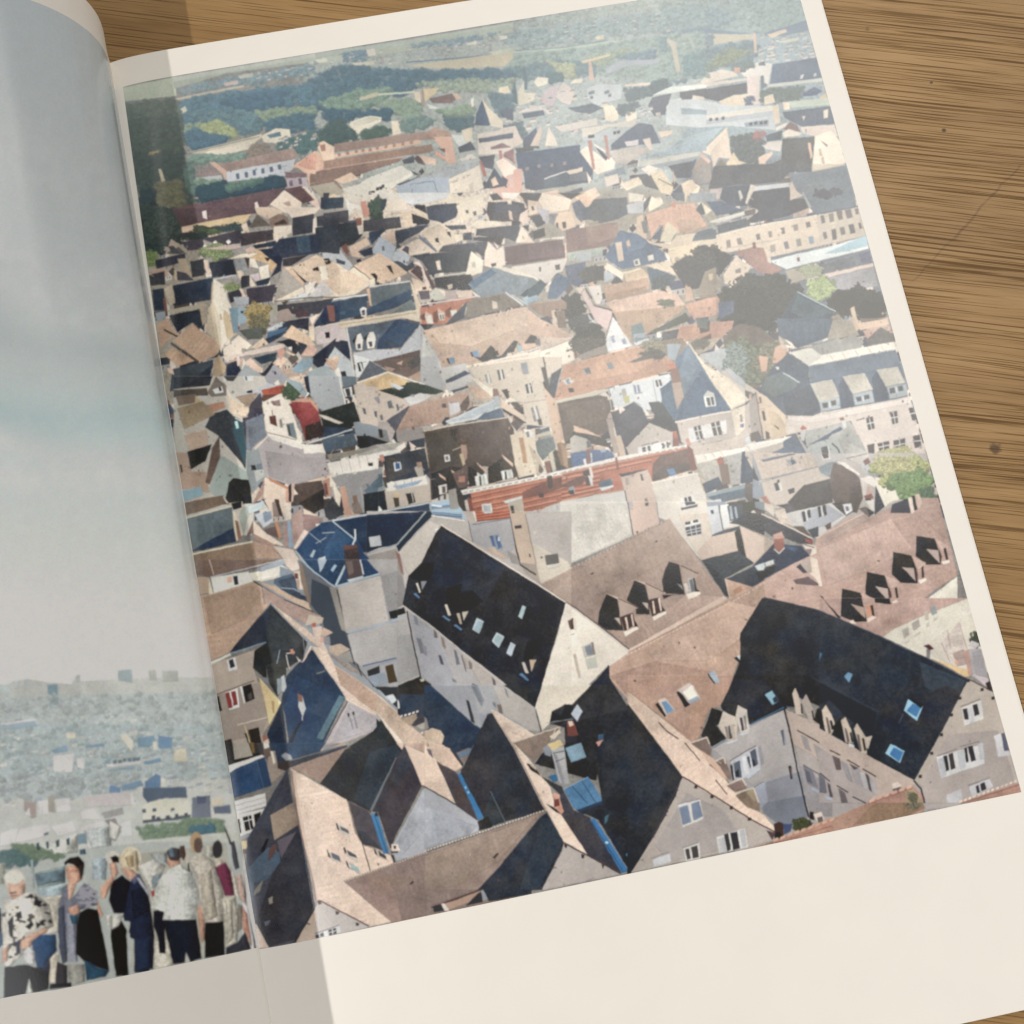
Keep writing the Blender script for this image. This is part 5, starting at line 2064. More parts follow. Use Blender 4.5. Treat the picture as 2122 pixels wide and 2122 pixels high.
R 1a1c24 211,319 254,328 265,362 270,398 230,395 206,372
P c4b0a8 232,355 261,360 266,392
R d0b4a8 254,328 289,345 285,355 268,360
P d89a7c 269,365 278,362 280,385 271,390
P 3a2428 278,360 282,358 288,382 281,384
P 5a3c38 262,358 270,380 269,392 264,388
P f4e6da 271,392 290,385 292,390 275,400
P f0ddd0 228,395 240,392 245,400 232,402
P e9e4d6 483,290 483,475 420,482 300,430
P b9b2aa 354,418 366,410 370,425 358,432
P b0a9a2 375,400 390,392 392,410 380,415
P 9aa2a6 420,365 430,360 434,378 422,382
P c4bcb2 405,378 412,372 414,390 408,392
P cfc8be 380,428 395,418 396,425 382,435
P cfc8be 425,390 438,385 436,392 426,398
P cfc8be 410,402 416,400 416,408 411,410
R 1d2838 22,339 155,370 275,422 420,483 0,483 0,400
L 4a5260 1 22,338 155,369 275,421 418,481
P a8d4ec 68,448 99,452 90,481 62,472
P 7fb0d0 75,450 98,454 90,480 68,474
P 4a7fa8 132,475 160,472 150,483 132,483
P 4a5260 16,445 22,445 20,449
@1160 1040 424
P d8d4cc 0,0 160,0 172,80 15,150 0,160
R dad6ce 8,5 155,2 168,78 15,148
P e4dcc8 10,120 18,140 18,155 0,165
P d8beb0 160,0 225,0 235,48 175,80
P b8b0b0 162,0 172,0 172,18 162,18
L 55525c 1.25 160,0 165,30 174,78
P 4a4448 180,69 185,68 185,74 181,75
P 4a4448 201,2 210,1 209,9 202,10
P dcd6cc 228,0 348,0 425,55 410,75 332,135 322,125 262,48 235,38
P d8ccbe 282,30 355,25 420,75 420,115 335,138 300,82
L 8a8a90 1 228,0 235,48
P e4e2de 288,0 322,0 325,10 288,19
P 3a404c 295,0 318,0 320,5 298,9
P 3f4a58 285,15 325,6 325,11 288,20
P eceae6 294,48 330,40 336,76 300,84
P 3a4048 295,48 308,45 309,52 296,55
P 3a4048 314,44 326,41 328,48 315,50
P 434a58 296,60 332,52 335,75 301,82
L d8dade 0.75 298,69 334,61
L d8dade 0.75 299,75 334,68
L d8dade 0.75 308,57 312,81
L d8dade 0.75 320,54 324,79
P 8d97a6 345,0 390,0 400,25 370,15 348,10
P cfd4da 348,12 375,8 385,68 360,78
P e8eaea 378,8 398,5 402,60 385,62
P 2a2c34 356,20 362,19 364,28 358,29
L 2c2c34 1.25 375,8 386,68
R 3f4858 360,78 388,66 428,56 422,65 358,85
P 3a4654 395,10 430,5 435,35 402,45
P a4b4c4 400,12 405,11 410,40 404,42
P a4b4c4 412,12 416,11 421,38 416,39
P 2f3a20 430,0 458,0 465,15 442,28 432,20
P 7a8690 460,0 483,0 483,20 462,15
R 2f343c 400,50 445,22 483,40 483,80 425,54
P 2a2828 410,72 425,62 445,140 425,118 418,110
P d6c2b4 425,55 483,85 483,120 458,146 440,130
P d4c0b2 360,82 412,70 420,115 335,138 322,120
R 27323e 335,138 422,116 458,145 390,180 402,225 390,222
R 2f3c48 338,140 422,119 455,145 390,180
L a8a49c 1.25 390,182 458,148
R 33404f 392,182 483,142 483,185 455,202 425,192
P d0d8da 460,152 483,144 483,160 468,162
P 22262c 462,165 483,162 483,180 472,188
R c9a894 390,182 425,192 455,202 410,232 402,230
P b88a70 410,208 425,198 432,208 415,218
L e0ccbc 1 390,182 402,228
R a89287 0,172 260,42 390,225 398,230 165,350 112,305 15,232 0,222
R ad988c 50,150 260,45 325,140 250,140 175,180 100,218
R b49c90 175,270 240,265 300,220 388,225 275,288 165,348 120,310
L 8f7c74 1.25 0,172 260,40
Z c8b4a8 9.5 5.0 0,171 260,39
P 3a3030 71,170 78,166 80,170 74,172
P 3a3030 224,94 229,90 231,94 226,96
R 191c22 258,141 282,148 288,185 295,218 245,215 241,188 248,162
P b8a498 285,149 328,171 322,185 292,192
P d8c0b0 282,148 330,170 328,172 284,151
L 5c463e 1.25 285,150 328,170
P b8b8b8 302,182 318,179 325,212 305,215
P 6a7078 305,185 312,182 319,210 310,212
P 3a2c2c 314,180 318,179 324,210 319,211
P d6ccc4 292,195 300,192 305,212 298,218
P 8f9494 276,192 288,198 291,208
P f2e8da 298,218 330,210 332,218 304,231
P 2b2428 318,212 322,205 332,212
R 191c22 176,186 200,192 210,230 212,266 180,265 180,252 158,232
P b8a498 204,194 245,212 235,225 210,232
P d8c0b0 175,184 200,191 250,214 248,218 200,195
L 5c463e 1.25 202,192 246,214
P 4a2c2c 208,232 235,225 245,258 218,270
P e8d8c8 218,235 221,234 226,262 222,264
P e8d8c8 232,228 236,226 241,258 238,259
P c4b4a8 194,238 208,240 209,255
P f2e8da 218,272 250,259 252,264 222,281
P 2b2428 242,248 250,258 240,260
R 1c2226 242,220 298,218 265,220 245,230
R 191c22 110,219 135,225 142,265 150,304 110,302 90,290 92,260
P b8a498 138,228 180,248 172,260 142,272
P d8c0b0 108,216 135,224 186,249 182,252 135,229
L 5c463e 1.25 138,228 185,250
P 4a2c2c 144,272 172,262 180,290 152,305
P e8d8c8 154,274 158,272 162,300 159,301
P e8d8c8 168,266 171,265 176,292 173,294
P c4b4a8 129,274 141,275 144,292
P f2e8da 150,308 182,295 186,300 155,318
P 2b2428 179,282 185,295 175,294
R c4a593 165,350 398,230 483,190 483,225 440,325 385,475 250,483 175,483 115,415 118,385
R cbae9d 200,350 398,235 462,250 425,325 350,375 225,375
R bb9a8a 120,410 225,375 362,400 375,475 175,475
P e0c8b8 160,350 385,222 395,230 165,355
L a58c80 1 165,354 398,234
Z e0c8b8 10.0 5.5 122,380 410,234
Z dcc4b4 10.0 5.5 410,234 483,192
R 1f2432 483,222 465,265 438,342 385,483 483,483
P 4a3a38 279,330 285,331 282,336
P 4a3a38 316,341 321,342 319,348
P 4a3a38 436,276 444,278 440,281
P 4a3a38 175,420 180,420 179,425
P c8d8e0 418,365 445,352 465,380 442,395
P 2b2428 411,368 418,365 440,392 435,392
P e4ecec 422,366 444,355 461,379 442,391
P a8bac8 350,405 362,398 380,422 368,430
P 2b2428 348,405 351,404 365,428 361,429
P 505860 472,329 479,330 476,334
P f0e8dc 15,238 110,308 162,350 160,358 118,388 115,385 25,475 0,483 0,288
L 6a5c58 1.75 0,224 112,306 164,349
L d8c8bc 1 0,229 110,311 160,352
P 6a4c44 19,278 32,275 34,300 24,302
P 3a2828 22,280 29,279 32,299 26,300
P e8e0d0 32,276 38,275 40,300 35,302
L b8aca0 1.25 22,316 35,311
P c4c0bc 52,342 76,332 82,360 59,368
P 8a94a0 60,342 72,336 80,358 65,362
P 9a8880 74,332 79,331 84,360 80,361
P c8ccc0 60,370 85,365 89,390 66,395
P c9bcb0 32,362 38,358 50,415 45,416
R 1d2740 116,385 118,415 160,483 25,483 95,410
R 20304a 0,222 15,235 0,290
@760 1060 424
P b9b4b2 0,0 483,0 483,175 0,483
P c2bcb8 375,5 483,0 483,140 410,172 388,75
P d8cfc0 390,75 475,120 483,138 410,170 400,140
P cdb9a6 338,0 375,0 400,125 360,120
P ab9f96 360,120 400,125 410,172 375,145
P 6a6866 420,104 451,99 455,122 425,128
P d8d2c8 422,128 458,122 458,129 428,135
P 3c383c 349,34 365,31 366,39 351,41
P d8d0c4 391,48 400,45 401,51 394,54
P 33302e 410,106 415,106 414,111 411,111
P 3a3030 382,100 386,100 387,108 384,108
P 3a2c2c 341,0 350,0 349,4 342,4
L 3a3236 1.75 335,0 350,75 362,125 400,150
L 8a8480 1 374,5 400,125
P b0b0b4 242,30 338,15 350,80 332,108 250,70
P 8d98aa 288,58 310,52 322,85 308,90
P 4a6c9a 290,58 298,56 305,82 298,82
P 4a6c9a 304,58 309,57 319,82 311,88
P e4e8ea 309,60 312,60 314,69 310,70
P 9a9694 332,92 355,105 362,125 342,122
R c8b29c 282,88 298,85 335,110 318,110
R b0543c 250,0 338,0 338,15 258,25
S c8785c 252,8 338,-5 1.5
S c8785c 254,14 338,2 1.5
S c8785c 255,20 338,10 1.5
P d0d8dc 274,0 298,0 295,4 278,5
P ece4da 250,0 255,0 260,24 255,25
L 6c7480 1 250,31 338,16
P c0b6ae 235,0 250,0 258,28 242,30
P a6c0d4 150,0 225,0 235,20 195,15 152,12
S 3a78a8 155,2 225,8 1.25
S 3a78a8 160,9 225,14 1.25
R 16385a 0,8 138,0 155,10 72,80 30,85 0,98
R 12304e 0,15 130,0 78,72 0,92
P 123048 152,0 155,10 115,50 75,95 70,80 140,0
L a8b0b4 1.75 140,0 72,78 0,100
P c6ccd0 5,61 31,56 35,80 9,84
P 22303e 2,59 30,54 31,56 5,61
P c4bfba 75,100 160,15 190,15 240,22 250,72 175,32 162,55 95,185 82,170
P cfc8c0 75,100 150,22 172,32 160,58 130,120 100,152
L e8e6e0 1.5 152,10 195,16 232,22
P e8ece8 160,42 172,38 175,48 165,56
L 5c5c60 1 240,22 250,72
P 9a9490 0,105 70,88 75,100 92,185 85,220 52,238 30,150 5,110
P 8d8a8c 35,160 82,150 92,188 85,218 52,238
P 94706a 68,95 78,100 88,150 80,140
R 1a3a5c 0,105 28,145 0,158
L 8a8f94 1 0,102 29,145 0,160
P b3b0b0 0,160 30,152 50,258 0,270
P 22222a 52,238 88,225 92,240 55,252
L aab2bc 2.25 0,275 52,260 95,245
P b0aeae 0,280 95,248 125,390 75,410 0,390
P a4a4a6 25,300 105,288 122,385 75,405 68,350
L 5a6c8a 2 0,368 72,345
P 7a8494 0,372 62,358 70,412 0,405
P 2a2420 5,378 32,370 34,382 8,390
P 8f98a8 5,392 45,385 48,410 10,410
P 5c4420 42,362 65,358 72,410 50,412
P 46321c 46,365 58,362 62,405 52,408
R 1d2024 0,410 75,410 125,390 155,410 225,483 80,483
R 1a3a66 125,445 160,420 225,483 120,483 115,465
P 2c2218 98,450 115,450 120,470 95,475
P dde4e8 42,430 65,428 82,462 75,465 60,450
P a8b4bc 20,418 28,418 55,450 48,448
P c4c8b8 125,395 136,394 136,400 128,401
P 33281c 105,425 130,422 130,435 110,438
L 4a5a70 1 85,472 95,450
P b5b3b6 98,232 160,275 225,330 300,385 395,460 405,483 225,483 155,410 130,390
P a9abb4 100,240 160,282 200,375 225,475 155,410 130,388
P beb6b2 225,332 300,388 395,462 405,483 312,483
L 1e2838 1.75 95,235 110,312 128,395
P 7f838e 110,245 118,248 122,270 115,265
P 757983 118,298 128,300 140,335 128,335
P 8b8d96 130,310 140,318 142,340 135,338
P 6a6468 158,278 165,285 168,298 160,298
P 8a7a72 175,295 182,300 188,322 180,320
P 4a5060 170,338 176,340 182,362 175,360
P 6f727e 205,325 212,330 220,360 212,362
P a8a09a 222,338 232,345 240,372 230,370
L 4a4c58 1 224,338 234,378
P 857c78 240,350 248,358 250,372 242,372
P 6a6e7a 248,405 260,410 272,445 258,435
P 7f828c 265,420 272,425 278,450 270,448
P 33323a 236,445 244,450 252,483 245,483
P 7f828c 200,392 210,398 212,404 202,401
P 655f64 295,390 302,398 309,420 300,412
P 7a706e 322,412 330,422 335,442 325,432
P 85807e 298,448 304,450 306,460 300,460
P 7a6e68 308,452 318,462 322,483 315,483
R 152238 178,32 470,215 398,462 300,385 225,328 160,275 85,220 98,152 130,120 162,52
R 182944 180,45 325,135 275,225 175,175 140,140 150,105
R 132034 325,140 462,220 425,338 325,295 288,200
L ece0d4 1.5 175,31 300,108 470,214
L d8d4cc 0.75 85,221 162,278 225,330 398,464
P 0e1522 98,152 130,122 160,120 155,150 140,165 108,160
P 0e1522 190,180 225,170 220,200 212,240 200,240 188,215
P 0e1522 220,195 250,185 275,212 242,235 212,240
P 0e1522 378,308 410,295 412,315 385,355 368,350
P e0d8cc 116,169 120,169 128,190 124,192
P 8a9098 128,165 142,164 131,185
P 5a86b0 110,194 115,192 126,202 124,206
P e0d8cc 184,220 189,220 198,245 192,245
P 5a86b0 178,248 182,245 198,256 194,259
P c8b8a4 212,241 219,241 225,265 220,265
P c9c2b6 225,238 240,235 229,258
P 5a86b0 205,268 211,266 225,278 222,281
P c0d2d8 260,251 276,260 265,288 250,279
P 9fb8c6 262,258 274,262 264,285 252,278
P c4d8de 306,286 324,296 312,322 296,306
P a8c2cc 308,290 321,298 311,318 300,305
P c0cedc 340,309 351,316 341,342 330,335
P b8d0d8 368,222 376,226 366,254 358,248
P c8b49c 384,352 400,350 389,378
P d0c8c0 366,356 372,356 382,382 375,382
P 5a86b0 360,385 366,382 382,398 380,400
P efe8dc 472,220 483,225 483,450 462,450 410,462 400,475 398,460
P 6a4c44 475,258 483,255 483,280 479,275
P 15161e 438,472 468,455 483,462 483,483 440,483
L 5a4a4c 1.25 399,465 405,483
P c8b6a4 410,172 470,140 483,135 483,220 470,212
R b09c90 410,172 483,135 483,220 472,212
@400 1160 424
P 9aa0a8 140,0 483,0 483,375 275,300 175,100
R 6d5a50* 0,0 150,0 152,20 38,40 0,32
R 8a7566 150,0 208,0 155,18
L b8a898* 1 38,0 49,35
L c8ccd0 1.25 42,41 150,15 210,0
P c8c4ba* 42,42 130,28 142,50 50,78
P a08e7c* 6,41 38,42 45,78 15,82
P c8bca8* 38,45 48,80 38,82
P 2a2838* 95,39 105,38 108,58 98,60
P d09a80* 81,42 91,40 92,52 82,54
P d8d4cc* 105,38 110,36 112,58 108,59
P e9e4d8 152,30 208,12 225,22 205,42 160,52
P c4bfb0* 132,32 155,28 160,50 142,50
P f4f0e6 162,28 202,15 202,38 162,48
P aab8c4 160,18 212,0 215,10 160,28
P 8fa0ae 205,15 225,22 215,38 205,38
P 566c84 192,45 235,32 252,72 210,70 190,55
R 3a4e68 200,50 240,38 250,72 215,70
P e2d2c8 212,0 245,0 252,22 235,28 220,15
P dcd0c4 238,28 255,25 265,70 248,70
P 7a3c30 240,32 248,32 249,45 242,45
P b09488 244,48 250,46 252,68 248,69
R c8b09a 155,52 192,62 225,82 280,105 305,130 275,118 215,88 172,62
R 33455c 205,68 240,72 270,85 272,100 240,88
L 9ab0c0 1 208,66 240,69 270,88
P 8a9098 250,72 265,72 270,88 255,82
L 3c3430 1.5 142,50 210,92 304,131
P 6c7078 250,0 262,10 330,65 345,65 368,175 395,270 325,200 275,108
P 3a4656 280,45 332,70 360,170 385,250 320,198 305,140 278,105
P 8a7868 250,0 260,22 278,100 270,100 255,50
P 9a9690 322,65 342,68 365,172 350,165
L 3a3436 1.5 340,70 368,188 398,275
P bfb9b4 342,65 442,38 462,145 362,172
P a8a6a6 410,0 483,0 483,120 460,122 442,35
P 969698 445,38 483,25 483,120 462,125
P 1e2226 462,122 483,118 483,138 465,140
R 1b4268 260,0 410,0 440,32 338,62 302,45 280,22
R 184066 308,20 355,5 360,15 335,60 305,40
L b0c8d8 1.5 258,0 285,28 335,64 441,32
P 5a4a4c 358,0 392,0 400,35 368,45
P 7a6a68 360,5 375,2 380,30 368,38
L d8dce0 1.5 395,0 402,35
P b4c4d4 295,0 315,0 308,18 300,30
P a8c4dc 325,25 335,11 340,14 330,29
P b8ccdc 335,60 358,12 360,18 340,62
P c8ccd0 365,48 402,38 402,44 368,52
L aab6c4 2.5 364,172 462,148 483,140
P b4b2b2 365,178 462,152 483,148 483,235 400,255 380,238
P a8a9ae 400,260 483,238 483,325 460,295 425,300
L 4a6a94 1.75 400,251 480,232
P 2a2a34 411,262 440,250 442,268 415,275
P 94a0b0 412,278 452,265 460,290 425,300
P 4a3a1c 454,252 472,246 483,288 462,292
P 2c3038 388,250 400,270 440,312 483,350 483,300 425,300
P d8e0e6 455,322 472,318 481,332 470,340
P b0bac0 430,305 440,308 465,332 458,332
R ae968c 165,65 215,95 300,132 305,142 265,152 225,130 185,102 172,108
P c4b8a8 275,130 308,138 305,150 265,155
P b0604a 280,150 290,148 290,158 282,160
P 8a909a 268,155 280,152 282,162 272,162
P d6c2b6 282,160 305,158 302,185 320,220 305,222 285,180
P d0a698 300,185 310,182 312,192 302,195
P c8b0a0 308,160 330,172 310,182 300,178
P 8a8c94 308,182 322,180 325,200 312,200
R c2ae9c 322,205 348,198 370,212 342,228 322,218
P 9a9894 342,228 370,215 378,242 360,242
R 9a8c84 322,220 385,258 395,270 370,262 328,230
R dcc6b6 185,102 265,162 300,198 302,210 278,192 235,155
R e4cfbe 280,205 298,208 322,225 335,250 390,285 445,325 483,360 483,435 445,375 362,332 348,305
R c8ab98 335,250 390,285 483,362 483,390 400,338 348,295
L efe0d2 1.25 282,212 350,310 365,332 442,372 483,435
R a08876* 15,85 50,80 140,52 162,65 168,105 180,105 85,220 35,242
R 957e6c* 25,88 140,58 160,75 125,140 45,175
R 1d2a40* 184,105 180,190 170,198 88,220 100,200
L b8b4a8* 1 42,81 142,51
R 222c34* 182,105 270,195 260,232 225,255 175,250 172,175
R 2a3238* 185,120 225,155 258,190 240,220 180,205
P cfc4b4* 40,242 88,221 90,226 42,249
L 6f8aa0* 1.25 88,221 172,195
P 9a8f84* 42,248 150,212 145,260 160,312 180,390 165,410 165,450 85,483 60,390
P 8a7f76* 55,318 160,288 175,375 162,410 75,430
P d8d4ca* 80,238 100,230 105,258 85,264
P 2c2f38* 84,238 94,234 99,252 88,256
L 5c544c* 1.25 55,318 145,285
P d0cac0* 75,315 105,302 110,348 85,355
P 7a2a28* 76,316 86,312 94,348 84,351
P 7a2a28* 90,311 100,309 106,342 96,345
P 17130f* 115,300 138,292 146,328 122,338
P 4a4440* 130,318 138,312 140,328 132,330
P d8d4ca* 111,300 116,299 124,338 120,339
P 17130f* 55,325 61,322 69,355 61,358
L b8b0a4* 1 105,390 175,372
P 1c160e* 72,428 90,422 102,468 80,483 78,450
P 2c2010* 130,402 155,395 165,445 145,458
P 19140e* 122,410 130,408 145,458 100,470 140,460
L b8a880* 1.25 122,390 142,458
R 1f2522* 145,215 175,195 190,242 172,250 175,285 142,255
R 2c2f30* 172,250 220,235 220,270 200,325 180,292
P c8b084* 156,278 200,328 208,338 180,390 172,350
P a08858* 185,332 192,335 192,362 188,360
P 6a7078* 165,278 178,280 180,295 168,290
R 17385a 275,215 282,212 350,310 360,325 300,450 232,468 220,375 208,335 220,275
R 142f4c 175,410 210,335 220,410 225,475 185,462
R 1b4066 215,350 245,275 345,318 300,440 230,460
R 5a7c8c 345,320 360,325 305,425 292,420
R 12283e 250,385 258,380 230,440 225,430
P c4c8cc 248,318 258,322 266,352 259,372 250,348
P 8a6054 246,315 258,320 259,335 250,335
L dde4ea 1 258,370 258,379
L d8c4b4 1.25 220,222 240,218
P c88a74 229,212 235,210 240,222 232,222
L d8d0cc 1 220,225 228,258
P e0ccc0 258,242 278,202 282,205 262,240 250,240 244,228
L aab4bc 0.75 206,212 198,245
L 8a9494 0.75 260,185 264,218
L a8a490 0.75 292,269 312,262
P b8c0c4 208,278 215,272 221,300 215,312 208,308
P 8c98a0 198,282 210,280 210,310 200,320
P c0b8bc 365,335 442,375 425,405 360,430 302,450
R b4b0b6 368,338 440,375 422,402 325,432
P 22222a 364,362 369,361 370,370 366,371
P 22222a 376,359 381,358 382,366 378,368
L 8a8890 1.75 370,372 378,400
L 8a8890 1.75 380,370 388,398
L 4a4650 1.25 365,335 302,450
R 182530 445,378 483,438 483,483 335,483 358,448 425,405
P 8a5c50* 164,415 172,412 180,430 168,435
P c0a898* 165,430 178,422 185,448 170,450
P 5c4440* 168,450 184,448 185,468 175,475
P b0b4b8 210,460 220,456 230,468 220,472
@1698 1240 424
@1560 940 424
R 1c2737 -30,425 22,340 155,370 225,400 225,575 -30,575
@780 1440 318.5
R 193654 70,0 273,0 273,225 212,160 160,110 75,65
R 1b2c34 0,75 85,165 50,225 0,273
R 2c3040 85,165 140,273 30,273
R d9c2af 0,0 75,70 135,120 212,160 271,225 248,241 192,212 85,155 80,170 15,75 0,65
R ecd6c5 90,158 192,212 218,273 138,273
P f0e2d2 0,55 15,72 85,152 80,171 25,92
R a89484 75,75 125,60 128,72 108,98
R 3c3c48 110,95 140,58 160,82 125,100
P b0aaa4 125,99 159,84 162,108 140,108
R a48c80 140,125 175,112 212,135 180,148
P ecd8cc 175,108 190,108 212,130 208,136
Z e8e2da 13.0 8.5 75,69 135,51
Z e8e2da 12.0 8.5 140,120 175,110
P 6a6470 160,172 172,170 179,195 165,188
P 4a3c30 160,155 164,155 165,164 161,164
R 5a5058 192,214 250,241 273,273 218,273
@460 1540 424
R 8f7b74 400,375 500,325 725,375 725,483 400,483
@860 1780 424.6
R 8e7c76 0,0 212,0 160,72 40,108 40,125 0,138
R 1d2d42 212,0 275,0 275,82 175,100 160,75
P b89a88 65,105 155,75 140,98 75,120
L 5a3a38 2.25 38,115 162,70
P 2a2c38 42,112 62,108 70,122 45,125
P 2a2c38 120,110 150,80 160,78 160,102
P e8dcd4 62,106 69,105 82,122 70,122
P 9aa0a8 156,76 162,76 172,95 160,100
@1522 1522 600
P aca6a6 0,50 150,25 300,75 483,25 483,105 300,130 75,190 0,200
R b08c7a 58,180 140,150 250,102 295,85 318,120 310,135 175,165 0,198
R 9c8068 225,120 295,88 318,122 288,136 200,150
T 6a6454 295 110 15 15 40
T 4c4034 105 148 18 10 40
P b4acaa 295,85 458,15 475,82 375,120 320,125
@460 1540 424
P 33302e* 0,0 115,0 120,32 95,30 15,55 10,45
P 15130f* 0,0 28,0 30,35 98,22 100,30 15,55 8,30
P 8f8a80* 25,0 62,0 72,30 30,38
P 6a542e* 66,0 75,0 78,22 72,25
P 3b3a3c* 82,0 100,0 100,25 90,28
R 1d3d60 112,0 245,0 232,20 155,40 125,50
R 23486b 150,0 240,0 230,18 165,35
P b8a597 246,0 288,0 295,5 232,19
P 8c8f97 240,5 280,0 265,8 238,18
R 343c4b 160,42 240,21 295,5 298,15 175,60 160,55
L 5a6270 1 162,39 240,19 295,4
R 9c8579 160,59 295,11 325,5 250,100
R 182532 290,15 330,0 410,0 425,18 422,30 350,165 295,135 232,95
R 1d3346 350,20 410,5 420,22 350,155 312,135
P 8a7d72* 110,25 125,18 130,50 160,50 150,65 118,95 105,65
P 5c4e48* 95,0 110,0 118,28 100,38
P d8c4b4* 98,0 110,0 112,10 100,14
P c9bcae* 114,20 120,19 126,45 122,50
P aab0b8 141,30 150,23 162,29 165,38 152,41
P 3a3030* 130,45 160,40 162,55 150,65 132,60
P 1c3c5f* 15,72 30,60 100,31 118,100 25,130
R 1d4066* 15,75 82,42 95,108 25,128
L 3f5c78* 0.75 81,38 100,110
P cbc6bc* 12,54 95,28 100,32 32,60 15,72
P d8d2c4* 25,138 102,118 105,148 95,152 30,170
L 908a80* 0.75 28,148 102,128
L 908a80* 0.75 29,160 102,140
P c9c5bc* 30,170 100,155 75,215 38,225
P 16130f* 49,175 69,170 75,202 56,208
P 16130f* 32,180 42,179 46,212 38,212
P 16130f* 75,168 92,162 90,175 78,195
L e8e4da* 1 51,185 72,179
L e8e4da* 0.75 62,172 68,208
P 8d8f96* 38,222 75,208 68,220 42,230
P 7b756e* 40,230 60,225 70,310 52,315
P c9b389* 41,232 58,230 59,248 44,252
P 5c4038* 45,252 60,251 60,260 48,261
R 3a3d4c* 155,60 165,125 220,370 221,385 172,470 108,483 75,422 58,350 54,312 60,225
R 2c2f3c* 172,210 185,212 215,338 218,382 175,462 110,480 80,422 130,275
R 353a49* 155,65 125,110 70,212 59,232 60,288 110,278 130,235 115,170
R 8e7e6e* 114,170 169,140 181,192 124,229
P 5c5560* 130,232 175,210 140,272
R 3f5468* 110,245 135,258 138,280 105,325 62,332 65,295
R 44566a* 62,302 130,272 112,310 75,328 72,375 60,375
P 5a3f3a* 111,250 128,238 125,260 108,278
P 1a1d28* 91,255 105,225 111,228 98,258
P 747268* 76,350 98,322 90,348 75,360
P 86847a* 110,368 120,362 118,378 112,380
P 555c68* 100,422 114,418 110,428 102,432
P b7a394* 75,425 82,430 110,483 80,483
P 1d1e26* 65,412 75,425 82,483 75,483
P 23242c* 220,385 221,390 175,470 170,470
P a8988a* 221,390 225,470 175,470 198,430
L 33303a* 1.5 198,425 208,428
R e9d2c1 162,60 295,135 315,215 405,270 410,288 290,328 400,422 350,433 225,370 210,318
R a58f86 298,136 346,160 375,218 400,265 332,240 315,212
R 4a4450 299,138 345,160 352,172 388,258 370,250 322,220 315,198
R 2c3140 318,205 335,208 380,252 332,238 322,220
P d6bba8 162,60 170,65 185,160 220,338 228,370 221,375 198,255 165,105
L 7f6c66 1.5 164,65 180,185 215,325 222,372
P 9a8f96 212,322 220,370 228,372 221,385 217,370
P c9b3a2 221,372 230,372 348,434 342,434 225,385
P c8c2c0 220,390 230,372 350,434 225,462
L 6d4a48 1.75 232,372 348,432
P 4a3c44 224,372 232,370 235,380 228,382
P 4a3438 268,395 278,398 274,405 269,405
P 4a3438 316,422 325,425 322,431 316,431
P e8e8ea 226,450 278,429 280,448 230,462
L 8f8c90 1.5 220,450 278,429
P 353a48 251,441 269,436 271,449 254,454
L e8e8ea 1 260,438 262,451
L e8e8ea 0.75 252,448 271,442
P 353a48* 220,454 229,450 230,460 222,461
P 50555f 231,450 240,446 241,456 232,459
P d7d2cc 272,192 280,191 304,218 300,221 276,205
P 2b2428 269,189 272,188 278,206 272,204
P 5c6068 279,196 298,205 301,215 282,205
P c9c2bc 250,260 258,258 282,282 262,275
P 2b2428 248,251 250,251 258,272 251,268
P 586070 258,258 276,266 281,280 261,270
P 2b2428 286,246 290,246 298,265 290,261
P d0c8c4 290,258 321,275 320,280 298,268
P 454850 295,252 316,264 320,272 300,265
P 2b2428 292,278 296,279 302,298 296,292
P 9fb9bb 301,281 322,294 326,306 306,296
L 5d8c98 0.75 298,292 325,309
P 2b2428 358,250 361,250 369,268 361,262
P cfc4ba 362,250 370,252 394,278 368,268
P 3a3c46 369,254 386,265 389,274 372,266
L 15151c 1.25 325,215 351,304
P 33303a 398,262 405,265 411,286 406,285
P b39a90 210,139 215,140 214,145 210,142
P b39a90 300,191 304,192 302,196 300,195
P b39a90 291,225 296,226 294,230
P 5e4f52 366,282 372,285 370,291
P 2f7cb4 352,170 366,162 395,260 382,262
L 1d3a52 0.75 361,170 390,260
P 1d2c3a 360,165 366,162 370,172 361,172
P 6f7880 348,160 410,35 415,38 355,160
R 3a3442 355,162 410,40 432,8 472,100 410,218 398,250 368,162
R 3d3340 390,125 425,75 448,125 410,208 390,225 372,165
R 343a4a 398,88 430,15 445,50 412,105
P ead3c2 434,5 483,28 483,100 472,99
P e7cfbf 412,0 430,0 425,15
R c8ad9e 430,0 483,0 483,25 435,5
P b0b4bd 475,110 483,105 483,265 410,275 398,250
R a8adb8 475,110 483,108 483,200 425,265 405,245
L 6b5a5a 1.25 472,100 483,108
P e6d6cc 400,240 415,239 420,255 402,260
P 5c1f1c 404,242 411,242 411,249 406,250
P 4a3436 398,255 416,255 415,260 399,259
P aab0ba 405,262 422,262 425,275 410,278
R 8f7b74 290,328 483,259 483,406 400,422
R 9a8178 290,328 375,298 410,350 425,420 400,422 345,375
L b7a59c 1.25 290,324 483,258
P 4a3a3a 441,332 450,324 454,328 446,335
@880 1420 424
P 1d3a5c 0,0 45,0 135,98 118,140 58,150 0,75
R 193654 0,15 38,15 128,110 110,150 78,162 0,82
P aeb0b6 45,0 185,0 260,52 275,108 200,105 135,100 120,95 15,0
P a3a7b0 15,0 110,0 130,82 132,102 118,92
P b9b4b0 160,0 190,5 258,52 272,108 250,105 190,72
P 8d949e 110,0 125,0 140,35 135,50 118,22
P 7d8590 112,2 120,2 135,38 130,38
P 33373f 98,35 105,38 119,90 110,85
P 9aa0aa 130,65 140,68 148,82 135,98
P 7a6c62 171,45 180,45 185,68 175,65
P 8a8a90 188,5 194,10 200,32 192,22
P 7d8590 160,38 168,42 170,55 162,48
L 3a3440 1.25 262,58 275,108
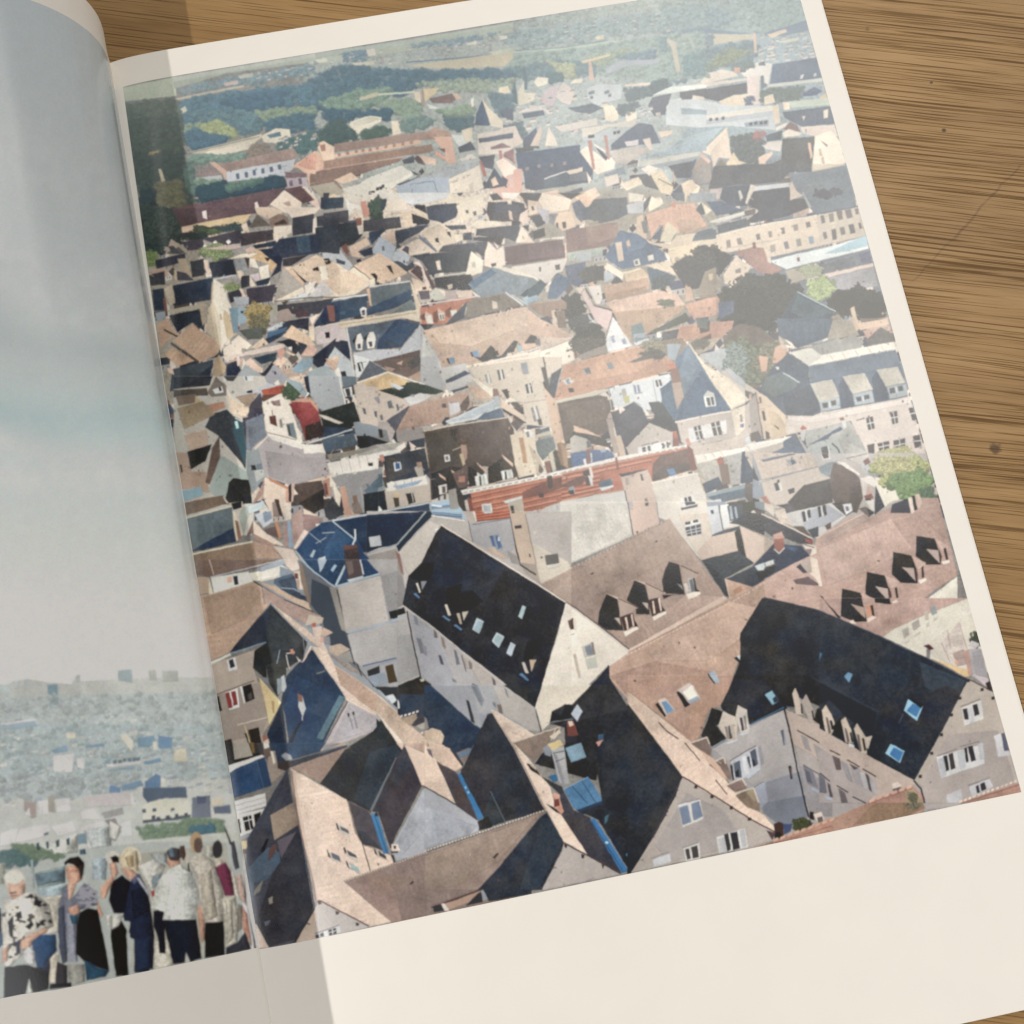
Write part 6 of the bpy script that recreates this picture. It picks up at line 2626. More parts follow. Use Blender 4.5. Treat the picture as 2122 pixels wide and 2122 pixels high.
R 1c2836 188,0 278,0 260,52
P e9e0d0 278,0 392,0 348,45 300,65 295,90 278,108 262,54
R cbb6a2 0,110 18,102 38,108 46,122 40,140 15,135 0,125
P 8c8684 0,75 5,82 10,102 0,105
R d8bfad 5,130 60,150 90,192 72,204 28,175 0,155
R e9d2c1 0,140 28,178 72,280 0,238
P 6b6470 5,150 15,152 21,172 10,162
L 3a3430 1.25 60,150 90,192
L 3d3a36 1 8,138 9,145
R 8c7c78 75,160 102,148 115,150 90,185
P 68809a 78,162 110,148 110,160 85,172
R 4a4046 28,179 71,204 78,212 105,265 125,318 75,282
P 2e7db8 78,212 90,205 139,312 128,319
P 9ad0e8 94,239 98,239 99,244 96,245
P 9ad0e8 100,250 105,250 106,255 102,256
P b2b6c0 0,240 72,282 128,322 128,345 0,388
R a9aeba 0,288 70,310 125,330 105,352 0,385
L 4d4444 1.75 0,239 72,281 125,318
R 2c3242 148,68 162,65 210,145 285,295 190,322 160,332 128,342 140,312 85,208 100,175
R 26303f 160,75 175,105 280,288 225,295 190,312 175,225 150,140
R 302f3c 85,200 150,140 160,250 148,310 138,305 110,250
R 2d3c49 140,312 160,250 192,322 160,332
R 1a202a 125,322 150,310 160,335 130,342
L 6c7780 0.75 155,250 192,325
R ead5c4 156,59 165,60 260,118 210,135 250,180 295,240 310,295 322,305 385,400 328,368 288,295 215,150
L c9b4a5 1 160,65 212,150 285,295
P 2b2428 240,185 250,186 265,200 275,215 250,200
P e8d2c2 246,184 262,198 264,201 250,190
P a89080 212,112 218,112 216,116
R 8d7b6e 210,136 285,110 322,95 300,125 275,160 258,180
P 8d7b6e 208,135 212,132 215,138 210,139
L d8cbbd 1 210,135 330,94
R 2a2e3a 295,90 300,62 330,45 350,45 395,0 440,0 483,58 483,250 400,160 332,100
P 1e222c 295,85 302,62 322,72 332,45 350,48 350,72 315,95
R 191c26 330,100 370,82 410,72 425,125 405,225 375,218 260,185 278,160 332,140
P bcc6d4 360,46 372,62 360,85 346,68
L 8a93a0 0.75 288,88 350,80
L 6a6258 0.75 292,92 330,82
P 7a4038 335,88 350,85 362,118 338,122
P e8c9b8 338,86 348,85 352,94 342,98
P 2c2c3a 332,120 358,120 360,135 332,136
P 7fa0b4 332,148 369,136 381,170 346,182
R 83a6bb 336,150 366,140 378,169 349,179
P 8a93a0 280,150 290,142 300,150 298,168 285,165
P d8c490 290,140 320,129 328,142 300,155
P aeb0b4 299,154 329,144 341,232 325,236 315,225
P 8f8f96 299,155 312,165 332,232 322,235
L 5a5c64 1.25 300,160 330,155
L 5a5c64 1 308,180 330,172
L c9ccd2 0.75 301,158 322,232
P d8cbb8 295,122 318,105 322,110 305,128
L e0d8c8 0.75 298,130 310,100
L e0d8c8 0.75 308,125 319,100
P 2b6a98 292,215 310,209 315,225 305,229
R 4a7fab 328,246 385,216 422,271 360,295 352,290
L 2a5478 1.25 348,238 385,280
L 2a5478 1.25 370,225 405,278
L 7fb0d0 0.75 328,246 385,217
P 1e3a58 360,295 422,271 420,280 400,300 370,305
P 7a4a44 412,142 425,145 422,170 412,175
P c99a92 405,135 422,129 426,136 410,145
P 335a7c 410,118 422,115 422,128 410,130
P 3c5f80 428,172 436,170 435,180 428,182
P 7fa9b8 472,232 483,210 483,240 476,250
R 3b3a46 320,250 328,250 352,295 390,312 425,370 475,440 460,445 385,400 322,305
R 262c3a 275,215 295,225 325,240 328,252 320,258 300,240
R 1d2635 370,300 420,280 400,160 425,125 410,72 483,58 483,438 410,318
R 202a3a 412,150 483,75 483,250 425,300
P d9a593 301,260 306,254 319,260 318,268 308,270
P 7a3a34 305,270 318,268 319,285 306,288
P d29a86 318,268 328,298 322,305 308,288 319,285
P 2b2428 286,279 305,288 322,304 308,298
P 2f78b4 390,316 402,315 481,438 465,444
L 153350 0.75 395,322 470,442
P b8e0f0 425,370 430,368 434,372 428,375
P 3f6a80 425,312 435,305 432,320 425,328
P 3a8ab0 475,400 483,390 483,412
R 9a867c 0,400 285,299 270,312 190,410 140,483 0,483
R a08d80 0,405 175,345 260,312 175,415 75,475 0,483
R 1f2d42 288,300 328,370 325,385 300,438 278,483 125,483 175,430 270,315
R 26384c 272,315 295,315 325,372 295,430 265,483 225,483 260,375
L 6f625c 2.25 0,394 285,296
Z e6ddd2 7.5 4.5 0,392 285,295
P 4a3a38 161,406 172,395 176,398 165,410
P bab2ae 328,372 385,402 465,445 280,483 278,480 302,435 325,390
L 4a3a3a 1.75 328,372 382,400 462,445
P 3a2e30 329,375 336,375 335,385 330,382
P 3a2e30 370,398 378,400 375,410 370,408
P 3a2e30 416,422 424,425 421,435
L 333038 1 302,430 312,431
L 8e888a 1 370,468 400,454
@460 1540 424
L 7a6a62 2 288,326 483,258
Z d8c8bc 6.5 4.0 290,325 483,258
@1300 1400 424
R b3917f 0,0 252,0 248,25 225,68 192,82 172,142 155,160 120,148 82,100 0,32
R bd9b8a 0,0 125,0 150,75 140,140 82,98 0,35
R ead1bf 0,38 80,100 155,162 200,198 238,255 278,288 322,328 355,371 295,342 175,268 130,238 100,195 0,65
R 1f2938 0,65 100,198 130,238 115,282 70,370 18,462 0,470
R 202c3e 0,125 62,175 105,225 75,300 0,375
L 4a4248 1.25 130,238 75,352 15,465
P 2b2428 66,68 72,64 92,92 88,98
P d6c8be 72,60 88,52 112,82 92,94
P 6f9cc4 80,62 91,59 110,81 94,90
P 2b2428 116,40 124,35 148,68 136,75
P d0c4bc 119,35 145,18 155,24 172,55 148,68 128,42
P f2eee2 130,40 152,24 165,48 145,58
P 9aa8b8 145,58 166,49 172,54 149,66
P 2b2428 190,0 195,0 208,19 204,19
P aebdcc 195,0 212,0 218,15 208,18
P 5c4a44 15,10 20,9 21,14 16,15
L b59c8c 0.75 185,71 222,52
P 6d5048 172,120 178,122 175,128
L 3c2c2c 1.5 74,110 90,129 121,150
L 3c2c2c 1.25 135,158 172,202
L 3c2c2c 1.25 208,246 236,281
P c4aa98 18,72 22,71 21,74
P a08878 128,210 131,210 130,212
P c4aa98 68,135 72,135 71,138
P a9a6a8 200,170 232,150 290,118 370,78 390,150 410,225 425,330 395,355 360,370 322,328 310,320 275,282 240,248 200,195
P b5b0b0 262,140 368,82 385,150 395,200 325,240 295,260 240,205 202,175
P 8b8e9a 298,265 330,250 410,225 425,330 400,350 370,360 322,325
P 7a808e 320,300 420,282 426,332 370,362 328,328
P b3aba8 370,78 483,140 483,332 430,330 410,225 385,125
P c3b2a8 375,82 450,115 483,148 483,240 440,190 392,162
P 9a969a 405,208 483,265 483,332 432,330
R 18202e 252,0 483,0 483,85 460,75 400,50 375,78 290,115 225,82 220,70 240,32
R 20283a 252,8 325,15 375,70 325,90 288,100 262,65 232,58
R 111824 350,38 395,30 400,75 370,72
L 3a6a90 1.5 370,75 290,115
L 2f5a80 1 375,72 390,78
L 2a3b50 0.75 430,0 483,32
P 8fbdd2 325,46 341,36 358,60 342,69 330,52
P 24384e 342,55 350,48 359,60 346,65
P 3d4652 355,18 360,20 358,22
R 22241f 199,76 226,86 222,110 208,120 235,148 200,168 174,142 190,105
R 2a2620 180,125 212,120 234,148 200,165 175,144
R 24252a 231,58 260,70 252,100 222,78
P cfc4b8 226,86 260,100 258,152 238,155 215,120
P 5a5258 238,120 242,118 248,148 240,150
P bfb4aa 244,116 250,114 255,150 249,151
P 8b8480 230,120 236,120 239,150 235,148
P d0c8c0 260,70 282,82 288,130 268,135 255,100
P 4a4450 265,100 271,99 276,128 270,130
P 8f8a8c 274,95 279,94 282,125 278,128
P c9d0da 232,160 262,150 260,155 238,162
P c9d0da 265,138 288,130 285,135 270,142
L 5c7c94 1.25 202,172 232,152
P c4c8d0 244,200 308,168 315,215 280,242 250,245
P 3c3438 242,212 248,210 252,245 248,248
P 5a6474 250,208 265,200 270,240 255,242
P 2c2c34 254,228 262,220 264,238 256,240
P d8dce2 269,192 280,188 288,232 278,240
P 4a5464 282,192 288,190 292,215 290,220
P 555e70 289,180 302,172 309,208 298,215
P 2c3040 294,195 300,200 304,212 296,215
L d8dce2 1 288,182 295,220
P 9a9aa2 308,168 315,165 322,205 316,212
L 6a6468 1.25 241,202 304,165
P c0c8d4 280,240 312,218 314,222 285,245
P 5a6070 362,130 369,128 375,160 369,165
P 9aa0ae 369,132 371,132 375,160 371,162
P 2a2428 380,215 386,212 391,242 386,245
P 6a5a58 384,218 388,215 390,238 388,240
P a0a6b6 299,265 325,252 332,298 315,315
L 6c6c78 1 298,264 322,250
L 17151a 2 370,78 385,140 402,225 428,335
L 3a3438 1.5 401,129 458,161
L 3a3438 1.25 475,172 483,180
P 9c9698 410,140 425,148 435,180 420,172
P a8a2a2 440,160 458,170 468,215 450,200
P 7e7c86 415,212 440,228 450,265 425,255
P 5c606e 418,220 430,228 438,255 425,250
L 55525c 1.25 415,211 483,250
P 6c6e7c 450,232 462,240 468,270 455,265
P 5c606e 470,248 483,255 483,278 475,270
P a8b2c4 432,262 455,272 460,280 435,270
P a8b2c4 468,285 483,292 483,300 470,292
P cfc0b2 390,42 396,30 410,68 415,92 398,92
P b8aca4 412,62 422,45 440,85 442,110 428,110
P 2b2428 408,65 412,68 415,90 411,90
P 2b2428 434,82 438,82 442,108 438,105
R 22221f 448,78 462,75 462,122 440,105
P cfc0b2 460,88 468,70 483,100 483,138 472,135
P 6a6064 471,105 475,105 479,135 475,135
P 2b2428 478,105 483,108 483,125
R 7d6a64 150,160 185,145 198,175 195,188 185,185
L d8cabc 1.5 148,160 188,145 194,162
R 7d6a62 192,210 230,195 245,235 245,248 225,235
L d8cabc 1.5 190,210 228,192 232,208
P d8b8a4 172,175 208,200 240,250 248,252 225,240 192,205
R 86706a 235,260 272,245 282,265 258,278
L dcd0c2 1.5 236,258 270,242 280,260
R 8f7c6c 255,282 298,265 312,300 312,322 282,310
R a89880 280,275 298,268 310,298 295,295
L dcd0c2 1.5 252,278 298,265 311,300
P bdb3ac 130,240 175,268 295,342 355,372 345,390 10,465 70,370 115,285
P b0a8a6 140,275 225,315 275,385 225,410 100,440 65,400
L 5a4440 1.75 130,238 175,265 295,341 350,370
Q 3a3034 126,240 162,262 200,285 245,312 288,338
L 33303a 1 111,282 116,286
L 33303a 1 89,329 94,331
L 33303a 1 60,381 65,382
L 33303a 1 32,435 38,436
P dcdad8 119,305 172,292 180,338 130,358
P 7a8aa4 122,312 142,306 151,345 131,352
P 7a8aa4 150,302 170,296 178,332 156,342
L 8d8a8c 1.25 118,304 172,291
P e0dedc 132,405 170,395 172,432 139,438
P 4a4444 136,410 145,408 150,432 141,435
P 4a4444 150,405 165,401 169,429 155,432
L 8d8a8c 1.25 130,406 168,394
P e4e2e0 210,382 278,360 285,405 216,420
P c4c6cc 215,385 228,381 234,415 220,419
P 3a383c 228,376 238,372 245,410 236,415
P 33313a 242,372 259,368 266,408 250,412
L e4e2e0 1 239,372 248,412
P c4c6cc 265,365 276,361 282,402 271,405
P d0d2d8 60,435 100,420 104,440 62,452
L 8d8a8c 1.25 56,432 98,416
P 4a2c24 345,350 358,345 368,350 369,378 350,382
P 2a2018 345,370 360,370 368,382 348,385
T 3c4420 410 350 22 15 60
P 2c2418 430,322 440,322 442,342 430,338
P 41507a 368,350 390,350 385,368 370,375
P e0d2c4 440,328 458,322 465,338 462,348 448,348
P 6a6060 448,335 460,332 462,345 450,348
P 5a4448 328,365 350,372 342,388
R b58a78 342,395 483,335 483,368 350,398
Z e2b49c 17.5 10.0 345,390 483,340
L 8a5a4a 0.75 350,396 483,355
@1698 1240 424
R c0a298 0,0 350,0 250,38 175,72 148,92 105,70 0,25
P 2b2428 8,0 15,8 50,45 45,48
P e9e4d6 350,0 483,0 483,175 350,175 212,125 150,92 180,70
P e4ddd0 262,100 358,30 375,100 355,175 265,135
R d8ccc4 295,95 328,55 345,120 322,155 300,125
L b59a98 1 288,105 308,150
L b59a98 1 302,75 310,120
L b59a98 1 330,58 348,120
P e8e2d2 338,42 362,30 375,105 355,110
T 3c4438 370 95 15 18 60
P d4d0d0 350,110 360,100 378,108 370,118
P b7b2b6 352,120 380,118 402,208 360,185
P aaa6ac 360,125 382,120 402,200 370,182
P c9a294 342,125 352,120 360,180 352,185
R b09a94 315,130 340,120 348,155 325,160
P e2b090 320,140 328,152 320,158
P eaca98 265,142 350,170 352,185 345,185
P d9ccd0 362,180 398,190 400,212 380,198
P 3a2c2c 392,200 402,195 415,240 400,220
P 888486 252,120 262,122 260,142 252,140
P 5a2c30 246,112 258,108 270,118 258,122
P b9b2aa 195,75 209,68 212,85 200,94
P b0a9a2 218,59 234,49 238,66 222,76
P c4bcb2 248,32 256,30 258,50 250,52
P 9aa2a6 262,21 274,16 278,34 266,40
P cfc8be 222,88 238,78 239,84 224,92
P cfc8be 200,104 215,96 215,101 202,109
P cfc8be 252,59 260,56 260,65 252,70
P cfc8be 268,48 280,42 279,50 269,55
R 191d28 52,0 100,0 112,55 82,55 50,42
P b8a294 75,14 105,22 108,48
P d89a7c 111,18 120,15 125,40 115,45
P 3a2428 120,18 126,15 131,41 125,41
P f0ddd0 112,50 125,42 135,45 115,58
P f0ddd0 70,54 80,51 88,59 75,60
P 1d202c 130,0 165,0 170,14 130,10
P f0ddd0 172,8 182,2 185,8 175,12
R 1d2c40 0,29 150,94 250,140 352,192 335,225 225,430 112,370 0,308
R 212f40 0,30 150,95 225,130 200,225 75,200 0,175
R 32404f 235,150 345,195 320,250 250,210
R 1b2a3e 125,270 288,300 220,425 115,368
R 253246 0,195 145,272 125,320 75,315 0,275
R 2a2e3c 135,270 300,205 335,225 290,315 190,290
L 50586a 1 0,28 150,92 250,139 350,190
L 39424f 0.75 0,194 145,270
P 1d2634 0,198 135,270 125,322 75,288 58,275 25,240 0,250
P 47749f 0,128 6,130 0,148
P 6f9cc0 59,185 68,175 78,180 70,199
P 9fd0ec 200,265 210,239 244,255 230,289
P 3d7cb2 206,265 220,248 240,258 229,280
P 141e2e 210,238 215,234 246,251 240,260
P 9fd0ec 156,366 168,344 200,361 190,388
P 3a7cb6 165,368 175,352 198,362 188,385
L 48505e 1.25 188,295 198,272
R 8d9096 350,195 352,190 348,198
P bfb4aa 352,192 410,220 422,245 450,375 470,458 325,483 245,483 238,440 225,430 290,315 335,225
P b2a8a4 300,322 422,312 450,390 465,450 350,475 250,483 240,440
L 4a3a3c 1.25 352,191 410,220
Q 33303a 352,194 384,215 410,235 331,236 312,275 288,321 266,365 238,420
P dad8d6 335,260 382,241 388,285 342,301
P 38333a 338,262 349,259 352,285 342,286
P 38333a 361,252 372,249 378,274 366,278
P c9ccd4 350,260 359,258 365,290 356,295
L 7d7878 1.25 332,256 380,238
P d8d8da 276,375 385,345 390,390 288,425
P bcbfc6 280,380 292,375 300,415 288,422
P 2e2c34 292,372 301,370 306,405 299,408
P 453c40 304,368 315,364 321,400 310,405
P c2c5cc 325,362 340,358 345,398 332,402
P 2e2c34 341,355 348,352 352,385 346,388
P 33313c 350,351 362,348 369,382 358,386
P c2c5cc 374,345 386,342 389,378 379,380
L 7d7878 1.25 278,372 325,355
L 7d7878 1.25 332,350 378,338
P d4d4d8 412,325 428,319 452,370 422,374
P 5c6078 429,319 436,318 448,358 436,360
P c8c8ce 352,445 400,425 410,445 360,470
P 38333a 369,444 375,440 379,458 372,460
P 38333a 379,438 390,434 394,450 382,455
L 7d7878 1.25 350,442 402,424
P c6c6cc 300,465 335,450 338,483 302,483
R b28a7c 328,483 470,435 478,458 375,483
Z f0d9c8 11.5 7.5 330,481 468,430
L 7a5448 0.75 332,485 475,439
P c6b4aa 0,308 112,370 220,430 225,440 175,460 112,483 0,483
P b5aaa8 0,350 62,390 138,448 112,483 0,483
P d2c2b2 6,265 15,252 28,275 38,302 28,322 15,318
P d2c2b2 51,288 61,280 75,310 80,342 62,340
P d2c2b2 82,308 89,295 110,328 112,368 98,365
P d0c4b6 110,328 124,325 115,355 110,350
P 6c6462 15,280 20,282 28,318 22,320
P 2b2428 24,288 29,288 35,310 29,310
P 6c6462 59,305 64,308 71,338 65,340
P 2b2428 71,318 75,315 80,340 75,340
P 6c6462 88,320 94,322 100,360 95,362
P 2b2428 100,330 105,330 111,358 106,360
P 22261f 32,302 50,280 55,330 38,325
P 22242a 2,265 5,265 12,305 0,305
P d8dce4 68,342 80,345 82,352 70,350
L 3a3034 1.5 24,358 49,370
L 3a3034 1.5 65,381 95,398
L 3a3034 1.5 102,402 134,421
P 6a5c5e 30,370 48,378 52,405 40,405
P 9c9a9e 52,382 65,390 80,435 65,425
P aaa6aa 75,400 95,402 105,445 85,435
P 5c545c 70,390 92,400 82,405
P c2c0c4 95,410 108,410 118,455 105,448
P 5c545c 108,412 116,418 125,458 118,452
P b8b4b8 118,418 132,430 136,465 125,458
P 6c6e7c 0,415 12,425 18,460 0,458
P 55505c 18,435 25,440 32,470 25,470
P 6c6468 45,448 60,458 68,483 52,483
L 3a3034 1.5 0,412 25,432
L 3a3034 1.5 41,442 68,458
L 3a3034 1.5 78,468 110,483
P b0b8c8 12,465 30,472 32,480 15,475
P e4d6c8 170,440 185,434 195,442 190,450 175,455
P 6a6060 172,450 192,445 198,462 182,465
R b28a7c 115,480 220,442 240,462 248,483 120,483
R a89478 200,458 220,448 235,465 245,483 205,483
T 5a5a48 220 470 12 12 40
Z e8b8a4 18.75 11.25 118,479 218,444
L 8a5a4a 0.75 120,483 220,448
L 3a3840 2.25 222,430 240,450 248,483
'''
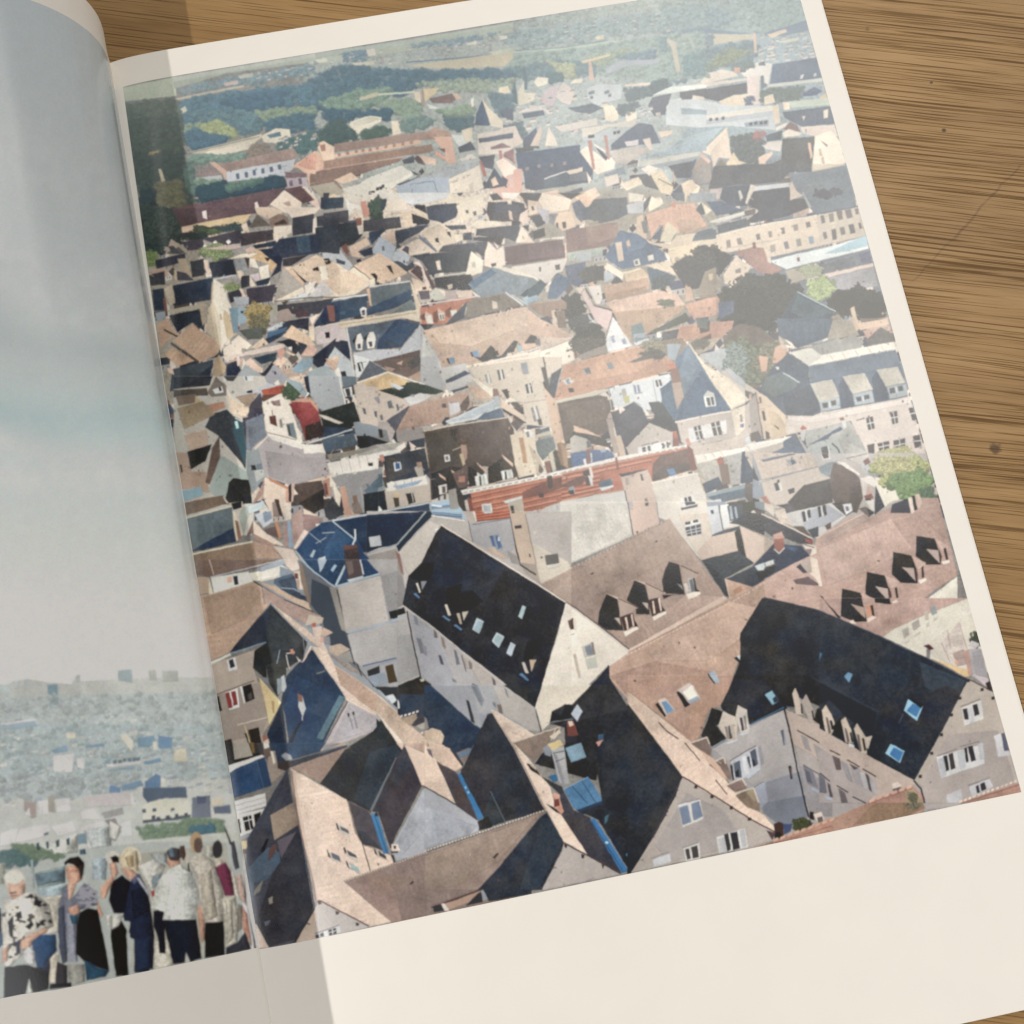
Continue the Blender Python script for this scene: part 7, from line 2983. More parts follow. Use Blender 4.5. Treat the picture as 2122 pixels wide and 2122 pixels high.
TRACE_LEFT = '''
@0 1340 480
P c4c8c4 -150,80 0,78 20,78 30,70 60,68 100,75 150,78 160,60 168,72 245,68 248,50 272,48 278,68 312,65 375,65 450,65 500,65 575,425 -150,425
P b8c0c0 30,72 40,70 42,85 30,88
P b8c0c0 51,68 60,66 62,85 52,88
P b8c4c4 0,78 19,78 21,100 0,100
P 88a4b0 98,80 120,78 122,130 104,132
P a0b0b4 246,50 274,48 276,75 248,70
P b4bab8 160,61 166,60 168,75 160,75
P b4bab4 310,50 325,48 328,70 312,70
P b4bab4 338,50 370,50 372,72 340,72
F b4c0c2 110 7.5 -125,105 475,90 500,175 -125,175
H 60 5.5 -100,140 475,130 475,180 -100,185
F acbcc0 150 8.5 -125,160 488,160 525,275 -125,275
H 150 8.5 -125,180 488,175 500,262 -125,262
P a0b4c0 0,165 70,155 82,165 25,172 0,172
P dce0d8 0,160 75,150 75,154 0,164
P a4b8c0 135,170 150,166 150,172 140,174
P 8ca8bc 110,215 138,205 142,218 112,221
P 84a0b8 178,206 218,201 218,208 179,210
P ecdcc8 135,180 158,179 158,190 140,192
P ecd8c8 250,185 265,182 278,198 275,220 255,195
P 80a0b4 288,190 322,185 322,200 310,210 288,208
P 7898b8 330,185 360,190 358,212 332,212
P e4e0d0 318,198 328,198 328,215 320,215
P e8d4c0 365,215 388,212 392,240 360,240
P 7c9cb4 300,240 335,232 335,240 302,246
P e0e4dc 220,245 295,238 295,244 225,251
Q 6f8490 240,240 250,239 260,236 270,236 280,235 288,234
P 88a8b4 218,238 230,232 228,245 220,244
P 90a8b8 225,258 282,248 282,255 228,260
P dce4e0 110,228 155,222 150,262 112,260
P d8dcdc 160,232 178,232 175,255 162,252
H 130 11.5 -125,260 475,260 500,330 -125,330
F acb8bc 80 10.0 -125,265 300,265 275,315 -125,325
P 7c98b0 255,288 295,278 300,290 270,298 255,300
P 7490b0 228,292 232,288 252,295 250,305 228,305
P 6888a8 302,282 325,265 335,270 335,302 302,308
P dcdcd0 335,275 345,275 348,298 338,298
P c8c4c4 172,312 270,302 278,330 175,335
P e8e8e0 270,305 278,302 280,328 275,330
P e4e4dc 78,322 100,320 102,350 80,350
P e8e4dc 115,318 145,315 148,342 118,345
P a89c98 50,322 75,325 75,355 65,358 50,340
P a8a49c 100,312 112,310 115,345 102,345
P e8e8e4 52,350 60,335 65,355
P 5c6c80 298,295 388,292 390,315 345,315 310,328 298,312
P d8dcc8 298,330 332,318 395,318 398,360 298,365
Q 586078 300,342 322,340 360,340
P 5c6470 298,362 398,350 398,358 298,368
Q 4c5868 320,355 330,358 350,355 368,352 388,350
P d4d8d0 335,348 345,348 345,358 336,360
P d4d8d0 358,342 365,342 365,355 358,358
P 788090 400,315 438,310 440,355 400,360
P 5c6480 410,312 430,312 430,325 412,328
P d8d0bc 440,318 465,315 465,330 442,332
P 687488 445,335 480,330 482,348 448,348
P a4a4a4 210,348 255,335 258,348 220,358
P 90888c 218,362 240,358 252,385 240,405 232,402 230,375
P ecece4 165,345 195,338 210,360 170,360
P e8e8e0 42,380 100,368 105,385 85,398 32,408
P ecece4 172,375 215,365 232,412 185,422 165,385
P ecece8 105,375 150,365 160,385 120,395
P d4d8d8 250,368 272,362 275,395 255,398
F 7c9480 140 7.5 285,375 400,358 462,355 475,390 290,402
F 50788c 50 8.5 395,378 445,370 445,388 400,388
P c8ccc4 288,405 500,385 500,425 290,425
P d8dcd8 0,390 40,375 32,410 0,415
P 587484 90,390 100,386 100,392 92,394
P 7c98a4 162,392 180,388 182,410 162,412
@0 1700 422
P bcc4c0 -100,95 375,50 575,50 575,350 -100,450
P e0e4dc 80,65 185,30 185,75 140,82 82,100
F 587c80 90 10.0 -50,78 60,65 85,82 75,105 -50,108
F 7c9480 50 8.5 30,58 75,55 130,75 160,82 130,95 85,92
P 3f5868 86,55 93,52 94,69 88,70
P 3f5868 109,51 116,50 116,66 110,68
P 3f5868 132,48 140,45 140,62 134,64
P 3f5868 156,45 165,41 165,58 159,59
P 4c6478 189,70 202,66 204,80 190,81
P ccd4d4 200,25 262,10 265,60 218,65
P e4e4dc 260,0 288,15 275,45 260,42
P 98a8a4 82,125 155,108 155,148 90,162
P 6c8490 82,128 155,115 155,142 88,155
P b8ccd4 88,162 160,148 150,180 95,180
P b0c0c8 218,92 255,85 252,140 220,140
P a8b8bc 72,95 78,92 82,160 78,162
P d8dccc -75,108 12,102 15,150 -75,160
P ddd8c8 60,190 155,175 150,262 110,270
P e4dcc8 110,325 140,312 140,385 110,385
P 22242e -15,205 2,208 5,295 -15,312
P 2a5c88 -15,270 5,265 8,295 -15,300
E e4d8cc 35 142 24 26
E e0b8a0 39 160 22 29
P e0b8a0 19,160 60,150 60,185 50,198 28,185
P 5c4438 22,171 38,169 40,172 24,175
P d4a890 28,178 45,175 42,185 30,185
P 6c5040 25,178 40,176 40,178 26,180
E ece6da 32 135 23 15
P e8e4d8 10,185 30,190 60,172 82,172 118,200 128,250 115,258 95,265 65,290 58,315 25,345 10,345 5,250
M 23252c 15,188 65,172 115,200 125,250 75,270 58,288 25,340 12,300 8,238
P 1d1f28 38,220 50,215 52,232 40,235
P 1d1f28 18,240 32,225 30,280 22,275
P 1d1f28 60,252 75,238 80,248 68,260
P 1d1f28 85,240 98,248 88,258
P 1d1f28 82,188 100,192 95,205 80,200
P d8ae94 48,288 68,272 108,255 115,262 82,282 72,300 50,305
P d0a48c 5,308 20,295 18,332 5,338
P 24507c 75,288 95,272 132,270 135,308 115,332 110,348 88,348 78,315
P e0e0e0 55,312 68,300 82,312 82,338 70,342 58,332
P 16161f 10,348 58,342 88,350 118,348 115,400 78,410 68,375 60,415 8,425
P d4dcd0 62,410 69,375 78,410
P 2c2c50 38,288 48,282 48,315 38,318
P 30304c 82,348 110,348 118,325 120,350 115,360
P d8a890 156,110 180,105 198,120 195,140 180,150 165,150 158,135
P 2c2424 152,100 165,88 185,85 200,100 198,115 188,118 175,105 160,102 154,108
P 3c3030 185,110 200,105 198,128 190,140
P c89880 160,118 185,115 185,120 160,125
P dcb49c 160,150 182,148 172,180 162,190 158,180
P 787c8c 150,160 160,155 162,190 180,175 200,148 225,165 232,200 190,212 185,310 160,315 150,340 138,275 138,208
M a8a8b4 195,155 225,165 230,198 195,208 185,180
P 9ca0b0 158,220 175,220 185,335 162,335
P d8a890 160,208 185,200 190,218 175,225 162,218
P d8a890 232,190 245,222 240,230 230,215
P 17151f 190,218 208,208 232,212 248,288 260,358 235,350 200,335 180,315 182,250
P 2c5c70 165,225 185,225 182,245 170,245
P 20506c 200,332 232,350 260,358 250,370 205,380
P 4c5468 138,208 152,200 155,250 160,335 148,340 140,300
P 3c3840 135,335 160,345 160,390 130,392
P a8a8a0 160,342 200,340 202,382 165,392
P 20222c 118,388 170,385 170,395 118,400
P 181f33 265,145 290,130 315,150 300,220 270,220 258,190
P dcae94 238,160 265,130 270,140 250,185 240,185
E e0dcd0 268 88 18 15
P d8ac94 260,100 275,100 282,125 270,140 262,125
P 1c1a1f 262,88 275,82 285,92 282,100 268,100
P 17151a 265,245 288,238 300,260 305,368 275,370 262,275
P d8d8d0 265,225 295,222 280,250 265,258
P d0d0c8 250,225 265,225 265,250 252,250
E e8dcc0 309 94 26 29
P e4d4b4 282,82 300,68 330,72 335,105 328,125 315,120 288,120
P c8b08c 295,88 315,82 315,110 300,108
P dcb098 288,118 308,120 322,132 305,140
P 1f2c4c 292,225 310,155 325,125 343,140 355,175 365,275 355,360 320,360 320,282 305,265 310,240 295,238
P 6c5c8c 310,142 325,130 328,140 312,150
P 182440 312,175 343,160 343,245 310,260
@250 1680 422
P c0c0b4 50,100 250,75 275,250 250,325 125,375 25,375
P d8d8d0 40,130 82,112 108,130 75,195 58,162
P b0b8b8 70,102 112,98 110,130 82,120
P 8898a0 75,155 98,148 95,170 75,185
P c8c8bc 200,85 220,82 220,110 200,110
P e4e0d0 80,310 120,308 125,368 82,375
E e8dcc0 24 114 25 29
P e0d0b0 0,110 15,95 38,95 45,120 38,145 15,135 0,130
P c0a884 10,110 30,105 32,130 20,135
P dcb098 5,135 28,140 40,152 22,165
P 1f2c4c 10,240 22,170 45,150 65,190 75,250 80,300 78,375 32,382 32,305 22,300 22,265
P 182440 25,190 58,180 70,235 30,260
P 223456 32,305 75,298 75,370 35,380
P 5c6488 25,165 42,150 48,160 32,175
P b8bcc8 38,160 45,160 70,198 68,205
P b03830 72,192 80,190 80,202 75,205
P 181f36 78,238 102,232 108,338 92,338 88,300 78,275
P d4a48c 110,115 140,110 142,128 120,135 112,130
P 4c4448 110,95 122,86 140,90 142,112 135,120 122,118 115,115
P 6c8090 112,92 125,88 130,108 118,110
P e4e8e0 92,162 120,135 142,128 172,145 182,180 192,220 182,225 180,258 140,258 100,258 105,240 72,230
G2 c4ccd0 118,140 175,150 182,250 102,255
P 15233c 100,259 180,258 190,325 192,350 165,358 155,335 152,360 125,365 110,300
P cca088 182,228 198,222 200,305 192,312 188,295
P c8a480 165,75 175,51 192,60 195,85 190,100 172,95
E bfa27c 179 75 15 25
E 6c5850 184 82 11 19
P 5c4038 140,85 150,82 155,105 150,118 142,110
P d8c8c0 155,105 160,105 160,125 155,125
P d4cdc0 165,120 180,102 192,100 225,120 245,195 245,262 200,265 190,220 180,160
P c0b8a8 190,150 215,135 230,250 202,262 192,215
P 1c171c 200,266 245,262 248,342 200,350
P 1c171c 159,125 162,122 165,145 161,145
E 3c383c 230 92 12 22
P d8cdbc 220,115 240,112 248,130 225,130
P 7c3050 225,135 248,122 262,145 272,200 248,202
P d8d4c4 240,208 272,200 280,255 278,312 250,322 245,250
P c0bcac 250,212 265,210 268,300 252,318
P dcd4c8 260,130 272,160 282,212 270,198
P 4c4c58 262,75 270,72 282,135 272,140 265,110
P d0b4a8 272,155 288,150 295,190 298,225 282,208
P c89480 288,225 300,245 312,322 298,310 290,280
P 8c8478 278,220 288,225 288,280 278,288
P e4e0d4 295,295 308,308 300,322
P 3c3c48 250,325 278,312 295,288 310,328 250,342
P 3c3430 246,28 250,45 265,80 260,80 248,48
P 2c2c34 292,140 300,225 322,328 318,330 295,200
'''


# ------------------------------------------------------------------ drawing the two printed pictures
# The pictures in the book are flat prints: they are drawn here shape by shape (roofs, walls, windows,
# trees, people) into a canvas, then laid onto the page surface as ink.
def blur(a, s):
    r = max(1, int(3 * s))
    k = np.exp(-0.5 * (np.arange(-r, r + 1) / s) ** 2)
    k /= k.sum()
    for ax in (0, 1):
        pad = [(0, 0)] * a.ndim
        pad[ax] = (r, r)
        b = np.pad(a, pad, mode='edge')
        out = np.zeros_like(a)
        n = a.shape[ax]
        for i, w in enumerate(k):
            sl = [slice(None)] * a.ndim
            sl[ax] = slice(i, i + n)
            out += w * b[tuple(sl)]
        a = out
    return a


def field(shape, cell):
    h, w = shape
    g = rng.standard_normal((int(h / cell) + 3, int(w / cell) + 3)).astype(np.float32)
    y = np.linspace(0, g.shape[0] - 1.001, h)
    x = np.linspace(0, g.shape[1] - 1.001, w)
    yi, xi = y.astype(int), x.astype(int)
    fy, fx = (y - yi)[:, None].astype(np.float32), (x - xi)[None].astype(np.float32)
    fy, fx = fy * fy * (3 - 2 * fy), fx * fx * (3 - 2 * fx)
    return ((g[yi][:, xi] * (1 - fx) + g[yi][:, xi + 1] * fx) * (1 - fy) + (g[yi + 1][:, xi] * (1 - fx) + g[yi + 1][:, xi + 1] * fx) * fy)


def lin(hexs, lift):
    s = lift * SHADE_LIFT if hexs.endswith('*') else lift
    h = hexs.rstrip('*')
    c = np.array([int(h[i:i + 2], 16) for i in (0, 2, 4)]) / 255.0
    c = np.where(c <= 0.04045, c / 12.92, ((c + 0.055) / 1.055) ** 2.4)
    lum = c @ np.array([.3, .5, .2])
    c = c * max((lum - 0.011) / lum, 0.34) if lum > 0 else c
    c = c * 0.90 + (c @ np.array([.3, .5, .2])) * 0.10
    return np.clip(c * s, 0.004, 0.92)


SHADE_LIFT = 1.75
SC = 1.3


class Canvas:
    def __init__(self, x0, y0, x1, y1, lift):
        self.x0, self.y0, self.lift = x0, y0, lift
        self.w, self.h = int((x1 - x0) * SC), int((y1 - y0) * SC)
        self.a = np.zeros((self.h, self.w, 3), np.float32) + 0.5
        sh = (self.h, self.w)
        self.n1, self.n2, self.n3 = field(sh, 1.6), field(sh, 5.0), field(sh, 26.0)
        self.n4, self.n5 = field(sh, 85.0), field(sh, 40.0)
        self.ox = self.oy = 0.0
        self.k = 1.0

    def pt(self, s):
        x, y = s.split(',')
        return ((float(x) / self.k + self.ox - self.x0) * SC, (float(y) / self.k + self.oy - self.y0) * SC)

    def inside(self, pts, dx=0.0, dy=0.0):
        xs, ys = pts[:, 0], pts[:, 1]
        xa, xb = max(int(xs.min()) - 1, 0), min(int(xs.max()) + 2, self.w)
        ya, yb = max(int(ys.min()) - 1, 0), min(int(ys.max()) + 2, self.h)
        if xa >= xb or ya >= yb:
            return None
        acc = np.zeros((yb - ya, xb - xa), np.float32)
        for sx, sy in ((.25, .25), (.75, .25), (.25, .75), (.75, .75)):
            gx = np.arange(xa, xb)[None] + sx
            ins = np.zeros(acc.shape, bool)
            for i in range(len(pts)):
                x1, y1 = pts[i - 1]
                x2, y2 = pts[i]
                if y1 == y2:
                    continue
                r0 = max(math.ceil(min(y1, y2) - sy), ya)
                r1 = min(math.ceil(max(y1, y2) - sy), yb)
                if r0 >= r1:
                    continue
                gy = (np.arange(r0, r1) + sy)[:, None]
                xc = (x2 - x1) * (gy - y1) / (y2 - y1) + x1
                ins[r0 - ya:r1 - ya] ^= gx < xc
            acc += ins
        return acc * 0.25, slice(ya, yb), slice(xa, xb)

    def fill(self, pts, c, amp=(0.03, 0.035, 0.04), op=1.0, feather=0.0, grad=0.0, rows=0.0):
        pts = np.asarray(pts, float)
        r = self.inside(pts)
        if r is None:
            return
        m, sy, sx = r
        if feather:
            if feather > 9:
                h8, w8 = m.shape
                q = blur(np.pad(m[::8, ::8], 1), feather / 8)[1:-1, 1:-1]
                mb = np.repeat(np.repeat(q, 8, 0), 8, 1)[:h8, :w8]
                mb = blur(mb, 4.0)
            else:
                mb = blur(np.pad(m, 1), feather)[1:-1, 1:-1]
            m = np.clip(mb * 2 - 0.9 + 0.25 * self.n2[sy, sx], 0, 1) * (m > 0)
        t = 1.0 + amp[0] * self.n1[sy, sx] + amp[1] * self.n2[sy, sx] + amp[2] * self.n3[sy, sx] + 0.05 * self.n4[sy, sx]
        h, w = m.shape
        if grad and m.size > 60:
            an = 6.28 * rng.random()
            t = t + grad * (math.cos(an) * (np.arange(w) / w - .5)[None] + math.sin(an) * (np.arange(h) / h - .5)[:, None])
        if rows and m.size > 500:
            # courses of tiles along the longest side, stains running down across them
            e = np.roll(pts, -1, 0) - pts
            k = e[np.argmax((e ** 2).sum(1))]
            k = k / np.linalg.norm(k)
            X, Y = np.arange(w)[None], np.arange(h)[:, None]
            d = X * -k[1] + Y * k[0] + 0.8 * self.n3[sy, sx]
            a = X * k[0] + Y * k[1] + 1.5 * self.n3[sy, sx]
            sp = 2.6 + 2.2 * np.clip((pts[:, 1].mean() / SC + self.y0) / 1700.0, 0, 1)
            t = t + rows * np.sin(6.283 * d / sp) * (0.6 + .5 * self.n2[sy, sx])
            st = np.zeros_like(t)
            for q in range(5):
                st = st + np.sin(a * 6.283 / (7.0 + 17 * rng.random()) + 6.28 * rng.random()) / 5
            t = t + rows * 1.1 * st * (0.7 + .6 * self.n3[sy, sx])
        col = c[None, None] * np.clip(t, 0.4, 1.7)[..., None]
        if rows > .03 and m.size > 300:
            # lichen, slate tones and worn patches, strongest on dark roofs
            ad = 0.011 * (0.55 * self.n3[sy, sx] + 0.5 * self.n4[sy, sx] + .35 * self.n2[sy, sx] + .3 * self.n1[sy, sx])
            ad2 = 0.0045 * (self.n5[sy, sx] + .5 * self.n2[sy, sx])
            col = np.maximum(col + np.stack([ad + ad2, ad + .5 * ad2, ad - .4 * ad2], -1) + .004, c * .55)
        if self.lift != 1.0 and grad and m.size > 350:
            # folds and rounding of the clothes
            if self.oy > 1600 and m.size < 60000:
                on = m > .5
                X = np.arange(w)[None] + np.zeros((h, 1))
                lo_ = np.where(on, X, 1e9).min(1, keepdims=True)
                hi_ = np.where(on, X, -1e9).max(1, keepdims=True)
                pos = np.clip((X - lo_) / np.maximum(hi_ - lo_, 1), 0, 1)
                fo = np.sin(pos * 11 + 2.5 * self.n3[sy, sx] + 6.28 * rng.random()) * .12 + .10 * self.n2[sy, sx]
                sh_ = 1.16 - .62 * np.abs(pos * 2 - 0.75) ** 1.8
                col = col * np.clip(sh_ + fo, .35, 1.35)[..., None]
        m = (m * op)[..., None]
        self.a[sy, sx] = self.a[sy, sx] * (1 - m) + col * m

    def edges(self, pts, c, w):
        """sunlit arrises above, thin shadow lines below"""
        P = np.asarray(pts, float)
        area = 0.5 * np.sum(P[:, 0] * np.roll(P[:, 1], -1) - np.roll(P[:, 0], -1) * P[:, 1])
        if abs(area) < 130:
            return
        sg = 1.0 if area > 0 else -1.0
        lum = c.mean()
        for i in range(len(P)):
            (xa, ya), (xb, yb) = P[i - 1], P[i]
            L = math.hypot(xb - xa, yb - ya)
            if L < 5:
                continue
            ny = -sg * (xb - xa) / L
            if ny < -.25 and rng.random() < .75:
                k, o = (min(1.9, 1.2 + .05 / lum), .5)
            elif ny > .2 and rng.random() < .8:
                k, o = .45, .45
            else:
                k, o = .62, .22
            ox, oy = (yb - ya) / L * w / 2, -(xb - xa) / L * w / 2
            self.fill([(xa + ox, ya + oy), (xb + ox, yb + oy), (xb - ox, yb - oy), (xa - ox, ya - oy)], np.minimum(c * k, .88), op=o)

    def line(self, pts, c, w):
        for (xa, ya), (xb, yb) in zip(pts[:-1], pts[1:]):
            L = math.hypot(xb - xa, yb - ya) + 1e-6
            nx, ny = -(yb - ya) / L * w / 2, (xb - xa) / L * w / 2
            self.fill([(xa + nx, ya + ny), (xb + nx, yb + ny), (xb - nx, yb - ny), (xa - nx, ya - ny)], c)

    def ellipse(self, cx, cy, rx, ry, c, amp=0.06, op=1.0, rag=0.0, n=0):
        xa, xb = max(int(cx - rx * 1.4) - 1, 0), min(int(cx + rx * 1.4) + 2, self.w)
        ya, yb = max(int(cy - ry * 1.4) - 1, 0), min(int(cy + ry * 1.4) + 2, self.h)
        if xa >= xb or ya >= yb:
            return
        sy, sx = slice(ya, yb), slice(xa, xb)
        dx = (np.arange(xa, xb) + .5 - cx)[None] / max(rx, .3)
        dy = (np.arange(ya, yb) + .5 - cy)[:, None] / max(ry, .3)
        r = np.sqrt(dx * dx + dy * dy) + rag * self.n2[sy, sx]
        m = np.clip((1 - r) * min(rx, ry) + .5, 0, 1)[..., None] * op
        t = 1 + amp * (self.n1[sy, sx] + self.n2[sy, sx])
        self.a[sy, sx] = self.a[sy, sx] * (1 - m) + c * np.clip(t, .4, 1.7)[..., None] * m

    def blobs(self, poly, c, n, size, dark=0.45, lit=1.55):
        poly = np.asarray(poly, float)
        lo, hi = poly.min(0), poly.max(0)
        pts = []
        for _ in range(n * 4):
            if len(pts) >= n:
                break
            p = lo + (hi - lo) * rng.random(2)
            ins = False
            for i in range(len(poly)):
                x1, y1 = poly[i - 1]
                x2, y2 = poly[i]
                if (y1 > p[1]) != (y2 > p[1]) and p[0] < (x2 - x1) * (p[1] - y1) / (y2 - y1) + x1:
                    ins = not ins
            if ins:
                pts.append(p)
        pts.sort(key=lambda q: q[1])
        for p in pts:
            s = size * (0.45 + 0.8 * rng.random())
            if self.lift != 1.0:
                dark, lit = 0.86, 1.12
            f = dark + (1.0 - dark) * rng.random() ** 0.8
            # a shaded underside, then a lit cap up and to the left
            self.ellipse(p[0] + s * .12, p[1] + s * .22, s * .62, s * .46, c * f * 0.78, op=0.7, rag=0.13, n=9)
            k = 0.9 + (lit - 0.9) * rng.random()
            tint = np.array([1.0 + .10 * rng.random(), 1.0 + .05 * rng.random(), 0.95])
            self.ellipse(p[0] - s * .12, p[1] - s * .10, s * .42, s * .30, np.minimum(c * k * tint + (.018 * rng.random() if lit > 2 else 0), 0.9), op=0.55, rag=0.16, n=8)
            if rng.random() < .5:
                self.ellipse(p[0] + s * .3 * rng.standard_normal(), p[1] + s * .3 * rng.standard_normal(), s * .13, s * .10, np.minimum(c * (lit + .3), 0.9) if rng.random() < .6 else c * .5, op=0.6, n=6)

    def houses(self, poly, n, size):
        poly = np.asarray(poly, float)
        lo, hi = poly.min(0), poly.max(0)
        pts = []
        while len(pts) < n:
            p = lo + (hi - lo) * rng.random(2)
            ins = False
            for i in range(len(poly)):
                x1, y1 = poly[i - 1]
                x2, y2 = poly[i]
                if (y1 > p[1]) != (y2 > p[1]) and p[0] < (x2 - x1) * (p[1] - y1) / (y2 - y1) + x1:
                    ins = not ins
            if ins:
                pts.append(p)
        pts.sort(key=lambda q: q[1])
        walls = ['e6dccc', 'dcd4cc', 'd4ccc8', 'e8dcc8', 'cfd4d8', 'd8c8b8']
        roofs = ['5c6c80', '74808c', '8c7c78', '9c8c80', '6c7c88', 'a4a8a8']
        if self.lift != 1.0:
            walls = ['d8dcd4', 'ccd2d0', 'd4d4cc', 'dcd8cc', 'c4ccd0', 'c8ccc8']
            roofs = ['a4b4bc', '98a8b0', 'b0b4b4', 'b8bcb8', '94a8b4', 'acb8bc']
        for p in pts:
            s = size * (0.5 + 0.7 * rng.random())
            w, h = s * (0.5 + .5 * rng.random()), s * (.22 + .2 * rng.random())
            wl = lin(walls[rng.integers(6)], self.lift)
            rf = lin(roofs[rng.integers(6)], self.lift)
            x, y, sk = p[0], p[1], -0.17 * w
            self.fill([(x - w / 2, y), (x + w / 2, y + sk), (x + w / 2, y + sk + h), (x - w / 2, y + h)], wl, op=.85)
            self.fill([(x - w / 2, y), (x - w * .35, y - h * .8), (x + w * .45, y - h * .8 + sk), (x + w / 2, y + sk)], rf, op=.85)
            if rng.random() < .6:
                for q in (-.25, .05, .3):
                    self.fill([(x + w * q, y + h * .3 + sk * (q + .5)), (x + w * (q + .12), y + h * .28 + sk * (q + .6)), (x + w * (q + .12), y + h * .75 + sk * (q + .6)), (x + w * q, y + h * .78 + sk * (q + .5))], wl * .45, op=.7)

    def village(self, n, ya, yb):
        """the packed small houses of the middle distance, farther ones first"""
        sun = [lin(h, self.lift) for h in ('cdb7a4', 'b8a294', 'dcc8b6', 'c0a898', 'e0d0c0')]
        dark = [lin(h, self.lift) for h in ('3a404c', '4a4e58', '544c4a', '2e3646', '46506a', '5c5450')]
        wall = [lin(h, self.lift) for h in ('efe4d6', 'e4dacc', 'ece6dc', 'd8ccbe')]
        shade = [lin(h, self.lift) for h in ('a8a6a6', 'b4b2b4', '98989c', 'c0bab4')]
        ys = np.sort(ya + (yb - ya) * rng.random(n) ** .8)
        for y0 in ys:
            x0 = 200 + 1750 * rng.random()
            f = np.clip((y0 + .16 * (x0 - 900) - ya) / (yb - ya), 0, 1)
            s = (13 + 46 * f) * (.65 + .6 * rng.random()) * SC
            x, y = (x0 - self.x0) * SC, (y0 - self.y0) * SC
            pick = lambda q: q[rng.integers(len(q))] * (.88 + .24 * rng.random())
            ux, uy = 1.0, -.17
            L, g, hr, hw = s * (.7 + .7 * rng.random()), s * .42, s * .42, s * .34
            A = np.array([x, y])
            E = np.array([ux, uy])
            if rng.random() < .62:
                # ridge across: dark slope towards us, sunlit gable at the right end
                B = A + E * L
                up = np.array([-.10 * s, -hr])
                G = np.array([g * .75, -g * .25])
                self.fill([A, B, B + (0, hw), A + (0, hw)], pick(shade), grad=.2)
                self.fill([A, B, B + G * .5 + up * .95, A + G * .35 + up], pick(dark if rng.random() < .7 else sun), (.05, .06, .07), grad=.25, rows=.08)
                self.fill([B, B + G * .5 + up * .95, B + G, B + G + (0, hw), B + (0, hw)], pick(wall), grad=.2)
                self.line([tuple(A + G * .35 + up), tuple(B + G * .5 + up * .95)], pick(sun), max(.05 * s, .9))
                W0, nW = A, max(2, int(L / (s * .24)))
                for q in range(nW):
                    p = W0 + E * L * (q + .35) / nW
                    self.fill([p + (0, hw * .25), p + (s * .07, hw * .23), p + (s * .07, hw * .75), p + (0, hw * .77)], pick(dark))
                C = A + G * .35 + up + E * L * rng.random()
            else:
                # gable towards us: sunlit left slope, shaded right slope
                B = A + E * s * .62
                P = (A + B) / 2 + (0, -hr * 1.1)
                D = np.array([s * .38, -s * .42])
                self.fill([A, P, P + D, A + D], pick(sun), (.05, .06, .07), grad=.25, rows=.08)
                self.fill([P, B, B + D, P + D], pick(dark), (.05, .06, .07), grad=.25, rows=.08)
                self.fill([A, P, B, B + (0, hw), A + (0, hw)], pick(wall if rng.random() < .4 else shade), grad=.2)
                for q in (.25, .58):
                    p = A + (B - A) * q
                    self.fill([p + (0, -hr * .02), p + (s * .08, -hr * .04), p + (s * .08, hw * .45), p + (0, hw * .47)], pick(dark))
                C = P + D * rng.random()
            c = pick(sun) if rng.random() < .6 else lin('9c6654', self.lift)
            w = s * .09
            self.fill([C, C + (w, -w * .2), C + (w, -w * 2.6), C + (0, -w * 2.5)], c)
            self.fill([C + (w, -w * .2), C + (w * 1.5, 0), C + (w * 1.5, -w * 2.4), C + (w, -w * 2.6)], c * .5)

    def draw(self, text, ground=False):
        for ln in text.splitlines():
            t = ln.split()
            if not t or t[0].startswith('#'):
                continue
            op = t[0]
            if ground != (op == 'B') and not op.startswith('@'):
                continue
            if op.startswith('@'):
                self.ox, self.oy, self.k = float(op[1:]), float(t[1]), 483.0 / float(t[2])
                if self.lift != 1.0:
                    self.lift = 1.36 if self.oy < 1500 else 1.16
                continue
            z = SC / self.k                         # canvas px per traced px
            if op == 'B':
                self.fill([self.pt(q) for q in t[2:]], lin(t[1], self.lift), (.06, .1, .08), feather=22.0)
            elif op in 'PR':
                c = lin(t[1], self.lift)
                pts = [self.pt(s) for s in t[2:]]
                if len(pts) < 3:
                    continue
                if op == 'P':
                    self.fill(pts, c, grad=.18, rows=.012)
                else:
                    self.fill(pts, c, (0.05, 0.055, 0.07), grad=.26, rows=.085)
                self.edges(pts, c, 1.0 + .9 * max(self.oy, 0) / 1500.0)
            elif op == 'L':
                self.line([self.pt(s) for s in t[3:]], lin(t[1], self.lift), max(float(t[2]) * 2.0 * z, 1.0))
            elif op == 'S':
                self.line([self.pt(s) for s in t[2:4]], lin(t[1], self.lift), max(float(t[4]) * 2.0 * z, 1.0))
                a, b = self.pt(t[2]), self.pt(t[3])
                self.line([(a[0], a[1] + 3.75 * z), (b[0], b[1] + 3.75 * z)], lin('7a4434', self.lift), max(1.75 * z, 1.0))
            elif op == 'Z':
                pts = [self.pt(s) for s in t[4:]]
                step, sz = float(t[2]) * z, float(t[3]) * z
                c = lin(t[1], self.lift)
                for (xa, ya), (xb, yb) in zip(pts[:-1], pts[1:]):
                    L = math.hypot(xb - xa, yb - ya)
                    ux, uy = (xb - xa) / L, (yb - ya) / L
                    for i in range(int(L / step) + 1):
                        q = i * step
                        x, y = xa + ux * q, ya + uy * q
                        e = sz * .55
                        self.fill([(x, y - e * .5), (x + ux * step * .62, y + uy * step * .62 - e * .75), (x + ux * step * .62, y + uy * step * .62 + e * .5), (x, y + e * .6)], c * (0.85 + .25 * rng.random()))
            elif op == 'Q':
                c = lin(t[1], self.lift)
                for s in t[2:]:
                    x, y = self.pt(s)
                    w = 3.75 * z
                    self.fill([(x - w, y - w * .8), (x + w, y - w * 1.1), (x + w, y + w), (x - w, y + w * 1.2)], c)
            elif op == 'E':
                x, y = self.pt(t[2] + ',' + t[3])
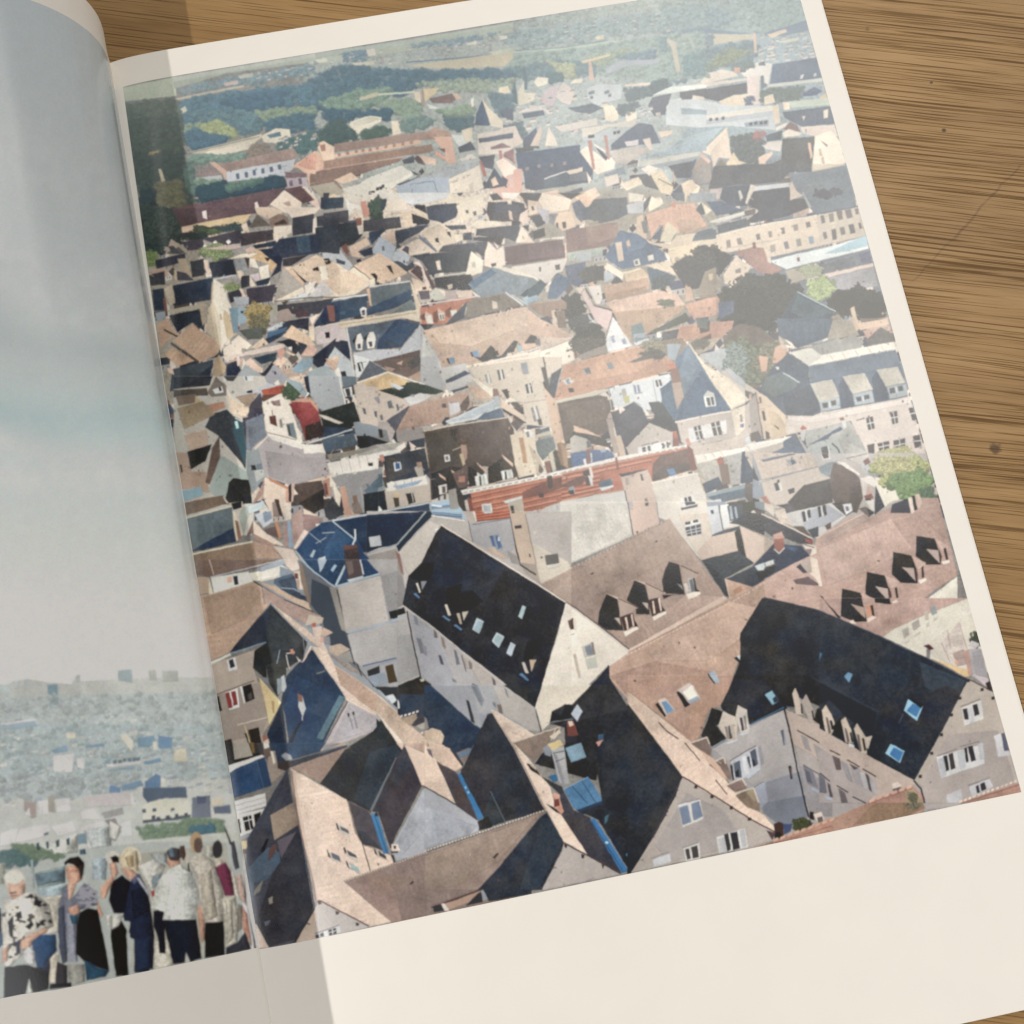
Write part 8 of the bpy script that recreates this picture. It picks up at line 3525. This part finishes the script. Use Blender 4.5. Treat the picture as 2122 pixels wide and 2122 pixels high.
                self.ellipse(x, y, float(t[4]) * z, float(t[5]) * z, lin(t[1], self.lift), rag=0.02, n=22)
            elif op == 'T':
                x, y = self.pt(t[2] + ',' + t[3])
                rx, ry = float(t[4]) * z, float(t[5]) * z
                a = np.linspace(0, 2 * math.pi, 18, endpoint=False)
                q = 1 + .16 * rng.standard_normal(18)
                poly = np.stack([x + rx * q * np.cos(a), y + ry * q * np.sin(a)], 1)
                c = lin(t[1], self.lift)
                self.fill(poly, c * .85, (.12, .12, .08), feather=4.0)
                for _ in range(7):
                    an, rr = 6.28 * rng.random(), .55 + .45 * rng.random()
                    self.ellipse(x + rx * rr * math.cos(an), y + ry * rr * math.sin(an), rx * (.2 + .2 * rng.random()), ry * (.2 + .2 * rng.random()), c * (.7 + .5 * rng.random()), op=.9, rag=.3)
                self.blobs(poly, c * 1.15, int(float(t[6]) * 5), max(min(rx, ry) * .20, 3.0), 0.35, 2.5)
            elif op == 'F':
                c = lin(t[1], self.lift)
                pts = [self.pt(s) for s in t[4:]]
                self.fill(pts, c, (.07, .09, .08), op=.8, feather=7.0)
                self.blobs(pts, c, int(int(t[2]) * 1.7), float(t[3]) * 1.35 * z, 0.66, 1.38)
            elif op == 'H':
                self.houses([self.pt(s) for s in t[3:]], int(t[1]), float(t[2]) * 1.7 * z)
            elif op == 'M':
                c = lin(t[1], self.lift)
                poly = np.array([self.pt(s) for s in t[2:]])
                lo, hi = poly.min(0), poly.max(0)
                for _ in range(64):
                    p = lo + (hi - lo) * rng.random(2)
                    r = self.inside(poly)
                    m, sy, sx = r
                    iy, ix = int(p[1]) - sy.start, int(p[0]) - sx.start
                    if 0 <= iy < m.shape[0] and 0 <= ix < m.shape[1] and m[iy, ix] > 0:
                        self.ellipse(p[0], p[1], (3 + 5.5 * rng.random()) * z, (2 + 3.5 * rng.random()) * z, c, op=.9, rag=.3, n=9)
            elif op == 'G2':
                c = lin(t[1], self.lift)
                q = [np.array(self.pt(s)) for s in t[2:6]]
                for i in range(9):
                    f = (i + .5) / 9
                    self.line([tuple(q[0] * (1 - f) + q[1] * f), tuple(q[3] * (1 - f) + q[2] * f)], c, 1.0)
                    self.line([tuple(q[0] * (1 - f) + q[3] * f), tuple(q[1] * (1 - f) + q[2] * f)], c, 1.0)

    def specks(self, n, ya, yb, big):
        """chimneys, panes, gutters, stains: small things too many to trace"""
        reds = [lin(h, self.lift) for h in ('a8705c', '8a5448', 'c89c84', '6c5048')]
        for _ in range(n):
            y = (ya + (yb - ya) * rng.random() - self.y0) * SC
            f = (y / SC + self.y0) / 1600.0
            x = (230 + 1800 * rng.random() - self.x0) * SC
            iy, ix = int(y), int(x)
            if not (6 < iy < self.h - 6 and 6 < ix < self.w - 6):
                continue
            c = self.a[iy, ix].copy()
            lum = c.mean()
            s = SC * (1.2 + 3.2 * f) * (0.6 + .8 * rng.random()) * big
            k = rng.random()
            if k < .22:
                q = reds[rng.integers(4)] if rng.random() < .12 else c * (1.5 if lum < .3 else .6)
                self.fill([(x, y), (x + s * .9, y - s * .2), (x + s, y - s * 1.9), (x + s * .1, y - s * 1.7)], q)
                self.fill([(x + s * .9, y - s * .2), (x + s * 1.3, y), (x + s * 1.4, y - s * 1.6), (x + s, y - s * 1.9)], q * .5)
            elif k < .50:
                q = c * (.5 if lum > .12 else 1.9)
                self.fill([(x, y), (x + s * .75, y - s * .15), (x + s * .8, y + s), (x + s * .05, y + s * 1.15)], np.minimum(q, .8))
            elif k < .78:
                L = s * (2 + 4 * rng.random())
                sl = rng.choice([-.17, -.2, .62, .5, -1.6])
                g = math.hypot(1, sl)
                self.line([(x, y), (x + L / g, y + L * sl / g)], np.minimum(c * (1.4 if rng.random() < .5 else .6), .85), max(s * .26, 1.0))
            else:
                self.ellipse(x, y, s * 1.3, s * .8, np.minimum(c * (1.3 if rng.random() < .5 else .7), .85), op=.5, rag=.3)

    def finish(self, grain, warp=0.0):
        if warp:
            yy_, xx_ = np.mgrid[0:self.h, 0:self.w].astype(np.float32)
            sh = (self.h, self.w)
            dx = warp * (field(sh, 14.0) + .45 * field(sh, 4.0)) * SC
            dy = warp * (field(sh, 14.0) + .45 * field(sh, 4.0)) * SC
            self.a = self.sample((xx_ + dx + .5) / SC + self.x0, (yy_ + dy + .5) / SC + self.y0).astype(np.float32)
        self.a = blur(self.a, 1.3 if self.lift == 1.0 else 1.9)
        g = 1 + grain * self.n1[..., None] + grain * .6 * field((self.h, self.w), 3.0)[..., None]
        g = g + 0.012 * np.stack([field((self.h, self.w), 7.0) for _ in range(3)], -1)
        self.a = np.clip(self.a * g, 0.004, 0.93)

    def sample(self, px, py):
        x = np.clip((px - self.x0) * SC - .5, 0, self.w - 1.01)
        y = np.clip((py - self.y0) * SC - .5, 0, self.h - 1.01)
        xi, yi = x.astype(int), y.astype(int)
        fx, fy = (x - xi)[..., None], (y - yi)[..., None]
        a = self.a
        return ((a[yi, xi] * (1 - fx) + a[yi, xi + 1] * fx) * (1 - fy) + (a[yi + 1, xi] * (1 - fx) + a[yi + 1, xi + 1] * fx) * fy)


def make_image(name, rgb):
    """rgb: (h, w, 3) linear ink colour, row 0 at the bottom"""
    h, w = rgb.shape[:2]
    s = np.where(rgb <= 0.0031308, rgb * 12.92, 1.055 * np.power(np.maximum(rgb, 1e-6), 1 / 2.4) - 0.055)
    px = np.ones((h, w, 4), np.float32)
    px[..., :3] = s
    im = bpy.data.images.new(name, w, h)
    im.pixels.foreach_set(px.ravel())
    im.update()
    im.pack()
    return im


# ---- right-hand picture: the roofs of a town
R = Canvas(180, -130, 2230, 2040, 1.0)
town = lin('8f8c88', 1.0)
R.fill([(0, 0), (R.w, 0), (R.w, R.h), (0, R.h)], town, (.08, .12, .1))
R.draw(TRACE_TOWN, True)
R.village(750, 330, 1080)
R.draw(TRACE_TOWN)
# haze of the far distance in the photographed landscape
hy = (np.arange(R.h)[:, None] / SC + R.y0) + .16 * (np.arange(R.w)[None] / SC + R.x0 - 1000)
hz = (np.clip((430 - hy) / 400.0, 0, 1) ** 1.3 * .34)[..., None].astype(np.float32)
R.a = R.a * (1 - hz) + lin('b2c0c6', 1.0) * hz
R.specks(2600, 330, 1010, .9)
R.specks(380, 1000, 1900, .5)
R.finish(0.028, 0.32)
RW, RH = 1720, 2030
us, vs = np.meshgrid((np.arange(RW) + .5) / RW, (np.arange(RH) + .5) / RH)
gx = 0.001 + us * (PW - 0.001)
gy = vs * PH
px, py = project(np.stack([gx, gy, right_surface(gx, gy)], -1))
IMG_R = make_image('town_print', R.sample(px, py))

# ---- left-hand picture: sightseers above a hazy city
L = Canvas(-470, -260, 620, 2260, LEFT_LIFT)
yy = np.arange(L.h) / SC + L.y0
stops = [(-260, '9ca8b0'), (0, 'a2acb2'), (300, 'a6aeb2'), (560, 'aab2b6'), (760, 'b0babc'), (860, 'b2c2c4'), (950, 'bac4c6'), (1100, 'c2c8c6'), (1250, 'd0d1cc'), (1400, 'dcdad4'), (2260, 'd6d4cc')]
cols = np.array([lin(c, LEFT_LIFT) for _, c in stops])
tx = yy[:, None] - 0.10 * (np.arange(L.w)[None] / SC + L.x0)
for ch in range(3):
    L.a[..., ch] = np.interp(tx, [s for s, _ in stops], cols[:, ch])
# thin streaks of high cloud
for (ya, yb, wd, st, c) in ((520, 640, 34, .25, 'bcc0c2'), (600, 700, 26, .25, 'c0c4c4'), (690, 760, 22, .2, '98a4a8'), (850, 880, 26, .35, '9cb4b8'),
                            (905, 985, 20, .45, 'd4d6d2'), (880, 1000, 30, .2, 'a0b0b4'), (980, 1010, 22, .35, 'cfd2ce'), (300, 420, 60, .12, 'b8bcbe')):
    X0 = np.arange(L.w)[None] / SC + L.x0
    yc = ya + (yb - ya) * (np.clip(X0, -300, 420) / 350.0) + 12 * np.sin(X0 / 60.0)
    g = np.exp(-0.5 * ((yy[:, None] - yc) / wd) ** 2) * min(st * 1.7, .8) * (0.7 + .3 * np.tanh(L.n3 * .8))
    L.a = L.a * (1 - g[..., None]) + lin(c, LEFT_LIFT) * g[..., None]
L.a *= (1 + 0.008 * L.n3 + 0.006 * L.n2)[..., None]
L.lift = 1.14
L.draw(TRACE_LEFT)
L.finish(0.018, 0.4)

# ------------------------------------------------------------------ the book
paper = paper_material()
edge = page_edge_material()
book = bpy.data.objects.new('book', None)
COL.objects.link(book)
book.empty_display_size = 0.05
book['label'] = 'open photo book lying on the wooden table, town roofs printed on its right page'
book['category'] = 'book'

NXR, NYR = 90, 40


def right_sheet(xr, drop, yt, yb, wav):
    u = np.linspace(0, 1, NXR) ** 1.6
    Yv = np.linspace(yb, yt, NYR)
    U, Y = np.meshgrid(u, Yv, indexing='ij')
    gxx = gutter_x(Y) + 0.00005
    X = gxx + U * (xr - gxx)
    Z = right_surface(X, Y)
    Z = Z * (1 - drop) + wav * np.sin(Y * 37 + drop * 9) * (X / 0.2) ** 2
    return np.stack([X, Y, Z], -1)


cover = None
NLEAF = 6
for i in range(NLEAF + 1):
    drop = i / (NLEAF + 1.0)
    xr = XR + (0.0 if i == 0 else 0.0004 + 0.00022 * i + 0.0002 * math.sin(i * 2.3))
    P = right_sheet(xr, drop, YT - 0.00015 * (i % 3), YB + 0.0002 * (i % 2), 0.00012 if i else 0.0)
    th = P[..., 2] * 0.0 + (P[..., 2] / (1 - drop)) / (NLEAF + 1.0) * 0.90
    me, nr = sheet_mesh('page', P, th)
    o = link('page', me, paper, book)
    if i == 0:
        right_page = o
        o['label'] = 'right page with a wide white bottom margin'
# printed picture on the right page
NX, NY = 120, 80
u = np.linspace(0, 1, NX) ** 1.5
Yv = np.linspace(0.0, PH, NY)
U, Y = np.meshgrid(u, Yv, indexing='ij')
xl = np.maximum(0.0030, gutter_x(Y) + 0.0002)
X = xl + U * (PW - xl)
Z = right_surface(X, Y) + 0.00005
uv = np.stack([(X - 0.001) / (PW - 0.001), Y / PH], -1)
town_print = link('printed_photograph', grid_mesh('printed_photograph', np.stack([X, Y, Z], -1), uv), print_material('town_ink', IMG_R, 0.78), right_page)
town_print['label'] = 'colour photograph of sunlit town roofs seen from above'

# left leaves
for i in range(4):
    iu = np.linspace(0, NU - 1, NU)
    Yv = np.linspace(YB, YT - 0.0003 * i, NV)
    IU, Y = np.meshgrid(iu, Yv, indexing='ij')
    P = leaf_points(IU, Y)
    du = np.gradient(P, axis=0)
    dv = np.gradient(P, axis=1)
    nr = np.cross(dv, du)
    nr /= np.linalg.norm(nr, axis=-1, keepdims=True)
    if i:
        P = P - nr * (0.00045 * i) * np.clip(IU / 25.0, 0, 1)[..., None]
        P[..., 0] -= 0.0004 * i * np.clip(IU / 25.0, 0, 1)
    P[..., 2] = np.maximum(P[..., 2], 0.0006 * (4 - i))
    me, nn = sheet_mesh('page', P, 0.00016)
    o = link('page', me, paper, book)
    if i == 0:
        left_page, LN = o, nr
        o['label'] = 'left page curling up out of the spine, pale sky and sightseers printed on it'

# printed picture on the left leaf: bounded by its slanting lower and curved upper edge
iu = np.concatenate([np.linspace(0.6, 60, 80), np.linspace(60, 268, 180)[1:]])
Ys = np.linspace(-0.049, YT, 500)
rows = []
for k in iu:
    P = leaf_points(np.full(500, k), Ys)
    qx, qy = project(P)
    low = 1968.7 + (531.0 - qx) * 0.1992
    inside_low = qy <= low
    yb_ = Ys[np.argmax(inside_low)] if inside_low.any() else Ys[-1]
    rows.append((yb_, 0.2395))
rows = np.array(rows)
ker = np.ones(9) / 9
rows[:, 0] = np.convolve(np.pad(rows[:, 0], 4, mode='edge'), ker, 'valid')
nv = 110
f = np.linspace(0, 1, nv)
Yg = rows[:, :1] * (1 - f) + rows[:, 1:] * f
IUg = np.repeat(iu[:, None], nv, 1)
P = leaf_points(IUg, Yg)
du = np.gradient(P, axis=0)
dv = np.gradient(P, axis=1)
nr = np.cross(dv, du)
nr /= np.linalg.norm(nr, axis=-1, keepdims=True)
P = P + nr * 0.00005
uv = np.stack([np.repeat((np.arange(len(iu)) / (len(iu) - 1.0))[:, None], nv, 1), (Yg - YB) / (YT - YB)], -1)
TW, TH = 1500, 2400
kk = np.interp(np.linspace(0, 1, TW), np.arange(len(iu)) / (len(iu) - 1.0), iu)
KK, YY = np.meshgrid(kk, YB + (np.arange(TH) + .5) / TH * (YT - YB))
px, py = project(leaf_points(KK, YY))
gl = 223 + (py - 127) * 0.1673
IMG_L = make_image('crowd_print', L.sample(np.minimum(px, gl + 3), py))
left_print = link('printed_photograph', grid_mesh('printed_photograph', P, uv), print_material('crowd_ink', IMG_L, 0.5), left_page)
left_print['label'] = 'colour photograph of sightseers in front of a hazy city'

# back cover under the pages
me = box_mesh('cover', 0.0, 0.2102, YB - 0.0004, YT + 0.0004, 0.0, 0.0006)
link('cover', me, plain_material('cover_card', (0.30, 0.29, 0.28), 0.6), book)
me = box_mesh('cover', -0.2, -0.0003, YB - 0.0004, YT + 0.0004, 0.0, 0.0006)
link('cover', me, bpy.data.materials['cover_card'], book)

# ------------------------------------------------------------------ added out-of-view plank, placed so its straight edge shades the spine
SH_Z = 0.185


def shade_edge(s, Y):
    A = np.array([s, Y, 0.0119])
    d = KEY_POS - A
    return A + d * ((SH_Z + 0.009 - A[2]) / d[2]) - np.array([0, 0, 0.009])


A = shade_edge(0.0173, 0.2486)
B = shade_edge(0.0232, -0.0199)
dr = (A - B) / np.linalg.norm(A - B)
nx = np.array([-dr[1], dr[0], 0.0])
E0, E1 = B - dr * 0.16, A + dr * 0.22
wv = [E0, E1, E1 + nx * 0.09, E0 + nx * 0.09]
vs_ = [tuple(p) for p in wv] + [tuple(p + np.array([0, 0, 0.009])) for p in wv]
fs_ = [(3, 2, 1, 0), (4, 5, 6, 7), (0, 1, 5, 4), (1, 2, 6, 5), (2, 3, 7, 6), (3, 0, 4, 7)]
me = bpy.data.meshes.new('caster_board')
me.from_pydata(vs_, [], fs_)
shadow_caster = bpy.data.objects.new('shadow_caster', None)  # made-up blocker for the key lamp, stands outside the view
COL.objects.link(shadow_caster)
shadow_caster['label'] = 'narrow grey plank on two end posts, added out of view to shade the spine'
shadow_caster['category'] = 'shadow_caster'
grey = plain_material('grey_laminate', (0.42, 0.41, 0.39), 0.5)
link('caster_board', me, grey, shadow_caster)
for p in (E0 + dr * 0.012 + nx * 0.045, E1 - dr * 0.012 + nx * 0.045):
    link('caster_post', box_mesh('caster_post', p[0] - .01, p[0] + .01, p[1] - .01, p[1] + .01, 0.0, SH_Z + 0.001), grey, shadow_caster)
